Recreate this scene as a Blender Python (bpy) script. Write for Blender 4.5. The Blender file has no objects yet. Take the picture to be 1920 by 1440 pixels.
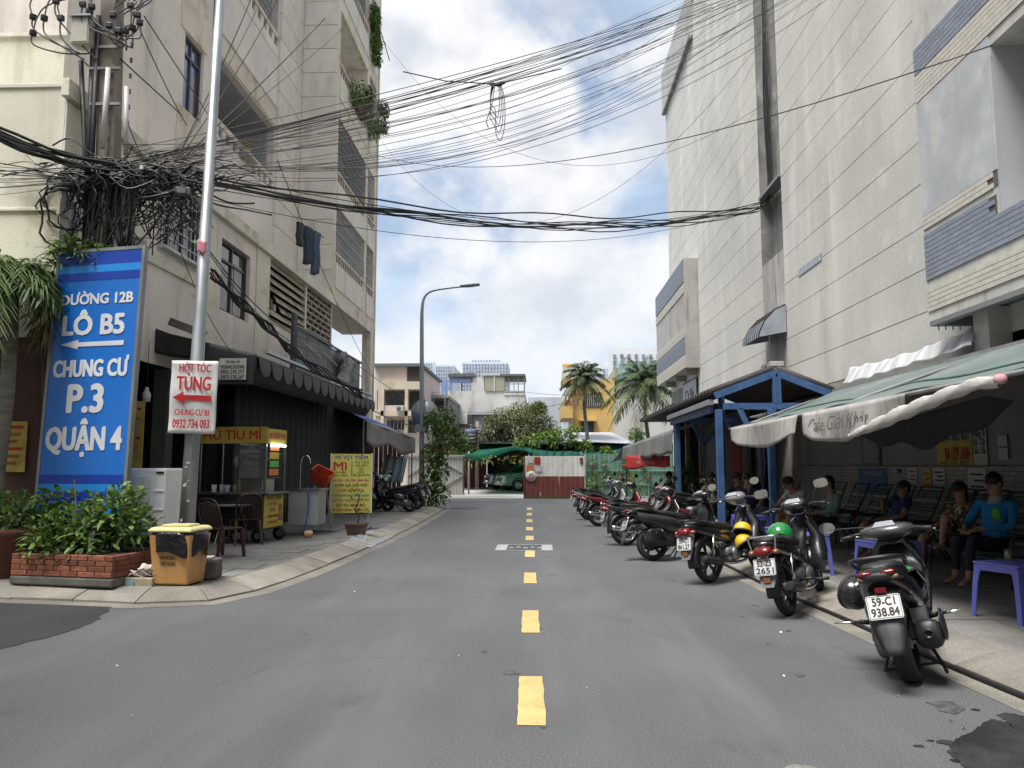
import bpy, bmesh, math, random
from mathutils import Vector as V, Matrix as M, Euler
R = math.radians
S = bpy.context.scene
COL = S.collection
# ---------------------------------------------------------------- camera
FPX = 1442.0
PITCH = math.atan(154 / FPX)
YAW = math.atan(53 * math.cos(PITCH) / FPX)
cam = bpy.data.cameras.new('camera')
cam.sensor_width = 36; cam.lens = FPX / 1920 * 36; cam.clip_start = .05; cam.clip_end = 6000
camo = bpy.data.objects.new('camera', cam); COL.objects.link(camo)
camo.location = (0, 0, 1.5); camo.rotation_euler = (math.pi / 2 + PITCH, 0, YAW)
S.camera = camo
S.render.resolution_x = 1024; S.render.resolution_y = 768
RM = Euler((math.pi / 2 + PITCH, 0, YAW)).to_matrix()
CAM = V((0, 0, 1.5))
def ray(x, y): return RM @ V(((x - 960) / FPX, -(y - 720) / FPX, -1))
def G(x, y, z=0.0):
    d = ray(x, y); return CAM + d * ((z - 1.5) / d.z)
def PX(x, y, X):
    d = ray(x, y); return CAM + d * (X / d.x)
def PY(x, y, Y):
    d = ray(x, y); return CAM + d * (Y / d.y)
# ---------------------------------------------------------------- sky and sun
SUN_EL, SUN_AZ = 66, 222      # azimuth measured clockwise from +Y
W = bpy.data.worlds.new('World'); S.world = W; W.use_nodes = True
nt = W.node_tree; N = nt.nodes; L = nt.links; N.clear()
wo = N.new('ShaderNodeOutputWorld'); bg = N.new('ShaderNodeBackground')
sky = N.new('ShaderNodeTexSky'); sky.sky_type = 'NISHITA'; sky.sun_disc = False
sky.sun_elevation = R(SUN_EL); sky.sun_rotation = R(SUN_AZ); sky.air_density = 1.0; sky.dust_density = 1.2; sky.ozone_density = 1.5
tc = N.new('ShaderNodeTexCoord')
def vm(op, a, b=None, c=None):
    n = N.new('ShaderNodeVectorMath'); n.operation = op
    for i, q in enumerate((a, b, c)):
        if q is None: continue
        if isinstance(q, (tuple, list)): n.inputs[i].default_value = q
        else: L.new(q, n.inputs[i])
    return n.outputs[0]
def mt(op, a, b=None, clamp=False):
    n = N.new('ShaderNodeMath'); n.operation = op; n.use_clamp = clamp
    for i, q in enumerate((a, b)):
        if q is None: continue
        if isinstance(q, (int, float)): n.inputs[i].default_value = q
        else: L.new(q, n.inputs[i])
    return n.outputs[0]
def nz(vec, scale, detail=9, rough=.55, dist=0.0):
    n = N.new('ShaderNodeTexNoise'); L.new(vec, n.inputs['Vector'])
    n.inputs['Scale'].default_value = scale; n.inputs['Detail'].default_value = detail
    n.inputs['Roughness'].default_value = rough; n.inputs['Distortion'].default_value = dist
    return n.outputs['Fac']
def rmp(fac, stops):
    n = N.new('ShaderNodeValToRGB'); L.new(fac, n.inputs[0]); e = n.color_ramp.elements
    n.color_ramp.interpolation = 'EASE'
    while len(e) < len(stops): e.new(.5)
    for q, (p, c) in zip(e, stops):
        q.position = p; q.color = c if len(c) == 4 else (*c, 1)
    return n.outputs[0]
def mx(fac, a, b):
    n = N.new('ShaderNodeMix'); n.data_type = 'RGBA'
    if isinstance(fac, (int, float)): n.inputs['Factor'].default_value = fac
    else: L.new(fac, n.inputs['Factor'])
    for i, q in ((6, a), (7, b)):
        if isinstance(q, (tuple, list)): n.inputs[i].default_value = q if len(q) == 4 else (*q, 1)
        else: L.new(q, n.inputs[i])
    return n.outputs[2]
sep = N.new('ShaderNodeSeparateXYZ'); L.new(tc.outputs['Generated'], sep.inputs[0])
el = sep.outputs[2]
# soft cumulus: noise over the direction of view, slightly flattened
cv = vm('ADD', vm('MULTIPLY', tc.outputs['Generated'], (3.2, 3.2, 4.4)), (5.2, 12.9, 5.7))
big = nz(cv, .62, 2, .5); cum = nz(cv, 1.25, 8, .56, .15); wisp = nz(vm('MULTIPLY', cv, (1, 1, 2.2)), .8, 4, .6, .3)
cov = mt('ADD', mt('MULTIPLY', big, .6), mt('MULTIPLY', cum, .6))
cmask = rmp(cov, [(.54, (0, 0, 0)), (.645, (1, 1, 1))])
wmask = rmp(wisp, [(.32, (.3, .3, .3)), (.66, (.88, .88, .88))])
shade = rmp(nz(vm('ADD', cv, (.12, .1, .2)), 1.5, 6, .55), [(.36, (4.5, 4.85, 5.45)), (.6, (6.75, 6.8, 6.9))])
hz = rmp(el, [(0.0, (1, 1, 1)), (.42, (0, 0, 0))])
c0 = mx(wmask, sky.outputs[0], (4.5, 5.6, 7.1))
c1 = mx(cmask, c0, shade)
c2 = mx(mt('MULTIPLY', hz, .5), c1, (5.3, 5.9, 6.7))
L.new(c2, bg.inputs[0]); bg.inputs[1].default_value = .1
L.new(bg.outputs[0], wo.inputs[0])
sun = bpy.data.lights.new('sun', 'SUN'); sun.energy = 3.9; sun.angle = R(26); sun.color = (1, .965, .915)
suno = bpy.data.objects.new('sun', sun); COL.objects.link(suno)
sd = V((math.sin(R(SUN_AZ)) * math.cos(R(SUN_EL)), math.cos(R(SUN_AZ)) * math.cos(R(SUN_EL)), math.sin(R(SUN_EL))))
suno.location = (0, 0, 40); suno.rotation_euler = (-sd).to_track_quat('-Z', 'Y').to_euler()
vs = S.view_settings; vs.view_transform = 'Standard'; vs.look = 'None'; vs.gamma = 1; vs.exposure = .58; vs.use_curve_mapping = False
random.seed(7)
rnd = random.random
def ru(a, b): return a + (b - a) * random.random()
# ---------------------------------------------------------------- materials
MATS = {}
def mat(name, col=(.5, .5, .5), rough=.7, metal=0.0, var=.12, vs=3.0, bump=0.0, bs=40.0, streak=None, patch=None, fine=0.0, fs=120.0,
        spec=.5, trans=0.0, emit=None, alpha=1.0, coat=0.0, orand=0.06, patch2=None, sub=None, stretch=None, rvar=.08, wpos=False):
    """procedural principled material: tone noise, optional streaks (colour, amount, density) and patches (colour, scale, low, high)"""
    if name in MATS: return MATS[name]
    m = bpy.data.materials.new(name); m.use_nodes = True
    t = m.node_tree; n = t.nodes; l = t.links
    b = n['Principled BSDF']
    def new(k): return n.new('ShaderNode' + k)
    def noise(scale, detail=2, vec=None, rg=.55):
        q = new('TexNoise'); q.inputs['Scale'].default_value = scale; q.inputs['Detail'].default_value = detail; q.inputs['Roughness'].default_value = rg
        l.new(vec if vec is not None else oc, q.inputs['Vector']); return q.outputs['Fac']
    def ramp(fac, lo, hi, a=0.0, bb=1.0):
        q = new('MapRange'); q.inputs[1].default_value = lo; q.inputs[2].default_value = hi; q.inputs[3].default_value = a; q.inputs[4].default_value = bb
        q.interpolation_type = 'SMOOTHSTEP'; l.new(fac, q.inputs[0]); return q.outputs[0]
    def mix(fac, a, c, mode='MIX'):
        q = new('Mix'); q.data_type = 'RGBA'; q.blend_type = mode
        if isinstance(fac, float): q.inputs[0].default_value = fac
        else: l.new(fac, q.inputs[0])
        for i, v in ((6, a), (7, c)):
            if isinstance(v, (tuple, list)): q.inputs[i].default_value = (*v[:3], 1)
            else: l.new(v, q.inputs[i])
        return q.outputs[2]
    co = new('TexCoord'); oi = new('ObjectInfo')
    off = new('VectorMath'); off.operation = 'ADD'; l.new(co.outputs['Object'], off.inputs[0])
    rr = new('Math'); rr.operation = 'MULTIPLY'; l.new(oi.outputs['Random'], rr.inputs[0]); rr.inputs[1].default_value = 37.0
    l.new(rr.outputs[0], off.inputs[1]); oc = off.outputs[0]
    if wpos: oc = new('NewGeometry').outputs['Position']     # pattern runs on across neighbouring pieces
    if stretch:
        q = new('VectorMath'); q.operation = 'MULTIPLY'; l.new(oc, q.inputs[0]); q.inputs[1].default_value = stretch; oc = q.outputs[0]
    nn = noise(vs)
    v = ramp(nn, .25, .75, 1 - var, 1 + var)
    if orand:
        q = new('MapRange'); l.new(oi.outputs['Random'], q.inputs[0]); q.inputs[3].default_value = 1 - orand; q.inputs[4].default_value = 1 + orand
        w = new('Math'); w.operation = 'MULTIPLY'; l.new(v, w.inputs[0]); l.new(q.outputs[0], w.inputs[1]); v = w.outputs[0]
    if fine:
        w = new('Math'); w.operation = 'MULTIPLY'; l.new(v, w.inputs[0]); l.new(ramp(noise(fs, 1), .3, .7, 1 - fine, 1 + fine), w.inputs[1]); v = w.outputs[0]
    cb = new('CombineColor')
    for i in range(3): l.new(v, cb.inputs[i])
    c = mix(1.0, col, cb.outputs[0], 'MULTIPLY')
    for p in (patch, patch2):
        if p:
            pc, psc, lo, hi = p[:4]
            vec = oc
            if len(p) > 4:
                q = new('VectorMath'); q.operation = 'MULTIPLY'; l.new(oc, q.inputs[0]); q.inputs[1].default_value = p[4]; vec = q.outputs[0]
            c = mix(ramp(noise(psc, 4, vec, .62), lo, hi), c, pc)
    if streak:
        sc, amt, dens = streak[:3]; zz = streak[3] if len(streak) > 3 else .35
        q = new('VectorMath'); q.operation = 'MULTIPLY'; l.new(oc, q.inputs[0]); q.inputs[1].default_value = (dens, dens, zz)
        f1 = ramp(noise(1.0, 4, q.outputs[0], .6), .5, .78, 0, amt)
        c = mix(f1, c, sc)
    l.new(c, b.inputs['Base Color'])
    if rvar: l.new(ramp(nn, .3, .7, max(.02, rough - rvar), min(1, rough + rvar)), b.inputs['Roughness'])
    else: b.inputs['Roughness'].default_value = rough
    b.inputs['Metallic'].default_value = metal
    b.inputs['Specular IOR Level'].default_value = spec
    if coat: b.inputs['Coat Weight'].default_value = coat; b.inputs['Coat Roughness'].default_value = .08
    if trans: b.inputs['Transmission Weight'].default_value = trans
    if alpha < 1: b.inputs['Alpha'].default_value = alpha
    if emit: b.inputs['Emission Color'].default_value = (*emit[0], 1); b.inputs['Emission Strength'].default_value = emit[1]
    if sub:
        # thin leaf or cloth: part of the light passes through
        tr = new('BsdfTranslucent'); l.new(mix(1.0, c, sub[0], 'MULTIPLY'), tr.inputs[0])
        ms = new('MixShader'); ms.inputs[0].default_value = sub[1]
        l.new(b.outputs[0], ms.inputs[1]); l.new(tr.outputs[0], ms.inputs[2]); l.new(ms.outputs[0], n['Material Output'].inputs[0])
    if bump:
        q = new('Bump'); q.inputs['Strength'].default_value = bump; q.inputs['Distance'].default_value = .02
        l.new(noise(bs, 2), q.inputs['Height']); l.new(q.outputs[0], b.inputs['Normal'])
    MATS[name] = m
    return m
# ---------------------------------------------------------------- mesh builder
class MB:
    def __init__(s): s.v = []; s.f = []; s.m = []; s.s = []
    def add(s, vs, fs, mi=0, sm=False):
        o = len(s.v); s.v += [tuple(q) for q in vs]
        for f in fs: s.f.append(tuple(i + o for i in f)); s.m.append(mi); s.s.append(sm)
        return s
    def box(s, c, d, rz=0.0, mi=0, mat3=None):
        hx, hy, hz_ = d[0] / 2, d[1] / 2, d[2] / 2; c = V(c)
        m = mat3 if mat3 is not None else M.Rotation(rz, 3, 'Z')
        P = [c + m @ V((sx * hx, sy * hy, sz * hz_)) for sx, sy, sz in ((-1, -1, -1), (1, -1, -1), (1, 1, -1), (-1, 1, -1), (-1, -1, 1), (1, -1, 1), (1, 1, 1), (-1, 1, 1))]
        return s.add(P, [(0, 3, 2, 1), (4, 5, 6, 7), (0, 1, 5, 4), (1, 2, 6, 5), (2, 3, 7, 6), (3, 0, 4, 7)], mi)
    def bx(s, x0, x1, y0, y1, z0, z1, mi=0):
        return s.box(((x0 + x1) / 2, (y0 + y1) / 2, (z0 + z1) / 2), (abs(x1 - x0), abs(y1 - y0), abs(z1 - z0)), 0, mi)
    def bar(s, a, b, w, h=None, mi=0, up=(0, 0, 1)):
        a = V(a); b = V(b); h = h or w; d = (b - a); ln = d.length
        if ln < 1e-6: return s
        z = d / ln; u = V(up)
        if abs(z.dot(u)) > .98: u = V((0, 1, 0))
        x = z.cross(u).normalized(); y = x.cross(z)
        m = M((x, z, y)).transposed()
        return s.box((a + b) / 2, (w, ln, h), 0, mi, m)
    def tube(s, pts, r, n=6, mi=0, cap=True, sm=True):
        P = [V(p) for p in pts]; k = len(P); rr = r if isinstance(r, (list, tuple)) else [r] * k
        T = []
        for i in range(k):
            a = P[max(i - 1, 0)]; b = P[min(i + 1, k - 1)]; d = b - a
            T.append(d.normalized() if d.length > 1e-9 else V((0, 0, 1)))
        u = T[0].orthogonal().normalized(); vs = []; fs = []
        for i in range(k):
            u = u - T[i] * u.dot(T[i]); u = u.normalized() if u.length > 1e-6 else T[i].orthogonal().normalized()
            w = T[i].cross(u)
            for j in range(n):
                a = 2 * math.pi * j / n; vs.append(P[i] + (u * math.cos(a) + w * math.sin(a)) * rr[i])
        for i in range(k - 1):
            for j in range(n):
                fs.append((i * n + j, i * n + (j + 1) % n, (i + 1) * n + (j + 1) % n, (i + 1) * n + j))
        s.add(vs, fs, mi, sm)
        if cap:
            o = len(s.v) - len(vs)
            s.f.append(tuple(o + j for j in range(n - 1, -1, -1))); s.m.append(mi); s.s.append(False)
            s.f.append(tuple(o + (k - 1) * n + j for j in range(n))); s.m.append(mi); s.s.append(False)
        return s
    def cyl(s, a, b, r0, r1=None, n=12, mi=0, cap=True): return s.tube([a, b], [r0, r0 if r1 is None else r1], n, mi, cap)
    def lathe(s, prof, n=16, c=(0, 0, 0), m=None, mi=0, sm=True, a0=0.0, a1=2 * math.pi):
        c = V(c); full = abs(a1 - a0 - 2 * math.pi) < 1e-6; k = n if full else n + 1; vs = []; fs = []
        for r, z in prof:
            for j in range(k):
                a = a0 + (a1 - a0) * j / n; p = V((r * math.cos(a), r * math.sin(a), z)); vs.append(c + (m @ p if m is not None else p))
        for i in range(len(prof) - 1):
            for j in range(n):
                j2 = (j + 1) % k; fs.append((i * k + j, i * k + j2, (i + 1) * k + j2, (i + 1) * k + j))
        return s.add(vs, fs, mi, sm)
    def ell(s, c, r, nu=12, nv=8, m=None, mi=0, v0=-.5, v1=.5):
        c = V(c); r = (r, r, r) if isinstance(r, (int, float)) else r; vs = []; fs = []
        for i in range(nv + 1):
            a = math.pi * (v0 + (v1 - v0) * i / nv)
            for j in range(nu):
                b = 2 * math.pi * j / nu; p = V((r[0] * math.cos(a) * math.cos(b), r[1] * math.cos(a) * math.sin(b), r[2] * math.sin(a)))
                vs.append(c + (m @ p if m is not None else p))
        for i in range(nv):
            for j in range(nu): fs.append((i * nu + j, i * nu + (j + 1) % nu, (i + 1) * nu + (j + 1) % nu, (i + 1) * nu + j))
        return s.add(vs, fs, mi, True)
    def prism(s, poly, ext, mi=0):
        """closed polygon of 3-D points pushed along ext"""
        P = [V(p) for p in poly]; e = V(ext); n = len(P)
        return s.add(P + [p + e for p in P], [tuple(range(n - 1, -1, -1)), tuple(range(n, 2 * n))] + [(i, (i + 1) % n, n + (i + 1) % n, n + i) for i in range(n)], mi)
    def poly(s, pts, mi=0): return s.add(pts, [tuple(range(len(pts)))], mi)
    def grid(s, fn, nu, nv, mi=0, sm=True):
        vs = [fn(i / nu, j / nv) for j in range(nv + 1) for i in range(nu + 1)]; k = nu + 1
        return s.add(vs, [(j * k + i, j * k + i + 1, (j + 1) * k + i + 1, (j + 1) * k + i) for j in range(nv) for i in range(nu)], mi, sm)
    def loft(s, secs, mi=0, cap=True, sm=True):
        """secs: rings of equal length"""
        n = len(secs[0]); vs = [p for q in secs for p in q]; fs = []
        for i in range(len(secs) - 1):
            for j in range(n): fs.append((i * n + j, i * n + (j + 1) % n, (i + 1) * n + (j + 1) % n, (i + 1) * n + j))
        if cap: fs += [tuple(range(n - 1, -1, -1)), tuple((len(secs) - 1) * n + j for j in range(n))]
        return s.add(vs, fs, mi, sm)
    def xf(s, m): s.v = [tuple(m @ V(p)) for p in s.v]; return s
    def merge(s, o, mi=0):
        k = len(s.v); s.v += o.v; s.f += [tuple(i + k for i in f) for f in o.f]; s.m += [mi + q for q in o.m]; s.s += o.s; return s
    def mesh(s, name, mats):
        me = bpy.data.meshes.new(name); me.from_pydata(s.v, [], s.f)
        for q in (mats if isinstance(mats, (list, tuple)) else [mats]): me.materials.append(q)
        me.polygons.foreach_set('material_index', s.m); me.polygons.foreach_set('use_smooth', s.s)
        me.update(); return me
    def build(s, name, mats, parent=None, loc=None, **k):
        return ob(name, s.mesh(name, mats), parent, loc, **k)
def fixn(me):
    b = bmesh.new(); b.from_mesh(me); bmesh.ops.recalc_face_normals(b, faces=b.faces); b.to_mesh(me); b.free()
def ob(name, me, parent=None, loc=None, label=None, cat=None, group=None, kind=None, bevel=0.0, rz=None, seg=2, fix=True, sub=0, solid=0.0):
    if me is not None and fix and not me.get('fx'): fixn(me); me['fx'] = 1
    o = bpy.data.objects.new(name, me); COL.objects.link(o)
    if parent is not None: o.parent = parent
    if loc is not None: o.location = loc
    if rz is not None: o.rotation_euler = (0, 0, rz)
    if label: o['label'] = label
    if cat: o['category'] = cat
    if group: o['group'] = group
    if kind: o['kind'] = kind
    if solid:
        q = o.modifiers.new('solid', 'SOLIDIFY'); q.thickness = solid; q.offset = 0
    if sub:
        q = o.modifiers.new('sub', 'SUBSURF'); q.levels = sub; q.render_levels = sub
    if bevel:
        q = o.modifiers.new('bevel', 'BEVEL'); q.width = bevel; q.segments = seg; q.limit_method = 'ANGLE'; q.angle_limit = R(40)
    return o
def thing(name, label, cat, loc=(0, 0, 0), rz=0.0, group=None):
    return ob(name, None, None, loc, label, cat, group, rz=rz)
def copy_tree(o, parent=None):
    c = o.copy(); COL.objects.link(c); c.parent = parent
    for ch in list(o.children): copy_tree(ch, c)
    return c
# ---------------------------------------------------------------- lettering
def text_mb(body, height, width=None, bold=.0, shear=0.0, align='CENTER', space=1.0, condensed=None):
    """flat lettering in the XY plane: capital height = height, centred on the origin, squeezed to width if given"""
    def glyphs(tx):
        cu = bpy.data.curves.new('t', 'FONT'); cu.body = tx; cu.size = 1.0; cu.shear = shear; cu.resolution_u = 3; cu.space_character = space
        o = bpy.data.objects.new('t', cu)
        me = bpy.data.meshes.new_from_object(o)
        r_ = [v.co.copy() for v in me.vertices], [tuple(p.vertices) for p in me.polygons]
        bpy.data.objects.remove(o); bpy.data.curves.remove(cu); bpy.data.meshes.remove(me); return r_
    # letters with horn or bar are assembled from a plain letter and strokes
    CM = {'Đ': 'D', 'Ơ': 'O', 'Ờ': 'O', 'Ớ': 'O', 'Ỡ': 'O'}
    plain = ''.join(CM.get(c, c) for c in body)
    vs, fs = glyphs(plain)
    for i, ch in enumerate(body):
        if ch not in CM: continue
        x1 = max(v.x for v in glyphs(plain[:i + 1])[0]); w1 = [v.x for v in glyphs(CM[ch])[0]]; x0 = x1 - (max(w1) - min(w1)); st = []
        if ch == 'Đ': st = [((x0 - .07, .3), (x0 + .24, .3), (x0 + .24, .36), (x0 - .07, .36))]
        else:
            st = [((x1 - .12, .56), (x1 - .02, .58), (x1 + .05, .66), (x1 + .07, .76), (x1 + .0, .76), (x1 - .03, .68), (x1 - .12, .63))]; cx_ = (x0 + x1) / 2
            if ch == 'Ờ': st.append(((cx_ - .14, .9), (cx_ - .04, .9), (cx_ + .08, .74), (cx_ + .02, .74)))
            if ch == 'Ớ': st.append(((cx_ + .14, .9), (cx_ + .04, .9), (cx_ - .08, .74), (cx_ - .02, .74)))
            if ch == 'Ỡ': st.append(((cx_ - .16, .74), (cx_ - .06, .86), (cx_ + .06, .8), (cx_ + .16, .88), (cx_ + .06, .74), (cx_ - .06, .8)))
        for p_ in st: o_ = len(vs); vs += [V((x, y, .0001)) for x, y in p_]; fs.append(tuple(range(o_, o_ + len(p_))))
    b = MB()
    if not vs: return b
    x0 = min(v.x for v in vs); x1 = max(v.x for v in vs)
    k = height / .64; kx = k
    if width: kx = width / (x1 - x0)
    elif condensed: kx = k * condensed
    ax = {'CENTER': (x0 + x1) / 2, 'LEFT': x0, 'RIGHT': x1}[align]
    # heavy strokes: shifted copies, each a hair above the last
    for i, (dx, dy) in enumerate(((0, 0), (1, .3), (-1, .3), (.35, 1), (-.35, -1), (.9, -.8), (-.9, -.8)) if bold > 0 else ((0, 0),)):
        b.add([((v.x - ax) * kx + dx * bold * k, (v.y - .32) * k + dy * bold * k * .8, i * .0002 + v.z) for v in vs], fs)
    return b
def frame3(o, right, up):
    r = V(right).normalized(); u = V(up); u = (u - r * u.dot(r)).normalized(); n = r.cross(u)
    m = M((r, u, n)).transposed().to_4x4(); m.translation = V(o); return m
def lettering(body, height, m4, material, parent, width=None, name='lettering', **k):
    b = text_mb(body, height, width, **k)
    if not b.v: return None
    b.xf(m4); return b.build(name, material, parent, fix=False)
def catmull(P, n=6):
    P = [V(p) for p in P]; out = []
    for i in range(len(P) - 1):
        a = P[max(i - 1, 0)]; b = P[i]; c = P[i + 1]; d = P[min(i + 2, len(P) - 1)]
        for j in range(n):
            t = j / n
            out.append(.5 * ((2 * b) + (c - a) * t + (2 * a - 5 * b + 4 * c - d) * t * t + (3 * b - a - 3 * c + d) * t ** 3))
    out.append(P[-1]); return out
def sag(a, b, s, n=14):
    a = V(a); b = V(b); return [a.lerp(b, i / n) - V((0, 0, 4 * s * (i / n) * (1 - i / n))) for i in range(n + 1)]
def leaf(b, p, d, ln, w, mi=0, droop=.25, up=None, fold=.0):
    """pointed leaf of four faces with a bent midrib"""
    d = V(d).normalized(); u = V(up) if up else V((0, 0, 1))
    s = d.cross(u)
    if s.length < .05: s = V((1, 0, 0))
    s.normalize(); n = s.cross(d)
    q = lambda t, x: V(p) + d * (ln * t) + s * (w * x) + n * (abs(x) * w * fold) - V((0, 0, 1)) * (droop * ln * t * t)
    b.add([q(0, 0), q(.35, .5), q(.35, 0), q(.35, -.5), q(.72, .36), q(.72, 0), q(.72, -.36), q(1, 0)],
          [(0, 1, 2), (0, 2, 3), (1, 4, 5, 2), (3, 2, 5, 6), (4, 7, 5), (6, 5, 7)], mi, True)
# ================================================================ materials used widely
m_asph = mat('asphalt', (.093, .096, .1), .8, var=.14, vs=.45, fine=.32, fs=85, bump=.08, bs=120, patch=((.128, .13, .133), .8, .42, .75, (1.1, .16, 1)), patch2=((.07, .071, .074), 1.3, .6, .76, (1, .55, 1)), orand=0, wpos=True)
m_asph_new = mat('asphalt_fresh', (.036, .037, .04), .75, var=.2, vs=1.2, fine=.3, fs=150, bump=.4, bs=170, orand=0)
m_ground = mat('far_ground', (.2, .2, .19), .9, var=.2, vs=.1, orand=0)
m_kerb = mat('kerb_concrete', (.235, .215, .185), .85, var=.2, vs=2.5, fine=.16, fs=60, bump=.3, bs=50, patch=((.2, .19, .17), 1.3, .52, .72), orand=.12)
m_gutter = mat('gutter_concrete', (.205, .19, .162), .85, var=.22, vs=1.7, fine=.2, fs=70, bump=.3, bs=40, patch=((.15, .145, .135), .9, .5, .66), orand=0)
m_pave = mat('pavement_concrete', (.19, .183, .17), .85, var=.2, vs=1.6, fine=.18, fs=60, bump=.25, bs=50, patch=((.17, .165, .155), .8, .48, .7), orand=.1)
m_pave_l = mat('pavement_tile', (.16, .157, .148), .8, var=.22, vs=1.8, fine=.18, fs=70, bump=.25, bs=50, patch=((.12, .12, .11), .9, .45, .7), orand=.14)
m_grout = mat('pavement_bed', (.13, .125, .115), .9, var=.2, vs=2, orand=0)
m_yel = mat('road_paint_yellow', (.56, .41, .165), .7, var=.1, vs=6, fine=.12, fs=90, patch=((.4, .31, .14), 14, .56, .72), bump=.25, bs=190)
m_wht_paint = mat('road_paint_white', (.36, .37, .38), .7, var=.12, vs=8, fine=.15, fs=90, patch=((.25, .25, .25), 9, .5, .7))
m_iron = mat('cast_iron', (.09, .09, .092), .6, metal=.5, var=.25, vs=12, bump=.4, bs=60)
m_black = mat('black_rubber', (.018, .018, .02), .62, var=.2, vs=9)
m_cable = mat('cable_sheath', (.014, .014, .016), .55, var=.2, vs=6)
m_cable_g = mat('cable_sheath_grey', (.1, .1, .105), .6, var=.2, vs=6)
m_wet = mat('wet_asphalt', (.028, .029, .031), .45, var=.4, vs=3, fine=.3, fs=150, bump=.3, bs=170, orand=0)
# ================================================================ ground
b = MB(); b.poly([(-2500, -2500, -.06), (2500, -2500, -.06), (2500, 2500, -.06), (-2500, 2500, -.06)])
b.build('ground', m_ground, kind='structure')
b = MB(); b.poly([(-40, -20, 0), (14, -20, 0), (14, 36.6, 0), (-40, 36.6, 0)])
road = b.build('road', m_asph, kind='structure')
b = MB(); b.poly([(-9, 36.6, -.01), (9, 36.6, -.01), (14, 75, -.01), (-24, 75, -.01)])
b.build('car_park_ground', mat('yard_concrete', (.33, .33, .31), .85, var=.25, vs=.6, patch=((.2, .21, .18), .4, .45, .7), orand=0), kind='structure')
# lane dashes, measured front and back of each
DY = [(1361, 1269), (1187, 1145), (1094, 1074), (1044.4, 1031.5), (1013, 1005), (994.6, 988.3), (979.3, 973.6), (966.8, 961.8), (956.2, 952)]
for i, (ya, yb) in enumerate(DY):
    a = G(997 - (1361 - ya) * .011, ya); c = G(997 - (1361 - yb) * .011, yb); w = .083
    m_ = MB(); k = 9; pts = []
    for j in range(k + 1): t = j / k; p = a.lerp(c, t); pts.append((p.x - w + ru(-.005, .005), p.y, .004))
    for j in range(k, -1, -1): t = j / k; p = a.lerp(c, t); pts.append((p.x + w + ru(-.005, .005), p.y, .004))
    m_.poly(pts).build('lane_dash', m_yel, road)
# service cover in the middle of the road
q = [G(928, 1033), G(1037, 1033), G(1032, 1022), G(936, 1022)]
cx0 = (q[0] + q[1] + q[2] + q[3]) / 4; hw = (q[1].x - q[0].x) / 2; hd = (q[2].y - q[1].y) / 2
cov_ = thing('manhole_cover', 'long rectangular cast iron service cover set across the yellow lane dashes', 'manhole cover', (cx0.x, cx0.y, 0))
b = MB(); b.bx(-hw, hw, -hd, hd, .0, .005); b.build('lid', m_iron, cov_)
b = MB(); fw = .05
b.bx(-hw, hw, -hd, -hd + fw * .7, .005, .012); b.bx(-hw, hw, hd - fw * .7, hd, .005, .012)
b.build('frame', m_wht_paint, cov_)
for sx in (-1, 1):
    b = MB(); b.bx(sx * (hw - .1) - .1, sx * (hw - .1) + .1, -hd + .06, hd - .06, .005, .011); b.build('painted_end', m_wht_paint, cov_)
b = MB()
for j in range(5): b.bx(-.28 + j * .13, -.2 + j * .13, -.1 + (j % 2) * .1, .02 + (j % 2) * .1, .005, .01)
b.build('raised_mark', m_wht_paint, cov_)
# fresh asphalt at the side street and wet patch on the right
def ragged(pts, amp, n=5):
    out = []
    for i in range(len(pts)):
        a = V(pts[i]); c = V(pts[(i + 1) % len(pts)])
        for j in range(n): p = a.lerp(c, j / n); out.append((p.x + ru(-amp, amp), p.y + ru(-amp, amp), p.z))
    return out
pp = [G(-160, 1120, .004), G(0, 1122, .004), G(120, 1128, .004), G(214, 1133, .004), G(185, 1160, .004), G(150, 1178, .004), G(90, 1195, .004), G(0, 1217, .004), G(-160, 1250, .004), G(-900, 1400, .004)]
MB().poly(ragged(pp, .025, 6)).build('asphalt_patch', m_asph_new, kind='structure')
wp = [(1920, 1342), (1885, 1336), (1868, 1340), (1886, 1350), (1905, 1366), (1882, 1352), (1862, 1348), (1840, 1360), (1815, 1375), (1790, 1384), (1782, 1400), (1776, 1410), (1800, 1430), (1816, 1442), (1850, 1480), (1960, 1520), (2060, 1420), (1990, 1360)]
MB().poly(ragged([G(x, y, .004) for x, y in wp], .012, 4)).build('wet_patch', m_wet, kind='structure')
for x, y, r in ((1775, 1392, .05), (1795, 1412, .035), (1790, 1425, .03), (1722, 1398, .03), (1745, 1388, .02), (1830, 1330, .03)):
    c = G(x, y, .004); MB().poly([(c.x + r * ru(.6, 1.3) * math.cos(t * .8), c.y + r * .8 * ru(.6, 1.3) * math.sin(t * .8), .004) for t in range(8)]).build('wet_spot', m_wet, road)
# blue painted utility lid at the near edge
c = G(1508, 1447)
pl = thing('valve_lid', 'small round valve lid with chipped blue paint sunk in the asphalt', 'manhole cover', (c.x, c.y - .02, 0))
b = MB(); b.lathe([(.0, .006), (.065, .006), (.07, .0)], 20); b.build('lid', mat('chipped_blue', (.1, .26, .47), .6, var=.3, vs=20, patch=((.2, .2, .2), 18, .5, .6)), pl)
b = MB(); b.lathe([(.07, .004), (.1, .007), (.105, 0)], 20); b.build('collar', m_gutter, pl)
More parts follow.
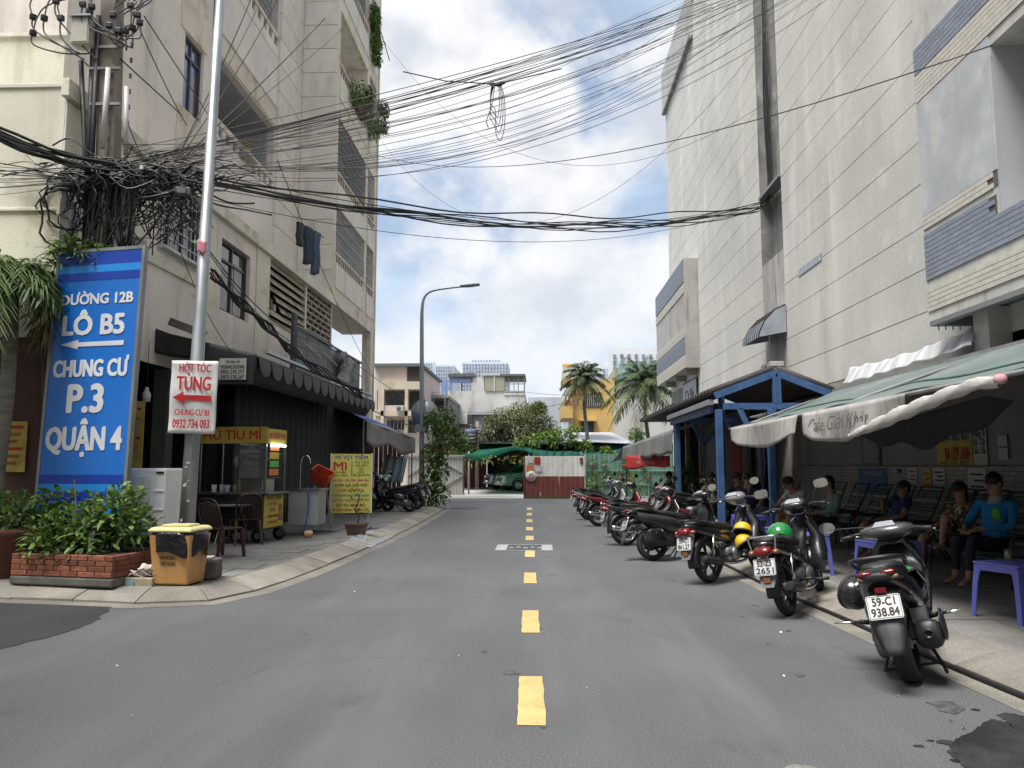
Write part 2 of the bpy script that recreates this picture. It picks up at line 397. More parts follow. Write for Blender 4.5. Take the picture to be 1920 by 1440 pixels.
# ================================================================ kerbs and pavements
def offset_path(P, d):
    out = []
    for i, p in enumerate(P):
        a = P[max(i - 1, 0)]; c = P[min(i + 1, len(P) - 1)]; t = (c - a).normalized(); out.append(p + V((-t.y, t.x, 0)) * d)
    return out
PZ = .13
def kerb_run(P, side, width, name_lab):
    """sloping kerb stones along P (the road edge); side +1 = pavement lies to the left of the walking direction"""
    Q = offset_path(P, side * width); Gt = offset_path(P, -side * .22)
    b = MB()
    for i in range(len(P) - 1):
        b.add([(P[i].x, P[i].y, .008), (P[i + 1].x, P[i + 1].y, .008), (Gt[i + 1].x, Gt[i + 1].y, .003), (Gt[i].x, Gt[i].y, .003)], [(0, 1, 2, 3)])
    root = b.build('kerb', m_gutter, kind='structure')
    for i in range(len(P) - 1):
        a, c = P[i], P[i + 1]; e = (c - a).length; g = min(.006 / max(e, .05), .2)
        a1 = a.lerp(c, g); c1 = a.lerp(c, 1 - g); qa = Q[i].lerp(Q[i + 1], g); qc = Q[i].lerp(Q[i + 1], 1 - g)
        dz = ru(-.006, .006); k = MB()
        n1 = (qa - a1); n2 = (qc - c1)
        def sec(p, n): return [(p.x, p.y, -.02), (p.x, p.y, .03 + dz), (p.x + n.x * .35, p.y + n.y * .35, .078 + dz), (p.x + n.x * .8, p.y + n.y * .8, PZ - .004 + dz), (p.x + n.x, p.y + n.y, PZ + dz * .4), (p.x + n.x, p.y + n.y, -.02)]
        k.loft([sec(a1, n1), sec(c1, n2)], sm=False); k.build('kerb_stone', m_kerb, root)
    return Q, root
LK = [V(p) for p in ((-40, 9.35, 0), (-14, 8.95, 0), (-8, 8.75, 0), (-6.1, 8.66, 0), (-5.0, 8.52, 0), (-4.2, 8.4, 0), (-3.68, 8.6, 0), (-3.42, 9.3, 0), (-3.28, 10.56, 0), (-3.2, 12.48, 0), (-3.14, 15.57, 0), (-3.15, 19.8, 0), (-3.3, 25.5, 0), (-3.42, 28, 0), (-3.9, 29.8, 0), (-5.2, 31, 0), (-8, 31.6, 0), (-14, 31.8, 0))]
LKs = catmull(LK, 3)
def resample(P, d):
    out = [P[0]]; acc = 0
    for i in range(1, len(P)):
        acc += (P[i] - P[i - 1]).length
        if acc >= d or i == len(P) - 1: out.append(P[i]); acc = 0
    return out
LKs = resample(catmull(LK, 10), .75)
LQ, kl = kerb_run(LKs, 1, .42, 'l')
RK = [V(p) for p in ((4.4, -12, 0), (3.7, 0, 0), (3.32, 3.5, 0), (3.13, 5.33, 0), (3.05, 6.5, 0), (2.94, 8.1, 0), (2.82, 10.9, 0), (2.75, 14, 0), (2.85, 18, 0), (2.95, 22, 0), (3.0, 30, 0), (3.0, 36, 0))]
RKs = resample(catmull(RK, 10), .95)
RQ, kr = kerb_run(RKs, -1, .42, 'r')
def inside(p, poly):
    c = False; n = len(poly); j = n - 1
    for i in range(n):
        a, e = poly[i], poly[j]
        if (a.y > p[1]) != (e.y > p[1]) and p[0] < (e.x - a.x) * (p[1] - a.y) / (e.y - a.y) + a.x: c = not c
        j = i
    return c
def pavement(name, outline, mbed, mslab, sz, x0, x1, y0, y1):
    b = MB(); n = len(outline)
    b.prism([(p.x, p.y, 0) for p in outline], (0, 0, PZ - .008)); root = b.build(name, mbed, kind='structure')
    w, d = sz; me = MB().bx(-w / 2 + .004, w / 2 - .004, -d / 2 + .004, d / 2 - .004, -.02, 0).mesh('slab', mslab)
    y = y0; r_ = 0
    while y + d <= y1:
        x = x0 + (w / 2 if r_ % 2 else 0)
        while x + w <= x1:
            if all(inside(q, outline) for q in ((x, y), (x + w, y), (x, y + d), (x + w, y + d))):
                ob('slab', me, root, (x + w / 2, y + d / 2, PZ - .002 + ru(-.002, .003)))
            x += w
        y += d; r_ += 1
    return root
lo = LQ + [V((-14, 60, 0)), V((-40, 60, 0))]
pavement('pavement_left', lo, m_pave_l, m_pave_l, (.5, .5), -8.1, -3.0, 8.9, 31.0)
ro = RQ + [V((12, 36, 0)), V((12, -12, 0))]
pavement('pavement_right', ro, m_pave, m_pave, (1.05, 1.05), 3.0, 6.2, 2.0, 34)
# oil drips where the bikes stand and a few hairline cracks
m_oil = mat('oil_stain', (.078, .079, .082), .6, var=.3, vs=14, fine=.4, fs=110, wpos=True)
for k in range(34):
    x, y = (ru(1.5, 2.7), ru(5, 22)) if k < 24 else (ru(-2.6, 2), ru(4.2, 15)); r = ru(.012, .05) if k % 5 else ru(.06, .11); MB().poly([(x + r * ru(.6, 1.3) * math.cos(t * .63), y + r * 1.3 * ru(.6, 1.3) * math.sin(t * .63), .0035) for t in range(10)]).build('oil_spot', m_oil, road)
for x, y, a, n in ((-2.4, 5.2, .3, 26), (1.3, 6.8, 1.9, 20), (-1.2, 10.5, 2.6, 22), (.9, 12.5, .9, 18)):
    P = []
    for k in range(n): P.append(V((x, y, .0036))); a += ru(-.45, .45); x += .09 * math.cos(a); y += .09 * math.sin(a)
    Q = offset_path(P, .0025); b = MB()
    for k in range(n - 1): b.add([tuple(P[k]), tuple(P[k + 1]), tuple(Q[k + 1]), tuple(Q[k])], [(0, 1, 2, 3)])
    b.build('crack', m_oil, road)
# black hose along the right kerb
hp = [V((p.x - .03 + .02 * math.sin(i * 1.7), p.y, .03)) for i, p in enumerate(RKs) if 2 < p.y < 19]
MB().tube(catmull(hp, 3), .018, 6).build('water_hose', m_black, label='thin black hose lying along the foot of the kerb beside the parked motorbikes', cat='hose')
# metal ramp plates on the left kerb
for i in range(3):
    y = 14.2 + i * .75; X = -3.17; k = MB()
    k.prism([(X + .06, y, .012), (X + .06, y + .68, .012), (X - .42, y + .68, PZ + .012), (X - .42, y, PZ + .012)], (0, 0, .012))
    k.build('kerb_ramp', mat('zinc_sheet', (.42, .44, .47), .42, metal=.7, var=.15, vs=4), label='flat zinc sheet ramp laid on the sloping kerb near the food cart', cat='ramp', group='zinc kerb ramps')
# litter on the road
m_lit = mat('litter_white', (.6, .6, .58), .8)
for x, y, s in ((1478, 1183, .055), (1464, 1186, .03), (1682, 1305, .03), (220, 1249, .022), (248, 1341, .02), (395, 1280, .016), (665, 1110, .03), (1783, 1352, .03), (1806, 1365, .03), (1470, 1268, .02), (1586, 1396, .015), (430, 1390, .015), (575, 1190, .02), (1520, 1160, .02), (690, 1258, .012), (1100, 1290, .012), (860, 1230, .012)):
    c = G(x, y, .006); a = rnd() * 6; s *= .6
    MB().add([(c.x + s * math.cos(a), c.y + s * math.sin(a), .007), (c.x + s * .6 * math.cos(a + 1.7), c.y + s * .6 * math.sin(a + 1.7), .02), (c.x - s * math.cos(a), c.y - s * math.sin(a), .008), (c.x + s * .5 * math.cos(a - 1.5), c.y + s * .5 * math.sin(a - 1.5), .007)], [(0, 1, 2), (0, 2, 3)]).build('paper_scrap', m_lit, label='tiny pale scrap of paper litter lying on the asphalt', cat='litter', group='paper scraps on the road')
# ================================================================ left apartment building
XF, XU = -6.85, -8.15
m_pink = mat('pink_plaster', (.79, .715, .655), .88, var=.08, vs=.8, fine=.04, fs=30, bump=.12, bs=30, streak=((.3, .26, .22), .5, 1.6, .22), patch=((.68, .6, .56), .9, .55, .75), patch2=((.42, .32, .27), 1.7, .64, .8), orand=0)
m_cream = mat('cream_plaster', (.72, .695, .58), .88, var=.09, vs=.8, fine=.04, fs=30, bump=.12, bs=30, streak=((.34, .3, .2), .55, 1.8, .25), patch=((.47, .43, .31), 1.1, .55, .75), patch2=((.74, .74, .7), 1.2, .68, .72), orand=0)
m_beige = mat('beige_plaster', (.7, .63, .53), .88, var=.1, vs=.9, bump=.12, bs=30, streak=((.33, .25, .17), .6, 2.2, .3), patch=((.5, .38, .27), 1.4, .5, .75), orand=.04)
m_palep = mat('pale_panel', (.75, .7, .63), .86, var=.07, vs=1.1, bump=.08, bs=30, streak=((.36, .31, .26), .5, 2.0, .3), orand=.05)
m_joint = mat('joint_shadow', (.16, .14, .125), .9)
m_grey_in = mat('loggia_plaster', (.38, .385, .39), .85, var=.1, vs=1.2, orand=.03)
m_brownw = mat('brown_wall', (.075, .035, .03), .75, var=.25, vs=2, streak=((.03, .02, .02), .6, 2))
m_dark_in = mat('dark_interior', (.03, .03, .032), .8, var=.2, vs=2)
m_frame_br = mat('brown_window_frame', (.085, .062, .052), .5, var=.15, vs=8)
m_glass = mat('window_glass', (.06, .075, .095), .06, var=.2, vs=1.5, spec=.8, rvar=.02)
m_glass_b = mat('window_glass_blue', (.05, .11, .25), .06, var=.2, vs=1.5, spec=.8, rvar=.02)
m_curt = mat('curtain', (.42, .43, .44), .9, var=.15, vs=6, stretch=(8, 8, .6))
m_grille = mat('white_grille', (.56, .57, .57), .55, var=.15, vs=9)
m_grille_d = mat('grey_grille', (.25, .25, .25), .55, var=.2, vs=9)
m_concrete = mat('raw_concrete', (.33, .315, .285), .88, var=.2, vs=1.5, fine=.1, fs=50, bump=.25, bs=40, streak=((.13, .125, .115), .6, 2.5, .3))
def wall_open(b, ax, c, u0, u1, z0, z1, ops=(), depth=.25, mi=0, rmi=None):
    """wall face on plane ax = c with reveals of the given signed depth round each opening"""
    us = sorted({u0, u1} | {o[0] for o in ops} | {o[1] for o in ops}); zs = sorted({z0, z1} | {o[2] for o in ops} | {o[3] for o in ops})
    P = (lambda u, z, d=0: (c + d, u, z)) if ax == 'X' else (lambda u, z, d=0: (u, c + d, z))
    rmi = mi if rmi is None else rmi
    for i in range(len(us) - 1):
        for j in range(len(zs) - 1):
            um, zm = (us[i] + us[i + 1]) / 2, (zs[j] + zs[j + 1]) / 2
            if any(o[0] < um < o[1] and o[2] < zm < o[3] for o in ops): continue
            b.add([P(us[i], zs[j]), P(us[i + 1], zs[j]), P(us[i + 1], zs[j + 1]), P(us[i], zs[j + 1])], [(0, 1, 2, 3)], mi)
    for o in ops:
        q = [(o[0], o[2]), (o[1], o[2]), (o[1], o[3]), (o[0], o[3])]
        for i in range(4):
            a, e = q[i], q[(i + 1) % 4]
            b.add([P(*a), P(*e), P(*e, depth), P(*a, depth)], [(0, 1, 2, 3)], rmi)
    return b
def PXr(x0, y0, x1, y1, X):
    """(y0, y1, z0, z1) of a rectangle on plane X from the pixel centres of two opposite corners"""
    a = PX(x0, y0, X); c = PX(x1, y1, X); return (min(a.y, c.y), max(a.y, c.y), min(a.z, c.z), max(a.z, c.z))
YE1 = PX(110, 390, XF).y; YE2 = PX(118, 150, XU).y
ZL = 7.0                     # ledge at the top of the first floor
YB0, YB1, ZB = 24.75, 31.1, 6.9
LB = thing('apartment_building', 'tall pink and cream apartment block with balconies and stained plaster above the black awning', 'building', (XF, YE1, 0))
inv = lambda o: M.Translation(-V(o.location))
def part(b, name, mats, parent, **k):
    b.xf(inv(parent) if parent.parent is None else M.Translation(-V(parent.parent.location))); return b.build(name, mats, parent, **k)
r_gw = (PX(298, 380, XF).y, PX(380, 400, XF).y, PX(375, 505, XF).z, PX(380, 395, XF).z + .05)
r_wb = (PX(411, 583, XF).y, PX(466, 590, XF).y, PX(462, 604, XF).z, PX(441, 462, XF).z)
r_sl = (PX(505, 550, XF).y, PX(572, 600, XF).y, PX(540, 622, XF).z - .02, ZL - .22)
r_lt = (r_sl[1] + .12, YB0 - .05, PX(590, 640, XF).z - .1, ZL - .22)
b = MB()
wall_open(b, 'X', XF, YE1, YB0 + .02, 3.3, ZL, [r_gw, r_wb, r_sl, r_lt], -.22, 0)
wall_open(b, 'Y', YE1, -26, XF, 3.3, ZL, [], .2, 1)
b.poly([(XF, YE1, ZL), (XF, YB0, ZL), (XU - .2, YB0, ZL), (XU - .2, YE1, ZL)], 1); b.poly([(XF, YE1, ZL), (XU, YE1, ZL), (-26, YE1, ZL), (-26, YE2, ZL), (XU, YE2, ZL)], 1)
wall_open(b, 'Y', YB0 + .02, XU - 2, XF, 3.3, ZL, [], .2, 0)
part(b, 'first_floor_wall', [m_pink, m_cream], LB)
# cream stripes standing between the windows
for (ya, yb_) in ((YE1, PX(285, 400, XF).y - .1), (PX(383, 430, XF).y, PX(408, 430, XF).y), (PX(478, 560, XF).y, PX(503, 560, XF).y)):
    part(MB().bx(XF, XF + .03, ya + .003, yb_, 3.3, ZL - .23), 'pilaster', m_cream, LB, bevel=.006)
part(MB().bx(XF, XF + .12, YE1 - .12, YB0, ZL - .22, ZL + .05).bx(-26, XF, YE1 - .025, YE1, ZL - .04, ZL + .03), 'ledge', m_cream, LB, bevel=.015)
zs_ = PX(280, 484, XF).z
part(MB().bx(XF, XF + .05, YE1 - .05, r_wb[0] - .7, zs_ - .08, zs_ + .16).bx(-26, XF, YE1 - .03, YE1, zs_ - .02, zs_ + .03), 'sill_band', m_cream, LB, bevel=.01)
# barred window
def grille(parent, X, r, nv, nh, rad=.009, name='grille_bar', m_=None, back=None, off=.03):
    for i in range(nv + 1):
        y = r[0] + (r[1] - r[0]) * i / nv; part(MB().bar((X + off, y, r[2]), (X + off, y, r[3]), rad * 2), name, m_ or m_grille, parent)
    for i in range(nh + 1):
        z = r[2] + (r[3] - r[2]) * i / nh; part(MB().bar((X + off + rad * 2, r[0], z), (X + off + rad * 2, r[1], z), rad * 2), name, m_ or m_grille, parent)
def window(parent, X, r, mg, mf, mull=(.5,), trans=.72, rec=.14, fr=.05, nm='window'):
    w = part(MB().bx(X - rec - .02, X - rec, r[0], r[1], r[2], r[3]), nm, mg, parent)
    f = MB()
    for (ya, yb_, za, zb) in ((r[0], r[0] + fr, r[2], r[3]), (r[1] - fr, r[1], r[2], r[3]), (r[0] + fr, r[1] - fr, r[2], r[2] + fr), (r[0] + fr, r[1] - fr, r[3] - fr, r[3])): f.bx(X - rec, X - rec + .05, ya, yb_, za, zb)
    part(f, 'frame', mf, w)
    zt = r[2] + (r[3] - r[2]) * trans
    part(MB().bx(X - rec, X - rec + .045, r[0] + fr, r[1] - fr, zt - fr * .4, zt + fr * .4), 'transom', mf, w)
    for q in mull:
        y = r[0] + (r[1] - r[0]) * q; part(MB().bx(X - rec, X - rec + .04, y - fr * .4, y + fr * .4, r[2] + fr, r[3] - fr), 'mullion', mf, w)
    return w
w = window(LB, XF, r_gw, m_glass, m_frame_br, (.33, .66), .7); grille(w, XF, r_gw, 10, 6)
part(MB().bx(XF + .0, XF + .16, r_gw[0], r_gw[1], r_gw[2] - .05, r_gw[2]), 'window_shelf', m_grille, w)
w = window(LB, XF, r_wb, m_glass, m_frame_br, (.5,), .74, .14, .06)
part(MB().bx(XF - .135, XF - .13, r_wb[0] + .12, r_wb[0] + .62, r_wb[2] + .1, r_wb[2] + 1.0), 'curtain', m_curt, w)
part(MB().bx(XF - .135, XF - .13, r_wb[1] - .62, r_wb[1] - .18, r_wb[2] + .1, r_wb[2] + 1.25), 'curtain', m_curt, w)
# enclosed balcony: louvre boards, then a block lattice
m_board = mat('weathered_board', (.4, .37, .27), .85, var=.2, vs=2, streak=((.1, .095, .08), .8, 3, .6), patch=((.2, .19, .15), 1.2, .55, .7), orand=.1)
sl = part(MB().bx(XF - .24, XF - .2, r_sl[0], r_sl[1], r_sl[2], r_sl[3]), 'louvre_panel', m_dark_in, LB)
nb = 8
for i in range(nb):
    za = r_sl[2] + (r_sl[3] - r_sl[2]) * i / nb; zb = r_sl[2] + (r_sl[3] - r_sl[2]) * (i + 1) / nb; gap = []
    spans = [(r_sl[0], r_sl[1])]
    if i in (2, 3): spans = [(r_sl[0], r_sl[0] + .08), (r_sl[0] + (.95 if i == 2 else .6), r_sl[1])]
    for ya, yb_ in spans:
        part(MB().prism([(XF - .1, ya, zb - .01), (XF - .115, ya, zb - .01), (XF - .02, ya, za + .01), (XF, ya, za + .01)], (0, yb_ - ya, 0)), 'board', m_board, sl)
for k in range(3):
    part(MB().bx(XF - .17, XF - .1, r_sl[0] + .16 + k * .25, r_sl[0] + .3 + k * .25, r_sl[2] + (r_sl[3] - r_sl[2]) * .26, r_sl[2] + (r_sl[3] - r_sl[2]) * (.42 if k % 2 else .36)), 'stored_box', [mat('box_white', (.5, .5, .48), .7), mat('box_brown', (.2, .12, .07), .7)][k % 2], sl)
lt = part(MB().bx(XF - .24, XF - .2, r_lt[0], r_lt[1], r_lt[2], r_lt[3]), 'lattice_screen', m_dark_in, LB)
m_latt = mat('lattice_block', (.4, .35, .29), .85, var=.2, vs=3, streak=((.25, .13, .07), .7, 3, .5), orand=.12)
nr, nc = 9, 5
for i in range(nr + 1):
    z = r_lt[2] + (r_lt[3] - r_lt[2]) * i / nr
    part(MB().bx(XF - .1, XF - .01, r_lt[0], r_lt[1], z - .025, z + .025), 'lattice_bar', m_latt, lt)
for i in range(nr):
    for j in range(nc + 1):
        z0 = r_lt[2] + (r_lt[3] - r_lt[2]) * i / nr + .025; z1 = r_lt[2] + (r_lt[3] - r_lt[2]) * (i + 1) / nr - .025
        y = r_lt[0] + (r_lt[1] - r_lt[0]) * (j + (.5 if i % 2 and j < nc else 0)) / nc
        part(MB().bx(XF - .09, XF - .02, y - .02, y + .02, z0, z1), 'lattice_block', m_latt, lt)
for k in range(6):
    i = random.randrange(nr); j = random.randrange(nc); z0 = r_lt[2] + (r_lt[3] - r_lt[2]) * i / nr; y = r_lt[0] + (r_lt[1] - r_lt[0]) * j / nc
    part(MB().bx(XF - .15, XF - .14, y, y + (r_lt[1] - r_lt[0]) / nc, z0, z0 + (r_lt[3] - r_lt[2]) / nr), 'backing_sheet', [mat('sheet_green', (.1, .2, .14), .6), m_concrete][k % 2], lt)
# ---------------- upper floors
TOP = 26
r_wa = (PX(345, 130, XU).y, PX(380, 160, XU).y, PX(360, 217, XU).z, PX(364, 78, XU).z)
r_lg = (PX(409, 170, XU).y, PX(514, 260, XU).y, PX(460, 300, XU).z - .25, PX(460, 168, XU).z)
FH = r_lg[3] - r_lg[2]
r_lg2 = (r_lg[0], r_lg[1] + .05, PX(500, 85, XU).z + .1, PX(500, 85, XU).z + 2.6)
r_lg3 = (r_lg[0], r_lg[1] + .05, r_lg2[2] + 4.2, r_lg2[2] + 6.6)
b = MB()
wall_open(b, 'X', XU, YE2, 31.0, ZL - .1, TOP, [r_wa, (r_wa[0], r_wa[1], r_wa[2] + 4.1, r_wa[3] + 4.1), r_lg, r_lg2, r_lg3], -.22, 0)
r_ew = (PY(-60, 230, YE2).x, PY(40, 230, YE2).x, PY(20, 262, YE2).z, PY(20, 208, YE2).z)
zc = PY(50, 66, YE2).z
wall_open(b, 'Y', YE2, -26, XU, ZL - .1, zc, [r_ew], .2, 1); wall_open(b, 'Y', YE2, -26, XU, zc, TOP, [], .2, 0)
part(b, 'upper_wall', [m_pink, m_cream], LB)
part(MB().bx(-26, XU + .04, YE2 - .04, YE2, zc - .03, zc + .03), 'string_course', m_palep, LB)
part(MB().bx(-26, -20, YE1 + .2, 31, 0, TOP), 'rear_wall', m_cream, LB)
def loggia(r, X, dep, par_h, holes, barred=False, nm='loggia', rail=True):
    """recess with its own back wall, side walls, soffit and floor; parapet with a row of slots under the coping"""
    lg = MB(); y0, y1, z0, z1 = r; xb = X - dep
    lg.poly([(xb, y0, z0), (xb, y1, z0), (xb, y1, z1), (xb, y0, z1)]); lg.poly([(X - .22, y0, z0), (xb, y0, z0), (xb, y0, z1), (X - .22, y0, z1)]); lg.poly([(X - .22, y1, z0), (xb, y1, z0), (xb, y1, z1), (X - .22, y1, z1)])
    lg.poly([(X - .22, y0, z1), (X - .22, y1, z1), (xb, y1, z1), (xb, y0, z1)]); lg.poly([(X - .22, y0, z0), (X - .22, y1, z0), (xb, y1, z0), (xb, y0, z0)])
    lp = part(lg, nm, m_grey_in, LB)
    if rail:
        part(MB().bx(X - .1, X + .05, y0 - .04, y1 + .02, z0 + par_h - .14, z0 + par_h), 'coping', m_beige, lp, bevel=.012)
        part(MB().bx(X - .08, X + .02, y0, y1, z0 + .0, z0 + par_h - .42), 'parapet', m_pink, lp)
        n = holes
        for i in range(n + 1):
            yy = y0 + (y1 - y0) * i / n; part(MB().bx(X - .07, X + .012, max(y0, yy - (y1 - y0) / n * .22), min(y1, yy + (y1 - y0) / n * .22), z0 + par_h - .42, z0 + par_h - .14), 'baluster', m_pink, lp)
    if barred: grille(lp, X - .02, (y0, y1, z0 + par_h, z1), int((y1 - y0) / .16), int((z1 - z0 - par_h) / .2), .008, 'grille_bar', m_grille if barred == 1 else m_grille_d, None, -.03)
    return lp
w = window(LB, XU, r_wa, m_glass_b, m_frame_br, (.5,), .76, .12, .07)
part(MB().bx(XU - .115, XU - .11, r_wa[0] + (r_wa[1] - r_wa[0]) * .52, r_wa[1] - .07, r_wa[2] + .08, r_wa[2] + 1.1), 'curtain', m_glass, w)
window(LB, XU, (r_wa[0], r_wa[1], r_wa[2] + 4.1, r_wa[3] + 4.1), m_glass_b, m_frame_br, (.5,), .76, .12, .07)
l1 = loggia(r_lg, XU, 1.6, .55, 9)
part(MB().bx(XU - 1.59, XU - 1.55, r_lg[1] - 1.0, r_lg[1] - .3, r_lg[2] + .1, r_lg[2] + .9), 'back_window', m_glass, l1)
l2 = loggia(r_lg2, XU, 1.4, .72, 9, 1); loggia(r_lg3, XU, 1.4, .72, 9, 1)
part(MB().bx(XU + .003, XU + .03, r_lg[0] - .3, r_lg[1] + .0, r_lg[3] + .05, r_lg[3] + .62), 'lintel_band', m_beige, LB)
part(MB().bx(XU + .003, XU + .06, r_lg[0] - .3, r_lg[1] + .05, r_lg[3] + .62, r_lg[3] + .68), 'drip_line', m_beige, LB)
part(MB().bx(XU + .003, XU + .03, r_wa[0] - .25, r_wa[1] + .1, r_wa[3] + .02, r_wa[3] + 1.6), 'spandrel', m_beige, LB)
part(MB().bx(XU + .003, XU + .03, r_wa[0] - .25, r_wa[1] + .1, ZL, r_wa[2] - .04), 'spandrel', m_beige, LB)
# panelled pilaster between the balconies and the bay
ya, yb_ = r_lg[1] + .12, YB0 - .02
for i in range(22):
    z0 = ZL + .1 + i * .86
    if z0 < TOP: part(MB().bx(XU, XU + .09, ya, yb_, z0 + .012, z0 + .848), 'wall_panel', m_palep, LB, bevel=.005)
part(MB().bx(XU, XU + .02, r_lg[0] - .45, r_lg[0] - .42, ZL, TOP), 'groove', m_joint, LB)
# ---------------- bay flush with the first floor wall
b = MB()
def bayr(x0, y0, x1, y1): return (PX(x0, y0, XF).y, PX(x1, y1, XF).y)
yA, yB_, yC, yD = YB0 + .25, 29.15, 29.5, 30.75
lv = [(ZB + 1.75, ZB + 3.35), (ZB + 4.55, ZB + 6.5), (ZB + 8.4, ZB + 10.4), (ZB + 12.1, ZB + 14.0)]
ops = []
for z0, z1 in lv: ops += [(yA, yB_, z0, z1), (yC, yD, z0, z1)]
wall_open(b, 'X', XF, YB0, YB1, ZB, TOP, ops, -.16, 0)
wall_open(b, 'Y', YB0, XU, XF, ZL + .0, TOP, [], .2, 1); wall_open(b, 'Y', YB1, XU, XF, ZB, TOP, [], .2, 0)
part(b, 'bay_wall', [m_beige, m_palep], LB)
part(MB().bx(XU, XF - .02, YB0 + .003, YB1 - .003, ZB, ZB + .12), 'soffit', mat('soffit_plaster', (.55, .49, .4), .85, var=.1, vs=1), LB)
for i in range(22):
    z0 = ZL + .12 + i * .86
    part(MB().bx(XU + .1, XF - .03, YB0 - .03, YB0, z0 + .012, z0 + .848), 'wall_panel', m_palep, LB, bevel=.005)
for i, (z0, z1) in enumerate(lv):
    for (a, c) in ((yA, yB_), (yC, yD)):
        r = (a, c, z0, z1); open_ = i in (2,) and a == yA
        lp = MB().bx(XF - .9, XF - .86, a, c, z0, z1).bx(XF - .86, XF - .16, a - .02, a, z0, z1).bx(XF - .86, XF - .16, c, c + .02, z0, z1).bx(XF - .86, XF - .16, a, c, z1, z1 + .02)
        lp = part(lp, 'bay_opening', m_grey_in if not open_ else m_palep, LB)
        if not (open_ or (i == 3 and a == yA)): grille(lp, XF, r, int((c - a) / .17), 4 if i == 0 else 7, .009, 'grille_bar', m_grille if i in (0, 3) or a == yC else m_grille_d, None, -.05)
        # slotted band and apron under each opening
        for k in range(int((c - a) / .3)):
            yy = a + .1 + k * .3; part(MB().bx(XF - .001, XF + .012, yy, yy + .16, z0 - .3, z0 - .1), 'slot', m_joint, lp)
        part(MB().bx(XF, XF + .05, a - .05, c + .05, z0 - .07, z0), 'sill', m_beige, lp)
        part(MB().bx(XF, XF + .03, a, c, z0 - 1.2, z0 - .4), 'apron', m_palep, lp)
# column under the far end of the bay
part(MB().bx(XF - .35, XF, YB1 - .55, YB1 - .02, 3.3, ZB), 'column', m_beige, LB, bevel=.01)
part(MB().tube([(XF - .12, YB1 - .6, 3.4), (XF - .12, YB1 - .6, 6.6), (XF - .2, YB1 - .6, 6.75)], .025, 8), 'drain_pipe', m_grille, LB)
part(MB().bx(XF - .3, XF + .04, YB1 - .02, YB1 + .12, 3.3, TOP), 'corner_strip', m_beige, LB)
# ---------------- ground floor: open shop front, dark inside
part(MB().bx(-26, XF - .001, YE1 + .01, YE1 + .2, PZ - .1, 3.3), 'ground_end_wall', m_brownw, LB)
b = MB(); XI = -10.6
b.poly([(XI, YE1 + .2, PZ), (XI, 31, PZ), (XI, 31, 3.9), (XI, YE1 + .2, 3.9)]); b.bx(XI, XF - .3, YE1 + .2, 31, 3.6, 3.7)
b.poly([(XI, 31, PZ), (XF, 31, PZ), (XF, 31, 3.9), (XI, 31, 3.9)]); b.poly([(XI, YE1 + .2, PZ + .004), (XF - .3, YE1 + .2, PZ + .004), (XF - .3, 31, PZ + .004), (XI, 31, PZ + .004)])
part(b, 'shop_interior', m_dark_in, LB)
for y in (13.9, 16.2, 20): part(MB().bx(XF - .3, XF - .02, y, y + .28, PZ, 3.3), 'column', mat('dark_column', (.1, .1, .1), .8), LB, bevel=.01)
# duct and hopper window of the cream end wall
w = part(MB().bx(r_ew[0], r_ew[1], YE2 + .06, YE2 + .09, r_ew[2], r_ew[3]), 'hopper_window', m_glass, LB)
f = MB()
for (xa, xb, za, zb) in ((r_ew[0], r_ew[1], r_ew[3] - .06, r_ew[3]), (r_ew[0], r_ew[1], r_ew[2], r_ew[2] + .06), (r_ew[1] - .06, r_ew[1], r_ew[2] + .06, r_ew[3] - .06)): f.bx(xa, xb, YE2 - .03, YE2 + .06, za, zb)
part(f, 'frame', m_frame_br, w)
p = PY(5, 225, YE2 - .1); part(MB().box((p.x, p.y - .1, p.z), (1.0, .02, .36), 0, 0, M.Rotation(R(50), 3, 'X')), 'tilted_sash', m_grille, w)
p = PY(12, 252, YE2); part(MB().tube([(p.x - .4, p.y - .3, p.z), (p.x + .25, p.y - .38, p.z)], .075, 10), 'flexible_duct', mat('foil_duct', (.5, .5, .48), .35, metal=.8, var=.3, vs=25, bump=.8, bs=60), w)
# ================================================================ right building with panelled wall
XR, XB = 6.2, 5.62
m_panel = mat('cladding_panel', (.61, .597, .553), .85, var=.08, vs=.35, fine=.05, fs=14, bump=.06, bs=40, wpos=True, streak=((.79, .77, .715), .75, 1.2, .2), patch=((.5, .485, .445), .8, .52, .8, (1, 1, .22)), patch2=((.66, .64, .59), 1.5, .58, .66), orand=.035)
m_back = mat('panel_backing', (.17, .165, .155), .9)
m_bluebrick = mat('blue_grey_brick', (.245, .275, .335), .5, var=.08, vs=8, orand=.1)
m_whtbrick = mat('white_brick', (.6, .565, .5), .55, var=.06, vs=8, streak=((.35, .32, .27), .4, 4, 1), orand=.06)
m_mortar = mat('mortar', (.12, .115, .11), .9)
m_render = mat('blueish_render', (.47, .49, .505), .85, var=.08, vs=1.5, bump=.12, bs=40, patch=((.6, .6, .585), 1.5, .5, .7), patch2=((.35, .37, .385), 2.4, .6, .75), streak=((.35, .35, .34), .5, 2.5, .6), orand=0)
m_strip = mat('pale_render', (.55, .535, .5), .85, var=.12, vs=3, streak=((.3, .29, .26), .6, 5, 1), orand=.02)
m_stain = mat('stained_concrete', (.27, .265, .25), .9, var=.22, vs=2, fine=.08, fs=40, bump=.2, bs=40, streak=((.06, .058, .052), .85, 4, .35), patch=((.45, .44, .42), 1.2, .6, .72), orand=0)
m_stain_l = mat('stained_pale', (.46, .44, .41), .9, var=.16, vs=2, streak=((.07, .06, .05), .85, 5, .25), patch=((.2, .11, .06), 2.2, .68, .74, (1, 1, .2)), orand=0)
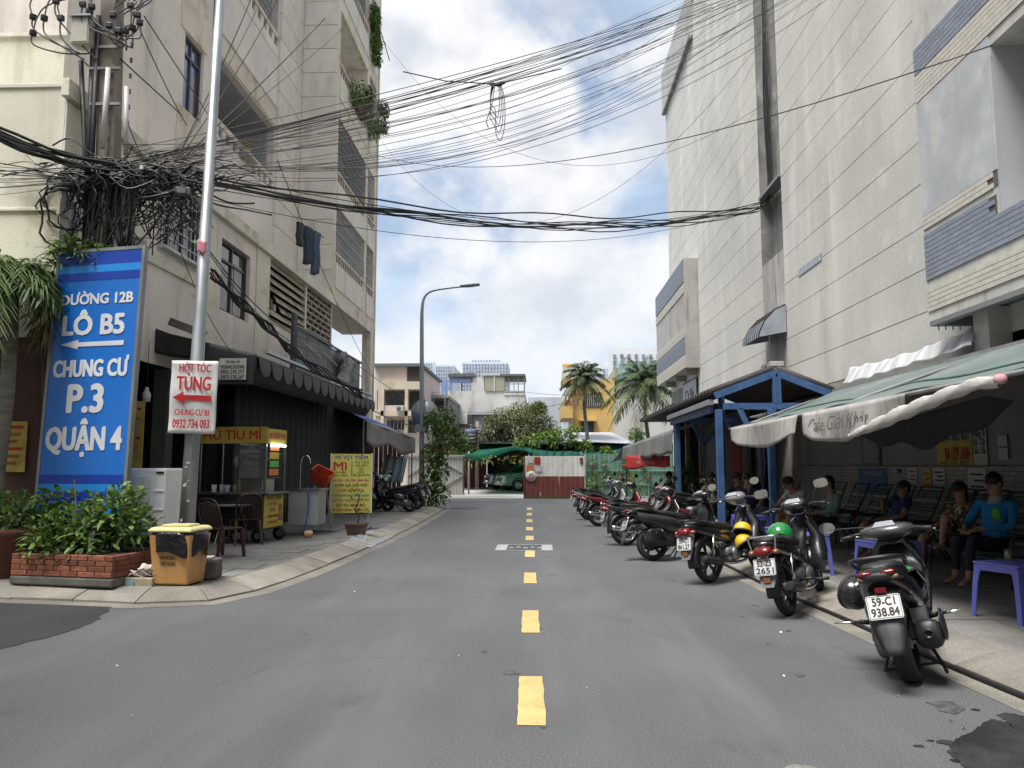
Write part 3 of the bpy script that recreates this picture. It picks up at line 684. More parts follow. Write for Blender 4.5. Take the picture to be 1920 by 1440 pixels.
RB = thing('panelled_building', 'windowless grey building clad in wide concrete panels with weathered streaks above the green awning', 'building', (XR, 10, 0))
YR1 = 36.3; YC0, YC1 = 19.32, 21.2; ZH, ZFAR = 27, 20.4; ZC = PX(1448, 484, XR).z; YS = 29.5
YD0, YD1 = 4.6, 8.55          # dark shop doorway
b = MB(); XW = XR + .03
wall_open(b, 'X', XW, -6, YC0, 0, ZH, [(YD0, YD1, PZ, 3.0)], 1.2, 0); wall_open(b, 'X', XW, YC1, YS, 0, ZH, [], .1, 0); wall_open(b, 'X', XW, YS, YR1, 0, ZFAR, [], .1, 0)
b.poly([(XW, YR1, 0), (20, YR1, 0), (20, YR1, ZFAR), (XW, YR1, ZFAR)]); b.poly([(XW, YS, ZFAR), (XW, YR1, ZFAR), (20, YR1, ZFAR), (20, YS, ZFAR)]); b.poly([(XW, YS, ZFAR), (20, YS, ZFAR), (20, YS, ZH), (XW, YS, ZH)])
b.poly([(XW, -6, ZH), (20, -6, ZH), (20, YS, ZH), (XW, YS, ZH)]); b.poly([(XW, -6, 0), (20, -6, 0), (20, -6, ZH), (XW, -6, ZH)])
part(b, 'wall', m_back, RB)
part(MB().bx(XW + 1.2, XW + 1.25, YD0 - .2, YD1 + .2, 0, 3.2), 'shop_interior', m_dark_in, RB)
# chase with the cables, recessed above its sill and stained below
b = MB(); d = .28
b.poly([(XW + d, YC0, ZC), (XW + d, YC1, ZC), (XW + d, YC1, ZH), (XW + d, YC0, ZH)]); b.poly([(XR, YC0, ZC), (XW + d, YC0, ZC), (XW + d, YC0, ZH), (XR, YC0, ZH)])
b.poly([(XR, YC1, ZC), (XW + d, YC1, ZC), (XW + d, YC1, ZH), (XR, YC1, ZH)]); b.poly([(XR, YC0, ZC), (XR, YC1, ZC), (XW + d, YC1, ZC), (XW + d, YC0, ZC)])
part(b, 'cable_chase', m_stain, RB)
part(MB().bx(XR + .0, XW + .3, YC0 + .004, YC1 - .004, 0, ZC), 'chase_base', m_stain_l, RB)
part(MB().bx(XR - .05, XR + .28, YC0 + .01, YC1 - .01, ZC + 1.9, ZC + 1.98), 'cable_bracket', m_grille_d, RB)
# cladding panels, each a piece of its own
PH = .70; z0 = 3.26; rows = []
while z0 < ZH - .2: rows.append(z0); z0 += PH
def panels(ya, yb_, zlo, zhi, n):
    w_ = (yb_ - ya) / n; me = MB().bx(0, .028, -w_ / 2 + .004, w_ / 2 - .004, -PH / 2 + .008, PH / 2 - .008).mesh('cladding_panel', m_panel)
    for z in rows:
        if z < zlo or z + PH > zhi: continue
        for k in range(n):
            yc = ya + w_ * (k + .5)
            if zlo < 3.5 and z < 3.2: continue
            ob('cladding_panel', me, RB, (ru(-.001, .002), yc - 10, z + PH / 2))
panels(11.1, YC0, 3.2, 18.7, 4); panels(YC1, YR1, 3.2, ZFAR + .1, 6); panels(YC1, YS, ZFAR, 24.5, 3)
part(MB().bx(XR, XR + .02, -6, 11.09, 3.0, ZH), 'near_wall_render', m_panel, RB)
part(MB().bx(XR, XR + .02, YC1 + .004, YR1, 1.52, 3.25), 'lower_render', m_panel, RB); part(MB().bx(XR, XR + .02, YD1 + .9, YC0 - .004, 1.52, 3.25), 'lower_render', mat('shaded_dirty_wall', (.3, .29, .265), .85, var=.15, vs=1.2, streak=((.17, .165, .15), .7, 2, .4)), RB)  # second piece: awning shade put into the base colour, dirt in the streaks
part(MB().bx(XR - .03, XR + .02, YD1, YD1 + .9, PZ, 3.25), 'door_pilaster', mat('slate_paint', (.13, .16, .19), .6, var=.1, vs=3), RB)
# fascia of the lower far roof
part(MB().bx(XR - .16, XR, YS, YR1 + .1, 18.75, 20.7), 'fascia', mat('fascia_render', (.46, .455, .435), .85, var=.1, vs=1, streak=((.25, .24, .22), .6, 2, .4)), RB)
part(MB().bx(XR - .17, XR, YS - .01, YR1 + .11, 18.62, 18.75), 'fascia_drip', m_stain, RB)
# small glass-block vent
vy0, vy1, vz0, vz1 = 16.75, 18.25, 5.99, 6.17
v_ = part(MB().bx(XR - .006, XR, vy0, vy1, vz0, vz1), 'vent', m_back, RB)
for k in range(7):
    a = vy0 + (vy1 - vy0) * k / 7; part(MB().bx(XR - .014, XR - .006, a + .015, a + (vy1 - vy0) / 7 - .015, vz0 + .012, vz1 - .012), 'glass_block', mat('glass_block', (.34, .38, .42), .25), v_)
# ---------------- white brick dado under the awning
def brick_rows(parent, X, ya, yb_, z0, n, rowh, bl, material, budget, nm='brick', t=.014, bigpart=None):
    me = MB().bx(-t, 0, -bl / 2 + .004, bl / 2 - .004, -rowh / 2 + .004, rowh / 2 - .004).mesh(nm, material)
    rest = MB(); cnt = 0; L_ = V(parent.location) if parent.parent is None else V(parent.parent.location)
    spots = []
    for r_ in range(n):
        y = yb_ - (bl / 2 if r_ % 2 else 0)
        if r_ % 2: spots.append((yb_ - bl / 4, z0 + (r_ + .5) * rowh, .5))
        while y - bl > ya: spots.append((y - bl / 2, z0 + (r_ + .5) * rowh, 1)); y -= bl
    spots.sort(key=lambda q: (q[0] ** 2 + 31) if q[0] > 7.6 else 1e6 - q[0])
    for (y, z, s_) in spots:
        if s_ == 1 and cnt < budget: ob(nm, me, parent, (X - L_.x, y - L_.y, z - L_.z)); cnt += 1
        else: rest.bx(X - t, X, y - bl * s_ / 2 + .004, y + bl * s_ / 2 - .004, z - rowh / 2 + .004, z + rowh / 2 - .004)
    if rest.v: part(rest, nm + 's_beyond', material, parent, kind='stuff')
    return cnt
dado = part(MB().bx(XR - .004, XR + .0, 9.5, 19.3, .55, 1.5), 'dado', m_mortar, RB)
brick_rows(dado, XR - .004, 9.5, 19.3, .62, 13, .0677, .23, mat('shaded_grimy_brick', (.33, .31, .275), .6, var=.12, vs=5, streak=((.15, .14, .125), .6, 3, 1), orand=.12), 120)  # brick colour darkened to carry the awning shade, plus grimy streaks
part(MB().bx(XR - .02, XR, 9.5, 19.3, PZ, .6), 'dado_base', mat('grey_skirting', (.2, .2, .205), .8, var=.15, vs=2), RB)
# ---------------- near projecting box with brick bands
YN1 = 11.15; NB = thing('brick_banded_balcony', 'projecting balcony box with bands of blue-grey and white bricks above the green awning', 'balcony', (XB, YN1, 3.57))
zy = lambda y: 3.6 + (600 - y) * .00808
yo1 = PX(1866, 250, XB).y; yo0 = 3.0; zo0, zo1 = PX(1878, 412, XB).z, PX(1860, 82, XB).z
b = MB(); wall_open(b, 'X', XB, -4, YN1, 3.57, 12, [(yo0, yo1, zo0, zo1)], .55, 0)
b.poly([(XB, YN1, 3.57), (XR, YN1, 3.57), (XR, YN1, 12), (XB, YN1, 12)])
part(b, 'box_wall', m_strip, NB)
part(MB().bx(XB + .12, XR, -4, YN1 - .12, 3.62, 3.7).bx(XB, XB + .12, -4, YN1, 3.5, 3.57).bx(XB + .12, XR, YN1 - .12, YN1, 3.5, 3.7), 'soffit', mat('soffit_grey', (.22, .23, .235), .85, var=.1, vs=1), NB)
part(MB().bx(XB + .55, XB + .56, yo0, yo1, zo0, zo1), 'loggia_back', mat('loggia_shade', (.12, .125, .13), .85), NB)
part(MB().bx(XB + .002, XB + .55, yo1 - .02, yo1, zo0, zo1), 'loggia_jamb', mat('lilac_render', (.42, .42, .45), .85, var=.06, vs=1.5), NB)
part(MB().bx(XB - .012, XB, yo1, YN1 - .004, zy(411), zy(198)), 'render_panel', m_render, NB)
part(MB().bx(XB - .014, XB, 4, yo1 - .002, zo0 - .012, zo0), 'render_panel', m_render, NB)
rh = .0677
bw1 = part(MB().bx(XB - .004, XB, 3, YN1 - .002, zy(587), zy(545)), 'brick_band', m_mortar, NB); brick_rows(bw1, XB - .004, 3, YN1 - .003, zy(587), 5, rh, .25, m_whtbrick, 75)
bb1 = part(MB().bx(XB - .004, XB, 3, YN1 - .002, zy(530), zy(530) + 6 * rh).bx(XB - .004, XB, yo1 + .06, YN1 - .002, zy(530) + 6 * rh, zy(448)), 'brick_band', m_mortar, NB)
brick_rows(bb1, XB - .004, 3, YN1 - .003, zy(530), 6, rh, .25, m_bluebrick, 80); brick_rows(bb1, XB - .004, yo1 + .06, YN1 - .003, zy(530) + 6 * rh, 4, rh, .25, m_bluebrick, 40)
bw2 = part(MB().bx(XB - .004, XB, yo1, YN1 - .002, zy(437), zy(411)), 'brick_band', m_mortar, NB); brick_rows(bw2, XB - .004, yo1, YN1 - .003, zy(437), 3, rh, .25, m_whtbrick, 30)
bw3 = part(MB().bx(XB - .004, XB, 3, YN1 - .002, zy(197), zy(197) + 6 * rh), 'brick_band', m_mortar, NB); brick_rows(bw3, XB - .004, 3, YN1 - .003, zy(197), 6, rh, .25, m_whtbrick, 90)
bb2 = part(MB().bx(XB - .004, XB, 3, YN1 - .002, zy(145), zy(145) + 6 * rh), 'brick_band', m_mortar, NB); brick_rows(bb2, XB - .004, 3, YN1 - .003, zy(145), 6, rh, .25, m_bluebrick, 90)
part(MB().bx(XR - .3, XR, 10.2, 10.55, 2.9, 3.6), 'bracket', m_strip, NB)
for k in range(4): part(MB().cyl((XB + .1 + k * .1, YN1 - .05, 3.5), (XB + .1 + k * .1, YN1 - .05, 3.44), .008), 'fixing', m_black, NB)
# ---------------- far projecting box
FBX = 5.65; y0, y1 = 29.75, 37.0; z0, z1 = 5.3, 9.62
FB = thing('far_balcony', 'shallow balcony box with ribbed blue and white bands far along the panelled wall', 'balcony', (FBX, y0, z0))
part(MB().bx(FBX, XR, y0, y1, z0 + .02, z1), 'box_wall', m_stain_l if False else mat('grey_render', (.4, .39, .365), .88, var=.12, vs=1.2, streak=((.2, .19, .175), .7, 3, .4)), FB)
part(MB().bx(FBX - .01, XR, y0 - .012, y0, z0, z1), 'end_face', mat('stained_end', (.37, .36, .335), .88, var=.15, vs=1.5, streak=((.13, .125, .115), .7, 5, .4)), FB)
def courses(za, zb, n, m_):
    for k in range(n):
        a = za + (zb - za) * k / n; part(MB().bx(FBX - .03, FBX, y0, y1, a + .012, a + (zb - za) / n - .012), 'tile_course', m_, FB)
courses(z0, z0 + .5, 6, m_whtbrick); courses(z0 + .55, z0 + 1.15, 8, m_bluebrick); courses(z0 + 1.2, z0 + 1.55, 4, m_whtbrick); courses(z0 + 2.95, z0 + 3.3, 4, m_whtbrick); courses(z0 + 3.4, z1, 9, m_bluebrick)
for k in range(3): part(MB().bx(FBX + .1, XR, y0 + .5 + k * 2.4, y0 + .7 + k * 2.4, z0 - .22, z0 + .02), 'bracket', m_concrete, FB)
# ---------------- wall mounted things
AC = thing('air_conditioner', 'beige outdoor air conditioning unit on the panelled wall under a small hood', 'air conditioner', (XR, 19.75, 3.35))
def ac_unit(root, x0, x1, y0, y1, z0, z1, face='-X'):
    part(MB().bx(x0, x1, y0, y1, z0, z1), 'casing', mat('ac_casing', (.45, .44, .4), .5, var=.08, vs=4), root, bevel=.015)
    if face == '-X':
        yc, zc_ = (y0 + y1) / 2, (z0 + z1) / 2; r_ = (z1 - z0) * .42
        part(MB().lathe([(.0, 0), (r_, 0), (r_, .01)], 20, (x0 - .004, yc - .08, zc_), M.Rotation(-math.pi / 2, 3, 'Y')), 'fan', m_black, root)
        for k in range(5): part(MB().lathe([(r_ * (k + .8) / 5, .0), (r_ * (k + 1) / 5, .0), (r_ * (k + 1) / 5, .012), (r_ * (k + .8) / 5, .012)], 20, (x0 - .006, yc - .08, zc_), M.Rotation(-math.pi / 2, 3, 'Y')), 'fan_guard', m_grille, root)
    else:
        xc, zc_ = (x0 + x1) / 2, (z0 + z1) / 2; r_ = (z1 - z0) * .4
        part(MB().lathe([(.0, 0), (r_, 0)], 18, (xc - (x1 - x0) * .1, y0 - .004, zc_), M.Rotation(math.pi / 2, 3, 'X')), 'fan', m_black, root)
        for k in range(4): part(MB().lathe([(r_ * (k + .75) / 4, .0), (r_ * (k + 1) / 4, .0), (r_ * (k + 1) / 4, .012), (r_ * (k + .75) / 4, .012)], 18, (xc - (x1 - x0) * .1, y0 - .006, zc_), M.Rotation(math.pi / 2, 3, 'X')), 'fan_guard', m_grille, root)
ac_unit(AC, XR - .42, XR - .08, 19.35, 20.2, 3.35, 4.12)
for k in range(7): part(MB().bx(XR - .4, XR - .1, 19.335, 19.347, 3.42 + k * .09, 3.46 + k * .09), 'side_louvre', m_black, AC)
part(MB().bx(XR - .4, XR + .02, 19.4, 19.46, 3.3, 3.348).bx(XR - .4, XR + .02, 20.05, 20.11, 3.3, 3.348), 'wall_bracket', m_grille_d, AC)
part(MB().tube([(XR - .2, 20.25, 3.8), (XR - .15, 20.9, 3.7), (XR - .05, 21.6, 4.0), (XR - .05, 21.7, 4.3)], .035, 8), 'pipe', mat('pipe_lag', (.2, .19, .18), .8), AC)
# curved hood over the unit
HD = thing('wall_hood', 'small grey and white striped curved canopy fixed high on the panelled wall', 'awning', (XR, 19.7, 4.7))
m_h1 = mat('hood_grey', (.3, .33, .37), .6, var=.12, vs=4); m_h2 = mat('hood_white', (.5, .51, .53), .6, var=.12, vs=4)
ha, hb = 19.25, 20.75; prof = [(XR - .02, 5.55), (XR - .3, 5.42), (XR - .55, 5.15), (XR - .7, 4.85), (XR - .72, 4.72)]
for k in range(8):
    ya = ha + (hb - ha) * k / 8; yb2 = ha + (hb - ha) * (k + 1) / 8
    part(MB().loft([[(x, ya, z) for x, z in prof] + [(x + .012, ya, z - .012) for x, z in prof[::-1]], [(x, yb2, z) for x, z in prof] + [(x + .012, yb2, z - .012) for x, z in prof[::-1]]], sm=False), 'stripe', m_h1, HD)
for k in range(9):
    ya = ha + (hb - ha) * k / 8; part(MB().tube([(x - .008, ya, z + .004) for x, z in prof], .009, 5), 'rib', m_black, HD)
for ye in (ha, hb):
    part(MB().prism([(x, ye, z) for x, z in prof] + [(XR - .02, ye, 4.85)], (0, .01, 0)), 'end_cheek', m_h1, HD)
# ================================================================ far end of the street
def facade_building(name, label, Y, x0, x1, y_top, wallm, depth=12, extra=None, cat='building', group=None, ybot=0):
    """block whose front faces the camera: pixel x-range and pixel top at distance Y"""
    a = PY(x0, y_top, Y); c = PY(x1, y_top, Y)
    t = thing(name, label, cat, ((a.x + c.x) / 2, Y, 0), 0, group)
    part(MB().bx(a.x, c.x, Y, Y + depth, ybot, a.z), 'wall', wallm, t)
    return t, a.x, c.x, a.z
def front_window(t, Y, x0, y0, x1, y1, mg=None, mf=None, bars=0, proud=.03, nm='window', mull=1):
    a = PY(x0, y1, Y); c = PY(x1, y0, Y); fr = .06
    w = part(MB().bx(a.x, c.x, Y - proud, Y - proud + .02, a.z, c.z), nm, mg or m_glass, t)
    f = MB()
    for (xa, xb, za, zb) in ((a.x - fr, a.x, a.z - fr, c.z + fr), (c.x, c.x + fr, a.z - fr, c.z + fr), (a.x, c.x, c.z, c.z + fr), (a.x, c.x, a.z - fr, a.z)): f.bx(xa, xb, Y - proud - .04, Y, za, zb)
    for k in range(mull): x = a.x + (c.x - a.x) * (k + 1) / (mull + 1); f.bx(x - .03, x + .03, Y - proud - .03, Y - proud, a.z, c.z)
    part(f, 'frame', mf or m_frame_br, w)
    for k in range(bars):
        x = a.x + (c.x - a.x) * (k + .5) / bars; part(MB().bx(x - .015, x + .015, Y - proud - .08, Y - proud - .05, a.z, c.z), 'bar', m_grille, w)
    return w
def fbox(t, nm, Y, x0, y0, x1, y1, ya, yb_, m_, **k):
    """box whose front at distance Y+ya covers the pixel rectangle"""
    a = PY(x0, y1, Y + ya); c = PY(x1, y0, Y + ya); return part(MB().bx(a.x, c.x, Y + ya, Y + yb_, a.z, c.z), nm, m_, t, **k)
m_pk2 = mat('pale_pink_house', (.6, .5, .46), .85, var=.07, vs=.6, streak=((.4, .34, .3), .4, 1.5, .3), orand=0)
m_crm2 = mat('cream_house', (.55, .48, .38), .85, var=.12, vs=.8, streak=((.28, .22, .16), .6, 2, .4), orand=0)
m_wht2 = mat('weathered_white', (.55, .54, .51), .88, var=.1, vs=.5, streak=((.12, .12, .11), .85, 1.2, .3), patch=((.3, .3, .28), .6, .55, .72, (1, 1, .3)), orand=0)
m_gry2 = mat('pale_grey_house', (.46, .49, .53), .85, var=.06, vs=.5, streak=((.32, .34, .36), .5, 1.5, .3), orand=0)
m_yl2 = mat('ochre_house', (.6, .41, .15), .85, var=.06, vs=.6, streak=((.42, .27, .09), .4, 1.5, .3), orand=0)
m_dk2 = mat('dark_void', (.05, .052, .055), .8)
m_roof_d = mat('roof_sheet_dark', (.12, .125, .13), .7, var=.2, vs=3)
# --- pink house with balcony
Y = 52; t, ax, bx_, zt = facade_building('pink_house', 'pale pink house with a small balcony, potted plant and outdoor air conditioner', Y, 703, 789, 685, m_pk2, 10)
fbox(t, 'roof', Y, 700, 681, 792, 687, -.4, 10.2, m_roof_d)
fbox(t, 'timber_screen', Y, 763, 686, 789, 716, -.05, .0, mat('dark_timber', (.055, .05, .045), .8, var=.3, vs=4, stretch=(9, 9, .5)))
fbox(t, 'cornice', Y, 712, 715, 789, 730, -1.0, 0, m_crm2); fbox(t, 'balcony_slab', Y, 703, 770, 789, 780, -1.0, 0, m_crm2)
for xa in (713, 758): fbox(t, 'column', Y, xa, 730, xa + 7, 812, -1.0, -.7, m_crm2)
fbox(t, 'column', Y, 703, 730, 707, 830, -.95, -.6, m_crm2)
fbox(t, 'balcony_parapet', Y, 714, 760, 758, 770, -.9, -.8, m_pk2)
w = front_window(t, Y, 721, 736, 757, 760, m_glass, m_frame_br, 0, .03, 'window', 2); w = front_window(t, Y, 769, 736, 787, 765, m_dk2, m_frame_br, 0, .03, 'window', 0)
front_window(t, Y, 728, 790, 757, 804, m_glass, m_frame_br, 4); front_window(t, Y, 767, 790, 780, 810, m_dk2, m_frame_br, 0)
for k in range(9):
    x = 768 + k * 2.3; fbox(t, 'railing_bar', Y, x, 757, x + .5, 770, -.92, -.9, m_black)
AC2 = thing('air_conditioner', 'white outdoor air conditioning unit mounted on the pink house below its balcony', 'air conditioner', tuple(PY(748, 770, Y - 1.5)))
a = PY(742, 771, Y - 1.5); c = PY(756, 760, Y - 1.5); ac_unit(AC2, a.x, c.x, Y - 1.5, Y - 1.05, a.z, c.z, '-Y')
# dark neighbour between pink and white houses
t, *_ = facade_building('grey_house', 'low dark grey house with shaded balcony wedged beside the pink house', 58, 786, 840, 742, mat('dark_grey_wall', (.2, .2, .195), .85, var=.15, vs=1), 8)
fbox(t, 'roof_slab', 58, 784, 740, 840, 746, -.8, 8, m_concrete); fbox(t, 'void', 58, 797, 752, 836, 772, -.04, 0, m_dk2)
for xa in (798, 812, 833): fbox(t, 'post', 58, xa, 746, xa + 2, 785, -.8, -.7, m_grille_d)
for k in range(7): fbox(t, 'roof_rail', 58, 800 + k * 5.5, 735, 801 + k * 5.5, 741, -.5, -.4, m_grille)
fbox(t, 'roof_rail', 58, 800, 735, 834, 736, -.5, -.4, m_grille)
# --- weathered white house with roof frames
Y = 66; t, *_ = facade_building('weathered_house', 'tall weathered white house with black streaks and open roof-terrace frames', Y, 840, 984, 733, m_wht2, 12)
a = PY(840, 733, Y)
fbox(t, 'raised_wall', Y, 886, 708, 908, 733, 0, 6, m_wht2); fbox(t, 'parapet', Y, 945, 733, 984, 741, -.06, 0, m_wht2)
m_bl = mat('periwinkle_frame', (.2, .27, .5), .6, var=.1, vs=4)
fbox(t, 'terrace_roof', Y, 840, 700, 890, 706, -.2, 5, m_roof_d); fbox(t, 'terrace_beam', Y, 842, 710, 884, 717, 0, .3, m_bl); fbox(t, 'terrace_post', Y, 828, 712, 838, 740, 0, .4, m_bl); fbox(t, 'terrace_post', Y, 842, 717, 848, 733, 0, .3, m_bl); fbox(t, 'terrace_post', Y, 864, 717, 867, 733, 3, 3.3, m_bl)
fbox(t, 'terrace_roof', Y, 903, 699, 940, 704, -.2, 5, m_gry2); fbox(t, 'blind', Y, 909, 705, 946, 733, -.1, -.05, mat('reed_blind', (.34, .33, .24), .8, var=.15, vs=2, stretch=(.5, .5, 18))); fbox(t, 'blind_post', Y, 926, 702, 928, 733, -.16, -.1, m_grille)
fbox(t, 'terrace_roof', Y, 938, 701, 985, 705, -.2, 5, m_roof_d)
for xa in (946, 953, 963, 971, 982): fbox(t, 'terrace_post', Y, xa, 705, xa + (2.6 if xa == 982 else 1.6), 734, 0, .15, m_grille_d)
fbox(t, 'terrace_rail', Y, 946, 719, 982, 720.5, 0, .1, m_grille_d); fbox(t, 'terrace_bed', Y, 946, 733, 984, 735, -.1, .2, m_concrete)
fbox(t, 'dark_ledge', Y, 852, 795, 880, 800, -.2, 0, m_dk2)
t2, *_ = facade_building('blue_grey_house', 'plain pale blue-grey house with one small window behind the trees', 60, 884, 952, 774, m_gry2, 5)
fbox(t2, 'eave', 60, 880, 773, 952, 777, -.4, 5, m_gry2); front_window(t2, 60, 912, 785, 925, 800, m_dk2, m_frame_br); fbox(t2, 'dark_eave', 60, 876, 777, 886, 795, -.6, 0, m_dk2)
t3, *_ = facade_building('grey_party_house', 'plain grey-blue gabled house wall left of the ochre house', 78, 990, 1054, 745, m_gry2, 6)
a = PY(990, 758, 78); c = PY(1012, 745, 78)
# --- ochre house
Y = 62; t, ax, bx_, zt = facade_building('ochre_house', 'bright ochre yellow house with barred windows standing behind the coconut palm', Y, 1073, 1152, 711, m_yl2, 9)
fbox(t, 'side_wing', Y, 1053, 761, 1074, 783, -.6, 6, m_yl2); fbox(t, 'balcony_wall', Y, 1053, 760, 1074, 784, -1.2, -.6, m_yl2)
front_window(t, Y, 1100, 738, 1126, 762, m_dk2, m_frame_br, 7); front_window(t, Y, 1091, 792, 1112, 812, m_glass, m_frame_br, 0); fbox(t, 'window_hood', Y, 1085, 786, 1119, 789, -.7, 0, m_yl2)
fbox(t, 'roof_canopy', Y, 1053, 711, 1075, 720, -1.0, 2, mat('ochre_canopy', (.5, .3, .09), .8)); fbox(t, 'upper_wall', Y, 1056, 688, 1080, 711, 1, 6, mat('dirty_white', (.5, .5, .48), .8))
for k in range(6): fbox(t, 'balcony_bar', Y, 1055 + k * 3.2, 730, 1056 + k * 3.2, 758, -1.0, -.95, m_grille)
for k in range(8): fbox(t, 'gate_bar', Y, 1056 + k * 2.3, 784, 1057 + k * 2.3, 815, -.9, -.85, m_grille)
a = PY(1054, 761, Y - 1.0); c = PY(1075, 752, Y - 1.0); part(MB().prism([(a.x, Y - 1.2, a.z), (c.x, Y - 1.2, a.z), ((a.x + c.x) / 2 + .1, Y - 1.2, c.z + .1), ((a.x + c.x) / 2 - .2, Y - 1.2, c.z + .1)], (0, 1.0, 0)), 'tile_canopy', mat('terracotta', (.42, .16, .08), .8, var=.2, vs=6), t)
w = fbox(t, 'roof_sign', Y, 1054, 682, 1078, 689, 1.2, 1.3, mat('sign_cream', (.6, .55, .42), .6))
for k in range(5): fbox(t, 'sign_letter', Y, 1056 + k * 4.2, 683, 1058.6 + k * 4.2, 687.5, 1.1, 1.2, mat('sign_orange', (.7, .38, .04), .6))
# --- tall concrete house with green safety net
t, *_ = facade_building('netted_house', 'tall narrow concrete house with a green safety net hung on its top', 64, 1153, 1195, 690, mat('grey_cement', (.3, .295, .275), .9, var=.15, vs=.8, streak=((.15, .15, .14), .6, 1.5, .3)), 9)
m_net = mat('safety_net', (.26, .38, .35), .9, var=.15, vs=2)
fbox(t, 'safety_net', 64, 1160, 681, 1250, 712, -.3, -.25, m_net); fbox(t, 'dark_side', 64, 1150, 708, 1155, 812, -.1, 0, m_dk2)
t, *_ = facade_building('white_house', 'blank white rendered house wall behind the second coconut palm', 60, 1155, 1290, 748, mat('white_render', (.58, .57, .54), .85, var=.08, vs=.5, streak=((.4, .39, .36), .5, 1.5, .3), orand=0), 3.5)
fbox(t, 'narrow_slit', 60, 1158, 770, 1160, 787, -.03, 0, m_dk2)
# --- distant towers
def tower(name, label, Y, x0, x1, yt, wallm, nx, nz_, px0, py0, dx, dy, ww, wh, setb=None, depth=30):
    t, ax, bx_, zt = facade_building(name, label, Y, x0, x1, yt, wallm, depth)
    s = Y / FPX; me = MB().bx(-ww * s / 2, ww * s / 2, -.5, 0, -wh * s / 2, wh * s / 2).mesh('window', m_tw); me2 = MB().bx(-dx * s * .46, dx * s * .46, -1.0, 0, -.25, .25).mesh('balcony_slab', wallm)
    for i in range(nx):
        for j in range(nz_):
            p = PY(px0 + i * dx, py0 + j * dy, Y); ob('window', me, t, V(p) - V(t.location) + V((0, -.02, 0)))
    return t
m_tw = mat('tower_window', (.2, .26, .33), .2, var=.1, vs=.1, orand=.25)
m_tower = mat('tower_hazed', (.62, .655, .7), .8, var=.05, vs=.05, orand=.02)  # haze of distance is put into both tower wall colours as blue-grey
m_tower2 = mat('tower_hazed_pale', (.6, .64, .7), .8, var=.05, vs=.05, orand=.02)
Yt = 330
tower('apartment_tower', 'pale tall apartment tower far behind the lamp post, right wing', Yt, 815, 850, 684, m_tower, 7, 14, 818.5, 689, 4.6, 6.6, 2.3, 3.2)
tower('apartment_tower', 'pale tall apartment tower far behind the lamp post, narrow left wing', Yt + 15, 787, 813, 678, m_tower2, 5, 15, 790.5, 683, 4.6, 6.6, 2.3, 3.2)
tower('apartment_tower', 'wide pale apartment tower far behind the roof-terrace house', Yt + 40, 866, 952, 679, m_tower, 15, 10, 870, 684, 5.7, 6.6, 3.2, 3.2)
tower('tower_crown', 'stepped upper block of the wide pale apartment tower', Yt + 42, 882, 938, 674.5, m_tower2, 10, 1, 886, 677, 5.4, 5, 3, 2)
tower('white_tower', 'long white apartment block with large windows behind the palms', 180, 1146, 1330, 652, mat('tower_warm_white', (.66, .67, .67), .8, var=.05, vs=.1, orand=.02), 12, 8, 1152, 668, 13.5, 12.2, 5.6, 7)
tower('white_tower', 'lower white wing of the apartment block behind the ochre house', 190, 1128, 1158, 685, m_tower2, 3, 8, 1132, 694, 9, 9, 4.5, 4)
# --- roof over the yard behind the fence
t = thing('shed', 'low shed with a pale sheet-metal roof behind the green fence', 'shed', tuple(G(1130, 905)))
a = PY(1065, 818, 52); c = PY(1190, 830, 49)
part(MB().prism([(a.x, 49, c.z + .1), (c.x, 49, c.z - .1), (c.x - 1, 54, a.z + .3), (a.x + .4, 54, a.z + .3)], (0, 0, .05)), 'roof', mat('zinc_roof', (.5, .52, .55), .5, metal=.3, var=.1, vs=2, stretch=(6, .6, 1)), t)
part(MB().bx(a.x + .4, c.x - .4, 49.5, 53.5, 0, c.z - .15), 'wall', m_dk2, t)
# ================================================================ motorbikes
m_tyre = mat('tyre', (.02, .02, .021), .8, var=.2, vs=10, bump=.6, bs=90)
m_rim_d = mat('rim_dark', (.04, .04, .042), .4, metal=.6)
m_rim_c = mat('rim_chrome', (.55, .55, .56), .22, metal=1.0)
m_plas = mat('bike_black_plastic', (.016, .016, .018), .42, var=.2, vs=5)
m_seat = mat('seat_vinyl', (.014, .014, .015), .6, var=.2, vs=8, bump=.1, bs=90)
m_alloy = mat('engine_alloy', (.2, .2, .205), .45, metal=.75, var=.25, vs=14)
m_chrome = mat('chrome', (.62, .62, .63), .16, metal=1.0, var=.04)
m_redl = mat('tail_lens', (.16, .006, .008), .15, coat=.6)
m_amber = mat('amber_lens', (.26, .09, .03), .2, coat=.5)
m_clear = mat('lamp_lens', (.55, .56, .57), .12, coat=.6)
m_plate = mat('plate_white', (.62, .62, .61), .45, var=.05, vs=12)
m_ink = mat('plate_ink', (.015, .015, .016), .6)
m_mirror = mat('mirror_glass', (.75, .77, .8), .03, metal=1.0, var=.0, rvar=0)
def paint(n, c): return mat('bike_paint_' + n, c, .28, var=.06, vs=4, coat=.7)
def ring(x, z, hw, hh, n=14, p=2.6, y=0.0):
    out = []
    for i in range(n):
        a = 2 * math.pi * i / n; c, s = math.cos(a), math.sin(a)
        out.append(V((x, y + hw * math.copysign(abs(c) ** (2 / p), c), z + hh * math.copysign(abs(s) ** (2 / p), s))))
    return out
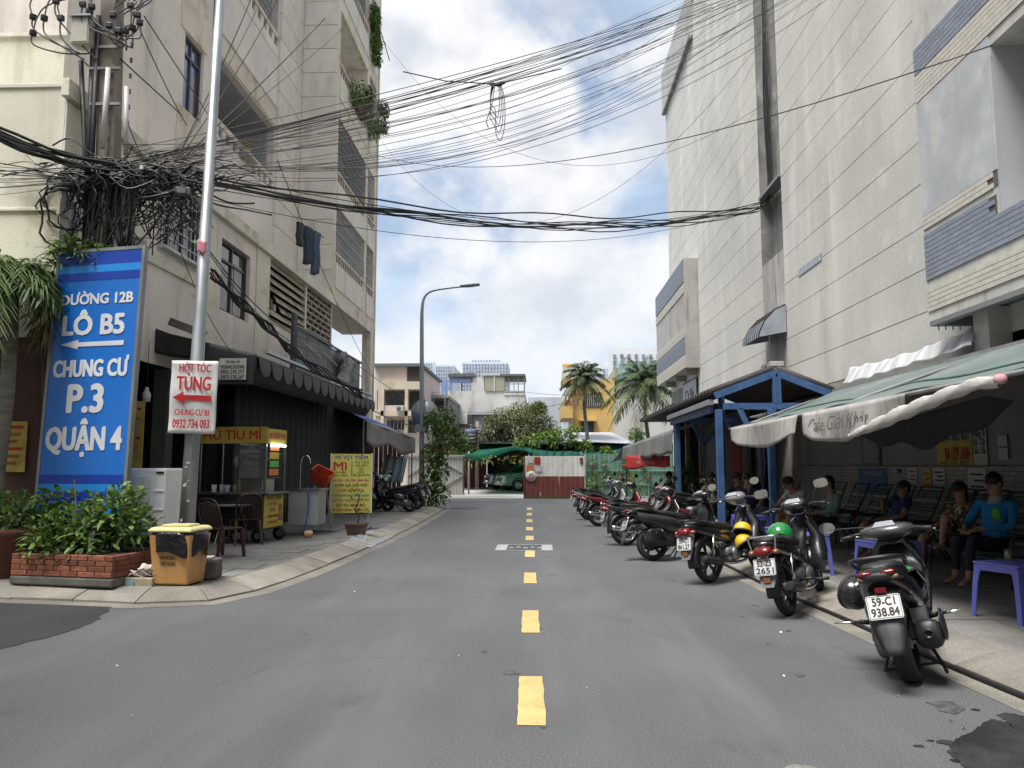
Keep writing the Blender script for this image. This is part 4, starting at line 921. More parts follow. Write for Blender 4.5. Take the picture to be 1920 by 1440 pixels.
def wheel(parent, x, z, r, tw, rimm, spokes, nm):
    rot = M.Rotation(math.pi / 2, 3, 'X'); c = (x, 0, z)
    prof = [(r * .76, -tw * .42), (r * .83, -tw * .52), (r * .93, -tw * .48), (r * .985, -tw * .25), (r, 0), (r * .985, tw * .25), (r * .93, tw * .48), (r * .83, tw * .52), (r * .76, tw * .42)]
    w = MB().lathe(prof, 32, c, rot).build(nm, m_tyre, parent)
    b = MB().lathe([(r * .78, -tw * .4), (r * .7, -tw * .36), (r * .68, 0), (r * .7, tw * .36), (r * .78, tw * .4)], 32, c, rot)
    if spokes == 'wire':
        for k in range(18):
            a = 2 * math.pi * k / 18; s_ = 1 if k % 2 else -1
            b.bar((x + .04 * math.cos(a + .5), s_ * .03, z + .04 * math.sin(a + .5)), (x + r * .7 * math.cos(a), 0, z + r * .7 * math.sin(a)), .004)
    else:
        for k in range(spokes):
            a = 2 * math.pi * k / spokes + .3; d = V((math.cos(a), 0, math.sin(a))); e = V((math.cos(a + .22), 0, math.sin(a + .22)))
            b.bar(V(c) + d * .03, V(c) + d * r * .72, .026, .02, 0, (0, 1, 0)); b.bar(V(c) + d * r * .3, V(c) + e * r * .72, .018, .016, 0, (0, 1, 0))
    b.build('rim', rimm, w)
    MB().cyl((x, -.055, z), (x, .055, z), .045, None, 14).cyl((x, -.09, z), (x, .09, z), .012, None, 8).build('hub', m_alloy, w)
    MB().lathe([(.05, 0), (r * .42, 0), (r * .42, .004), (.05, .004)], 20, (x, .062, z), rot).build('brake_disc', m_alloy, w)
    return w
def fender(parent, x, z, r, w, a0, a1, material, nm, flare=0.0):
    b = MB(); n = 12; secs = []
    for i in range(n + 1):
        t = i / n; a = R(a0 + (a1 - a0) * t); c, s = math.cos(a), math.sin(a); ww = w * (1 - flare * t)
        secs.append([V((x + (r + o) * c, y, z + (r + o) * s)) for y, o in ((-ww, -.045), (-ww * .97, .0), (-ww * .6, .018), (0, .024), (ww * .6, .018), (ww * .97, 0), (ww, -.045), (ww * .9, -.045), (ww * .55, .01), (0, .016), (-ww * .55, .01), (-ww * .9, -.045))])
    b.loft(secs); return b.build(nm, material, parent)
def plate(parent, c, tilt, txt, w=.215, h=.16):
    """number plate at the tail facing backwards (-x), tilted back by tilt degrees"""
    up = V((math.sin(R(tilt)), 0, math.cos(R(tilt)))); rt = V((0, -1, 0)); m4 = frame3(c, rt, up)
    b = MB(); k = 5; out = []
    for sx, sy in ((1, -1), (1, 1), (-1, 1), (-1, -1)):
        for j in range(4):
            a = {(1, -1): -90, (1, 1): 0, (-1, 1): 90, (-1, -1): 180}[(sx, sy)] + j * 30
            out.append(((w / 2 - .014) * sx + .014 * math.cos(R(a)), (h / 2 - .014) * sy + .014 * math.sin(R(a)), 0))
    b.prism(out, (0, 0, -.004)).xf(m4); p = b.build('number_plate', m_plate, parent)
    fr = MB()
    for (x0, x1, y0, y1) in ((-w / 2 + .006, w / 2 - .006, h / 2 - .009, h / 2 - .006), (-w / 2 + .006, w / 2 - .006, -h / 2 + .006, -h / 2 + .009)): fr.poly([(x0, y0, .0015), (x1, y0, .0015), (x1, y1, .0015), (x0, y1, .0015)])
    for x0 in (-w / 2 + .006, w / 2 - .009): fr.poly([(x0, -h / 2 + .009, .0015), (x0 + .003, -h / 2 + .009, .0015), (x0 + .003, h / 2 - .009, .0015), (x0, h / 2 - .009, .0015)])
    fr.xf(m4).build('plate_border', m_ink, p, fix=False)
    l1, l2 = txt
    lettering(l1, .05, m4 @ M.Translation((0, .035, .0018)), m_ink, p, width=w * .66, bold=.022)
    lettering(l2, .05, m4 @ M.Translation((0, -.035, .0018)), m_ink, p, width=w * .8, bold=.022)
    return p
def mirror_pair(root, x, z, w, shape=0, lift=.16, sides=(-1, 1), outw=.1):
    for s in sides:
        base = V((x, s * w * .5, z)); top = V((x + .02, s * (w * .5 + outw), z + lift))
        st = MB().tube(catmull([base, base + V((.01, s * .03, lift * .55)), top], 4), .006, 6).build('mirror_stalk', m_black, root)
        m4 = frame3(top + V((0, s * .02, .015)), V((0, -1, 0)), V((.08, 0, 1)))
        hd = MB()
        n = 18; pts = []
        for i in range(n):
            a = 2 * math.pi * i / n; p = 2.0 if shape == 0 else 3.4
            pts.append((.068 * math.copysign(abs(math.cos(a)) ** (2 / p), math.cos(a)) * (1 if shape == 0 else 1.1), .048 * math.copysign(abs(math.sin(a)) ** (2 / p), math.sin(a)), 0))
        hd.loft([[V(p) * 1.06 + V((0, 0, .002)) for p in pts], [V(p) * 1.08 + V((0, 0, -.008)) for p in pts], [V(p) * .7 + V((0, 0, -.03)) for p in pts], [V(p) * .2 + V((0, 0, -.036)) for p in pts]]).xf(m4)
        h = hd.build('mirror_housing', m_plas, root)
        MB().poly([(p[0], p[1], .004) for p in pts]).xf(m4).build('mirror_glass', m_mirror, h, fix=False)
def moto(label, loc, heading, lean=9, style='under', col=('black', (.016, .016, .018)), col2=None, ptxt=('59-F1', '123.45'), rims='cast', rack=False, steer=8, group='motorbikes parked along the right kerb', mirror=0, pitch=0, detail=True, rimm=None, tail_red=True):
    root = ob('motorbike', None, None, loc, label, 'motorbike', group)
    root.rotation_mode = 'XYZ'
    mw = M.Rotation(R(90 - heading), 4, 'Z') @ M.Rotation(R(-pitch), 4, 'Y') @ M.Rotation(R(-lean), 4, 'X')
    root.rotation_euler = mw.to_euler()
    P1 = paint(*col); P2 = paint(*(col2 or col)); sc = style == 'scooter'
    rw = .262 if sc else .285; tw = .125 if sc else .085; wb = 1.28 if sc else 1.23
    rimm = rimm or (m_rim_c if rims == 'wire' else m_rim_d)
    wheel(root, 0, rw, rw, tw, rimm, 'wire' if rims == 'wire' else 5, 'rear_wheel')
    # front assembly turned by the steering angle about the head
    fr = ob('front_fork', MB().tube([(wb - .02, -.085, rw), (wb - .17, -.085, .62)], [.022, .026], 8).tube([(wb - .02, .085, rw), (wb - .17, .085, .62)], [.022, .026], 8).bar((wb - .17, -.09, .63), (wb - .17, .09, .63), .05, .04).mesh('front_fork', m_alloy), root)
    wheel(fr, wb, rw, rw, tw * .85, rimm, 'wire' if rims == 'wire' else 5, 'front_wheel')
    fender(fr, wb, rw, rw + .025, .065, 20, 165, P1, 'front_fender')
    hx, hz_ = wb - .36, 1.0
    bar_ = MB().tube(catmull([(hx - .06, -.34, hz_ + .0), (hx - .01, -.2, hz_ + .02), (hx + .06, -.06, hz_ - .04), (hx + .06, .06, hz_ - .04), (hx - .01, .2, hz_ + .02), (hx - .06, .34, hz_)], 4), .013, 8).build('handlebar', m_black, fr)
    for s in (-1, 1):
        MB().tube([(hx - .065, s * .35, hz_), (hx - .03, s * .24, hz_ + .012)], .019, 8).build('grip', m_seat, bar_)
        MB().tube([(hx + .03, s * .2, hz_ + .005), (hx + .03, s * .26, hz_ + .0), (hx - .02, s * .37, hz_ - .01)], .006, 5).build('brake_lever', m_chrome, bar_)
    cowl = MB()
    if sc: cowl.loft([ring(hx - .1, hz_ + .015, .08, .03), ring(hx - .04, hz_ + .02, .2, .05), ring(hx + .04, hz_ + .02, .22, .065), ring(hx + .12, hz_ + .01, .14, .075), ring(hx + .19, hz_ - .03, .05, .05)])
    else: cowl.loft([ring(hx - .07, hz_ + .02, .08, .03), ring(hx, hz_ + .03, .15, .06), ring(hx + .07, hz_ + .02, .15, .09), ring(hx + .14, hz_ + .0, .11, .09), ring(hx + .19, hz_ - .01, .06, .06)])
    cw = cowl.build('handlebar_cowl', P2, fr)
    MB().loft([ring(hx + .13, hz_ - .01, .1, .075), ring(hx + .185, hz_ - .02, .075, .06), ring(hx + .2, hz_ - .02, .03, .03)]).build('headlight', m_clear, cw)
    m4 = frame3((hx - .045, 0, hz_ + .07), (0, -1, 0), (.75, 0, .5))
    MB().loft([[V((x_, y_, -.02)) for x_, y_ in ((-.1, -.03), (.1, -.03), (.075, .05), (-.075, .05))], [V((x_, y_, .008)) for x_, y_ in ((-.09, -.025), (.09, -.025), (.065, .045), (-.065, .045))]], sm=False).xf(m4).build('instrument_panel', mat('gauge_face', (.3, .32, .34), .12, coat=.7), cw)
    mirror_pair(fr, hx + .02, hz_ + .05, .42 if mirror != 2 else .3, 0 if mirror == 2 else mirror, *((.04, (1,), .3) if mirror == 2 else (.15,)))
    # steer
    if steer:
        ax = V((-.28, 0, 1)).normalized(); piv = V((wb - .2, 0, .7)); mm = M.Translation(piv) @ M.Rotation(R(steer), 4, ax) @ M.Translation(-piv)
        fr.matrix_local = mm
    # leg shield and central spine
    if sc:
        MB().loft([ring(wb - .3, .94, .09, .05), ring(wb - .26, .84, .18, .07), ring(wb - .24, .66, .22, .075), ring(wb - .28, .5, .2, .07), ring(wb - .36, .36, .17, .05)]).build('leg_shield', P1, root)
        MB().loft([ring(wb - .32, .88, .1, .03), ring(wb - .35, .7, .19, .03), ring(wb - .4, .45, .17, .03)]).build('inner_shield', m_plas, root)
        MB().loft([ring(wb - .36, .35, .16, .05), ring(.55, .33, .17, .05), ring(.35, .36, .16, .06)]).build('floorboard', m_plas, root)
        MB().loft([ring(wb - .4, .4, .08, .04), ring(.66, .44, .09, .07), ring(.45, .5, .12, .1)]).build('centre_tunnel', m_plas, root)
        body = [(.62, .5, .07, .08), (.5, .52, .15, .14), (.25, .56, .19, .15), (.0, .62, .19, .13), (-.2, .68, .165, .095), (-.36, .74, .1, .05), (-.42, .76, .04, .02)]
    else:
        for s in (-1, 1):
            MB().loft([[V((wb - .2, s * .05, .9)), V((wb - .18, s * .12, .86)), V((wb - .22, s * .1, .84)), V((wb - .24, s * .04, .86))], [V((wb - .2, s * .08, .72)), V((wb - .13, s * .2, .68)), V((wb - .17, s * .19, .66)), V((wb - .25, s * .08, .68))], [V((wb - .3, s * .1, .52)), V((wb - .24, s * .235, .48)), V((wb - .28, s * .225, .47)), V((wb - .36, s * .1, .5))], [V((wb - .42, s * .1, .36)), V((wb - .36, s * .2, .3)), V((wb - .39, s * .19, .29)), V((wb - .48, s * .1, .34))]]).build('leg_shield', P1, root)
        MB().loft([ring(wb - .2, .84, .07, .05), ring(wb - .34, .66, .06, .07), ring(wb - .52, .52, .065, .06), ring(.55, .5, .075, .07), ring(.42, .55, .09, .08)]).build('centre_spine', m_plas, root)
        body = [(.6, .56, .06, .05), (.45, .56, .115, .1), (.2, .6, .135, .1), (-.05, .66, .13, .075), (-.25, .71, .105, .055), (-.38, .755, .06, .03)]
    MB().loft([ring(*q, p=3.0) for q in body]).build('body_panel', P1, root)
    # seat
    st = [(.66, .63, .06, .03), (.55, .67, .115, .06), (.3, .725, .14, .055), (.12, .745, .145, .05), (.0, .785, .14, .05), (-.22, .805, .12, .04), (-.32, .80, .06, .025)] if sc else [(.64, .63, .05, .03), (.5, .67, .1, .05), (.25, .71, .125, .05), (.1, .725, .13, .045), (-.0, .755, .125, .045), (-.2, .78, .11, .038), (-.3, .78, .06, .025)]
    MB().loft([ring(*q, p=2.8) for q in st]).build('seat', m_seat, root)
    # tail
    if sc:
        gr = MB().tube(catmull([(-.02, -.16, .8), (-.28, -.17, .86), (-.44, -.11, .88), (-.47, 0, .885), (-.44, .11, .88), (-.28, .17, .86), (-.02, .16, .8)], 4), .016, 8).build('grab_rail', m_plas, root)
        tl = MB().loft([ring(-.28, .75, .16, .055, p=2.4), ring(-.37, .765, .145, .05, p=2.4), ring(-.43, .76, .11, .035, p=2.4), ring(-.45, .755, .06, .02)]).build('tail_cowl', m_plas, root)
        for s in (-1, 1):
            MB().loft([ring(-.40, .79, .05, .018, y=s * .075), ring(-.445, .78, .045, .014, y=s * .07)]).build('tail_light', m_redl, tl)
            MB().loft([ring(-.40, .755, .045, .016, y=s * .09), ring(-.435, .75, .035, .012, y=s * .09)]).build('indicator', mat('smoked_lens', (.3, .16, .09), .15, coat=.6), tl)
        MB().box((-.43, 0, .67), (.02, .07, .035)).build('reflector', m_redl, root, bevel=.004)
        MB().loft([ring(-.2, .62, .13, .06, p=2.4), ring(-.34, .62, .12, .06, p=2.4), ring(-.42, .58, .1, .05, p=2.4)]).build('tail_under', m_plas, root)
        # long mudguard blade
        secs = []
        for x_, z_, w_ in ((-.34, .6, .1), (-.42, .5, .115), (-.47, .4, .1), (-.5, .3, .075), (-.505, .26, .055)): secs.append([V((x_, -w_, z_)), V((x_ - .02, -w_ * .5, z_ + .006)), V((x_ - .024, 0, z_ + .008)), V((x_ - .02, w_ * .5, z_ + .006)), V((x_, w_, z_)), V((x_ + .008, w_ * .5, z_)), V((x_ + .006, -w_ * .5, z_))])
        MB().loft(secs).build('rear_mudguard', mat('faded_plastic', (.05, .052, .056), .55, var=.15, vs=9), root)
        plate(root, V((-.455, 0, .565)), 22, ptxt)
        # engine and swing unit on the left, muffler on the right
        MB().loft([ring(.5, .3, .06, .08, y=.1), ring(.3, .3, .075, .1, y=.12), ring(.05, .28, .07, .11, y=.125), ring(-.08, .27, .05, .09, y=.12)]).build('swing_unit', m_alloy, root)
        MB().loft([ring(.42, .5, .05, .08, y=.15), ring(.22, .48, .06, .09, y=.165), ring(.1, .46, .045, .07, y=.16)]).build('air_cleaner', m_alloy, root)
        MB().box((.3, 0, .36), (.26, .18, .2)).build('engine', m_alloy, root, bevel=.02)
        for k in range(5): MB().box((-.02 + k * .03, -.15, .44), (.012, .1, .1)).build('cooling_fin', m_alloy, root)
        mf = MB().loft([ring(.34, .27, .035, .035, y=-.14), ring(.2, .28, .06, .06, y=-.17), ring(.1, .3, .085, .09, y=-.19), ring(-.16, .33, .09, .1, y=-.195), ring(-.2, .33, .07, .08, y=-.195)]).build('muffler', mat('muffler_black', (.03, .03, .032), .45, metal=.4, var=.2, vs=8), root)
        MB().lathe([(0, .0), (.018, 0), (.022, .012), (.034, .012), (.036, 0)], 14, (-.2, -.195, .335), M.Rotation(-math.pi / 2, 3, 'Y')).build('muffler_tip', m_rim_d, mf)
        MB().loft([ring(.08, .36, .012, .1, y=-.285), ring(-.12, .38, .012, .11, y=-.29), ring(-.2, .37, .01, .07, y=-.285)]).build('heat_shield', m_plas, mf)
        for s in (-1, 1):
            fp = MB().tube([(.2, s * .2, .4), (.12, s * .26, .42)], .018, 6).build('foot_peg_bracket', m_plas, root)
            MB().loft([[V((.1 - .01, s * .25, .43)), V((.13, s * .25, .43)), V((.13, s * .25, .41)), V((.09, s * .25, .41))], [V((.0, s * .42, .45)), V((.02, s * .42, .45)), V((.02, s * .42, .44)), V((.0, s * .42, .44))]]).build('foot_peg', m_chrome, fp)
        shk = MB().tube([(-.04, .16, .3), (.06, .15, .62)], .026, 8).build('shock_absorber', m_rim_c if False else m_alloy, root)
        MB().tube([(.36, .13, .2), (.2, .2, .04), (.05, .22, .0)], .012, 6).tube([(.36, -.13, .2), (.2, -.2, .06), (.05, -.22, .04)], .012, 6).tube([(.22, -.19, .08), (.22, .19, .06)], .01, 6).build('centre_stand', m_black, root)
    else:
        tl = MB().loft([ring(-.33, .70, .085, .05, p=2.5), ring(-.40, .69, .09, .05, p=2.5), ring(-.45, .68, .07, .04, p=2.5)]).build('tail_light', m_redl, root)
        for s in (-1, 1): MB().ell((-.37, s * .12, .68), (.04, .035, .026)).build('indicator', m_amber, tl)
        fender(root, 0, rw, rw + .04, .07, 75, 190, m_plas, 'rear_fender', -.1)
        MB().loft([[V((-.33, -.09, .62)), V((-.33, .09, .62)), V((-.31, .09, .62)), V((-.31, -.09, .62))], [V((-.42, -.08, .42)), V((-.42, .08, .42)), V((-.4, .08, .42)), V((-.4, -.08, .42))], [V((-.45, -.06, .35)), V((-.45, .06, .35)), V((-.435, .06, .35)), V((-.435, -.06, .35))]], sm=False).build('mud_flap', mat('grey_flap', (.16, .16, .165), .6), root)
        plate(root, V((-.435, 0, .545)), 14, ptxt)
        MB().box((-.44, 0, .42), (.012, .07, .05)).build('reflector', m_amber, root)
        MB().loft([ring(.78, .3, .06, .06), ring(.68, .32, .1, .11), ring(.5, .31, .13, .12), ring(.36, .31, .1, .1)]).build('engine', m_alloy, root)
        for s in (-1, 1): MB().lathe([(0, .03), (.08, .03), (.095, .0)], 16, (.5, s * .13, .31), M.Rotation(s * math.pi / -2, 3, 'X')).build('engine_cover', m_alloy, root)
        MB().tube([(.8, 0, .33), (.98, 0, .32)], .05, 10).build('cylinder', m_alloy, root)
        mf = MB().tube(catmull([(.85, -.05, .26), (.7, -.12, .2), (.4, -.14, .2), (.1, -.15, .24)], 4), .02, 8).build('exhaust_pipe', m_chrome, root)
        MB().tube([(.12, -.15, .24), (.02, -.155, .26), (-.26, -.165, .32), (-.32, -.168, .335)], [.03, .048, .052, .04], 14).build('muffler', m_chrome if rims == 'wire' else mat('muffler_black', (.03, .03, .032), .45, metal=.4), mf)
        MB().bar((.5, .11, .3), (0, .1, rw), .03, .1, 0, (0, 1, 0)).build('chain_case', m_plas, root); MB().bar((.45, -.1, .32), (0, -.09, rw), .03, .05, 0, (0, 1, 0)).build('swing_arm', m_black, root)
        for s in (-1, 1):
            MB().tube([(-.01, s * .115, .3), (.06, s * .12, .6)], [.016, .022], 8).build('shock_absorber', m_chrome, root)
            MB().tube([(.58, s * .12, .25), (.58, s * .3, .25)], .018, 8).build('foot_peg', m_seat, root); MB().tube([(.15, s * .13, .32), (.12, s * .27, .33)], .016, 8).build('passenger_peg', m_seat, root)
        if rack:
            MB().tube(catmull([(.05, -.13, .75), (-.2, -.15, .82), (-.36, -.14, .83), (-.38, 0, .83), (-.36, .14, .83), (-.2, .15, .82), (.05, .13, .75)], 4), .011, 8).bar((-.36, -.14, .83), (-.36, -.12, .7), .014).bar((-.36, .14, .83), (-.36, .12, .7), .014).build('grab_rail', m_chrome, root)
        else:
            MB().tube(catmull([(.0, -.12, .76), (-.25, -.13, .81), (-.38, -.06, .83), (-.38, .06, .83), (-.25, .13, .81), (.0, .12, .76)], 4), .013, 8).build('grab_rail', m_plas, root)
    a = R(lean); sy = .25; pz = 0 - sy * math.tan(a)
    ft = V((.42, .2, -.02 - .2 * math.tan(a) + .02)); MB().tube([(.5, .09, .2), ft, ft + V((-.06, .03, .0))], .012, 6).build('side_stand', m_black, root)
    return root
BLK = ('black', (.016, .016, .018)); RED = ('red', (.15, .01, .012)); GRY = ('grey', (.2, .2, .205)); NVY = ('navy', (.012, .016, .028))
moto('black scooter with plate 59-C1 938.84 and helmets hung on both sides', (2.6, 5.66, 0), 29, 12, 'scooter', BLK, ('graphite', (.05, .05, .053)), ('59-C1', '938.84'), pitch=-2, steer=-4, mirror=2)
moto('black motorbike with chrome rear rack, green helmet and plate 52-Z5 2651', (2.52, 8.1, 0), 34, 9, 'under', BLK, None, ('52-Z5', '2651'), rack=True, mirror=1, pitch=3, steer=10)
moto('black motorbike with plate 59-C1 861.27 and yellow helmets', (2.2, 10.25, 0), 46, 8, 'under', BLK, GRY, ('59-C1', '861.27'), pitch=3, steer=4)
moto('black scooter between the yellow-helmet bike and a wire-wheeled bike', (1.8, 12.6, 0), 74, 8, 'scooter', BLK, BLK, ('59-X2', '417.62'), steer=6)
moto('black motorbike with bright wire-spoked rims and chrome exhaust', (1.62, 14.95, 0), 76, 8, 'under', BLK, BLK, ('59-T1', '306.18'), rims='wire', steer=12)
moto('red motorbike with black seat parked behind the wire-wheeled bike', (1.75, 16.5, 0), 76, 8, 'under', RED, RED, ('59-U1', '772.05'), rims='cast', steer=-20)
moto('dark red motorbike with wire wheels and long chrome muffler', (1.47, 19.6, 0), 74, 8, 'under', RED, BLK, ('59-H1', '128.93'), rims='wire', steer=8)
moto('grey motorbike with white seat cover beside the dark red one', (1.36, 21.9, 0), 72, 8, 'under', ('silver', (.3, .3, .31)), GRY, ('59-K1', '554.10'), rims='cast', steer=8)
moto('black and silver motorbike farthest along the kerb by the red and white fence', (1.42, 24.6, 0), 70, 8, 'under', BLK, ('silver', (.3, .3, .31)), ('59-P1', '219.77'), steer=8)
moto('dark motorbike standing on the pavement beside the leafy shrub', (3.1, 18.6, PZ), 80, 6, 'under', BLK, GRY, ('59-N1', '660.24'), steer=-15)
LGp = 'motorbikes parked on the left pavement'
moto('navy scooter standing side-on beside the yellow menu board', (-3.95, 23.4, PZ), -80, -7 + 14, 'scooter', NVY, NVY, ('59-D2', '318.44'), group=LGp, steer=10)
moto('dark scooter behind the navy scooter next to the vine-covered pole', (-3.95, 24.6, PZ), -82, 7, 'scooter', BLK, BLK, ('59-D1', '905.31'), group=LGp, steer=0)
moto('black motorbike facing the street with pale fork guards, tight against the menu board', (-6.0, 23.2, PZ), 128, 7, 'under', BLK, BLK, ('59-M1', '440.86'), group=LGp, steer=0)
moto('black motorbike facing the street between the menu board bike and the navy scooter', (-5.7, 24.3, PZ), 124, 7, 'under', BLK, BLK, ('59-M2', '771.20'), group=LGp, steer=0)
# ================================================================ helmets
def helmet(label, loc, rot, col, strip=None, r=.125, group='motorbike helmets'):
    root = ob('helmet', None, None, loc, label, 'helmet', group); root.rotation_euler = rot
    b = MB(); b.ell((0, 0, 0), (r * 1.1, r, r), 20, 10, None, 0, -.08, .5); b.build('shell', mat('helmet_' + col[0], col[1], .2, coat=.7, var=.05), root)
    MB().ell((0, 0, 0), (r * 1.0, r * .9, r * .92), 16, 6, None, 0, -.1, .3).build('liner', m_seat, root)
    MB().lathe([(r * 1.0, -.04), (r * 1.06, -.035), (r * 1.06, -.02), (r * 1.0, -.015)], 24, (0, 0, 0), M.Diagonal((1.08, 1, 1))).build('rim_trim', m_black, root)
    MB().tube([(0, r * .95, -.03), (.02, r * .5, -.15), (.02, -r * .5, -.15), (0, -r * .95, -.03)], .008, 5).build('chin_strap', m_black, root)
    if strip:
        for k in range(2):
            MB().grid(lambda u, v: V((r * 1.105 * math.cos((v - .5) * .14 + .55 + k * .28) * math.cos((u - .5) * 2.2 + 1.5), r * 1.008 * math.cos((v - .5) * .14 + .55 + k * .28) * math.sin((u - .5) * 2.2 + 1.5), r * 1.008 * math.sin((v - .5) * .14 + .55 + k * .28))), 14, 2).build('stripe', mat('helmet_white', (.65, .65, .65), .3), root)
    return root
YH = ('yellow', (.7, .45, .02)); GH = ('green', (.02, .2, .05))
helmet('black helmet with white trim hung on the left of the scooter with plate 938.84', tuple(PY(1602, 1112, 6.1)), (R(100), R(20), R(30)), ('black', (.012, .012, .014)), True)
helmet('green helmet with white stripes hung on the right of the scooter with plate 938.84', tuple(PY(1700, 1093, 5.95)), (R(-70), R(10), R(30)), ('bright_green', (.03, .3, .06)), True)
helmet('green helmet resting on the chrome rack of the bike with plate 2651', tuple(PY(1463, 1003, 8.42)), (R(-8), R(-6), R(50)), GH, None, .135)
helmet('upper yellow helmet of the pair hung on the bike with plate 861.27', tuple(PY(1393, 994, 10.55)), (R(-10), R(25), R(40)), YH, None, .115)
helmet('lower yellow helmet of the pair hung on the bike with plate 861.27', tuple(PY(1395, 1017, 10.5)), (R(-40), R(10), R(60)), YH, None, .12)
# ================================================================ right pavement: shelter, awnings, furniture
m_blue = mat('blue_timber_paint', (.04, .1, .235), .6, var=.2, vs=4, orand=.05, patch=((.09, .14, .22), 5, .6, .7), streak=((.03, .05, .09), .6, 8, 1.5))
m_tile_r = mat('dark_roof_tile', (.06, .05, .048), .8, var=.25, vs=5)
m_green_tarp = mat('green_tarp', (.125, .16, .148), .6, var=.14, vs=1.2, patch=((.19, .205, .195), .9, .5, .7), bump=.1, bs=8, orand=0)
m_valance = mat('dirty_white_cloth', (.4, .385, .36), .85, var=.14, vs=2.5, streak=((.15, .14, .125), .8, 6, 1.2), orand=0)
m_white_roll = mat('white_cloth', (.5, .485, .46), .85, var=.08, vs=3)
# --- blue gabled shelter
Y0, Y1 = 14.5, 19.0
SH = thing('blue_shelter', 'blue painted timber shelter with a gabled truss and tiled roof over the cafe seats', 'shelter', (4.4, Y0, PZ))
aL = PY(1340, 742, Y0); aA = PY(1455, 699, Y0); aR = PY(1556, 738, Y0)
for nm, y in (('truss', Y0), ('truss', Y1 - .1)):
    tr = part(MB().bar((aL.x, y, aL.z), (aA.x, y, aA.z), .06, .13, 0, (0, 0, 1)), 'rafter', m_blue, SH)
    part(MB().bar((aA.x, y, aA.z), (aR.x, y, aR.z), .06, .13), 'rafter', m_blue, SH)
    zb = aL.z - .2
    part(MB().bx(aL.x + .15, aR.x - .1, y - .03, y + .04, zb - .06, zb + .06), 'tie_beam', m_blue, SH)
    part(MB().bx(aA.x - .075, aA.x + .075, y - .035, y + .045, zb + .06, aA.z - .08), 'king_post', m_blue, SH)
    part(MB().bar((aL.x + .45, y, zb - .05), (aA.x - .45, y, zb - .62), .06, .1), 'brace', m_blue, SH)
    part(MB().bar((aA.x - .05, y, zb - .06), (aA.x - .45, y, zb - .6), .06, .08), 'brace', m_blue, SH)
    part(MB().bar((aA.x + .08, y, zb - .06), (aA.x + .35, y, zb - .35), .06, .08), 'brace', m_blue, SH)
    pxs = (PY(1350, 860, Y0).x, PY(1447, 860, Y0).x)
    for x in pxs: part(MB().bx(x - .06, x + .06, y - .06, y + .06, PZ, zb - .06), 'post', m_blue, SH, bevel=.008)
nt_ = 16
for s, a, c in ((0, aL, aA), (1, aR, aA)):
    d = V((c.x - a.x, 0, c.z - a.z)); n_ = V((-d.z, 0, d.x)).normalized() * (1 if s == 0 else -1)
    a2 = V((a.x, 0, a.z)) - d * .06
    part(MB().prism([tuple(a2 + n_ * .075 + V((0, Y0 + .05, 0))), tuple(V((c.x, Y0 + .05, c.z)) + n_ * .075), tuple(V((c.x, Y0 + .05, c.z)) + n_ * .095), tuple(a2 + n_ * .095 + V((0, Y0 + .05, 0)))], (0, Y1 - Y0, 0)), 'roof_deck', m_dark_in, SH)
    for k in range(nt_ + 1):
        y = Y0 + .08 + (Y1 - Y0) * k / nt_; p0 = a2 + n_ * .1; p1 = V((c.x, 0, c.z)) + n_ * .1
        part(MB().tube([(p0.x, y, p0.z), (p1.x, y, p1.z)], .065, 6), 'roof_tile_row', m_tile_r, SH)
part(MB().bx(aL.x - .1, aL.x + .0, Y0 + .1, Y1 + .4, aL.z - .16, aL.z - .06), 'gutter', mat('grey_gutter', (.25, .26, .27), .6), SH)
part(MB().bx(aR.x - .1, XR - .02, Y0 + .2, Y1, aR.z - .04, aR.z), 'slot_cover_board', m_tile_r, SH); part(MB().bx(aL.x - .02, aL.x + .04, Y0 + .3, Y1 + .4, aL.z - .3, aL.z - .17), 'eave_beam', m_blue, SH)  # board from eave to wall is added to shut out overhead light
# --- green awning
g0 = PX(1367, 803, 3.4); g1 = PX(1895, 694, 3.4); g2 = PX(1550, 737, 5.5); g3 = PX(1905, 628, 5.5)
g1 = V((3.4, 4.9, g0.z)); g3 = V((5.5, g3.y - 4.2, g2.z))
GA = thing('green_awning', 'large sagging green canvas awning over the cafe chairs', 'awning', (3.4, g1.y, 0))
def awn(u, v):
    a = g0.lerp(g1, u); c = g2.lerp(g3, u); p = a.lerp(c, v)
    return p - V((0, 0, .07 * math.sin(math.pi * v) * (1 + .3 * math.sin(u * 19)) + .02 * math.sin(u * 31) * (1 - v)))
part(MB().grid(awn, 40, 10), 'canvas', m_green_tarp, GA, solid=.012)
part(MB().tube([tuple(awn(i / 20, .42) + V((0, 0, .014))) for i in range(21)], .016, 5), 'seam', mat('seam_green', (.05, .12, .105), .6), GA)
part(MB().tube([tuple(g0.lerp(g1, i / 12) + V((0, 0, -.015))) for i in range(13)], .02, 8), 'front_rail', m_grille_d, GA)
for u in (.02, .5, .98): part(MB().tube([tuple(awn(u, 0) - V((0, 0, .03))), tuple(awn(u, 1) - V((0, 0, .03)))], .02, 6), 'arm', m_grille_d, GA)
part(MB().bx(5.46, 5.58, g3.y, g2.y, g2.z - .05, g2.z + .03), 'back_rail', m_grille_d, GA); part(MB().grid(lambda u, v: V((5.52 + .66 * v, g2.y + .3 + (g3.y - g2.y - .6) * u, g2.z + .03 + .16 * v - .03 * math.sin(math.pi * v))), 30, 4), 'back_flap', m_green_tarp, GA, solid=.01)
for y in (6.2, 10.2): part(MB().bar((5.5, y, g2.z), (6.2, y, g2.z + .1), .04), 'wall_arm', m_grille_d, GA)
uA = lambda px: min(1, max(0, (PX(px, 750, 3.4).y - g0.y) / (g1.y - g0.y)))
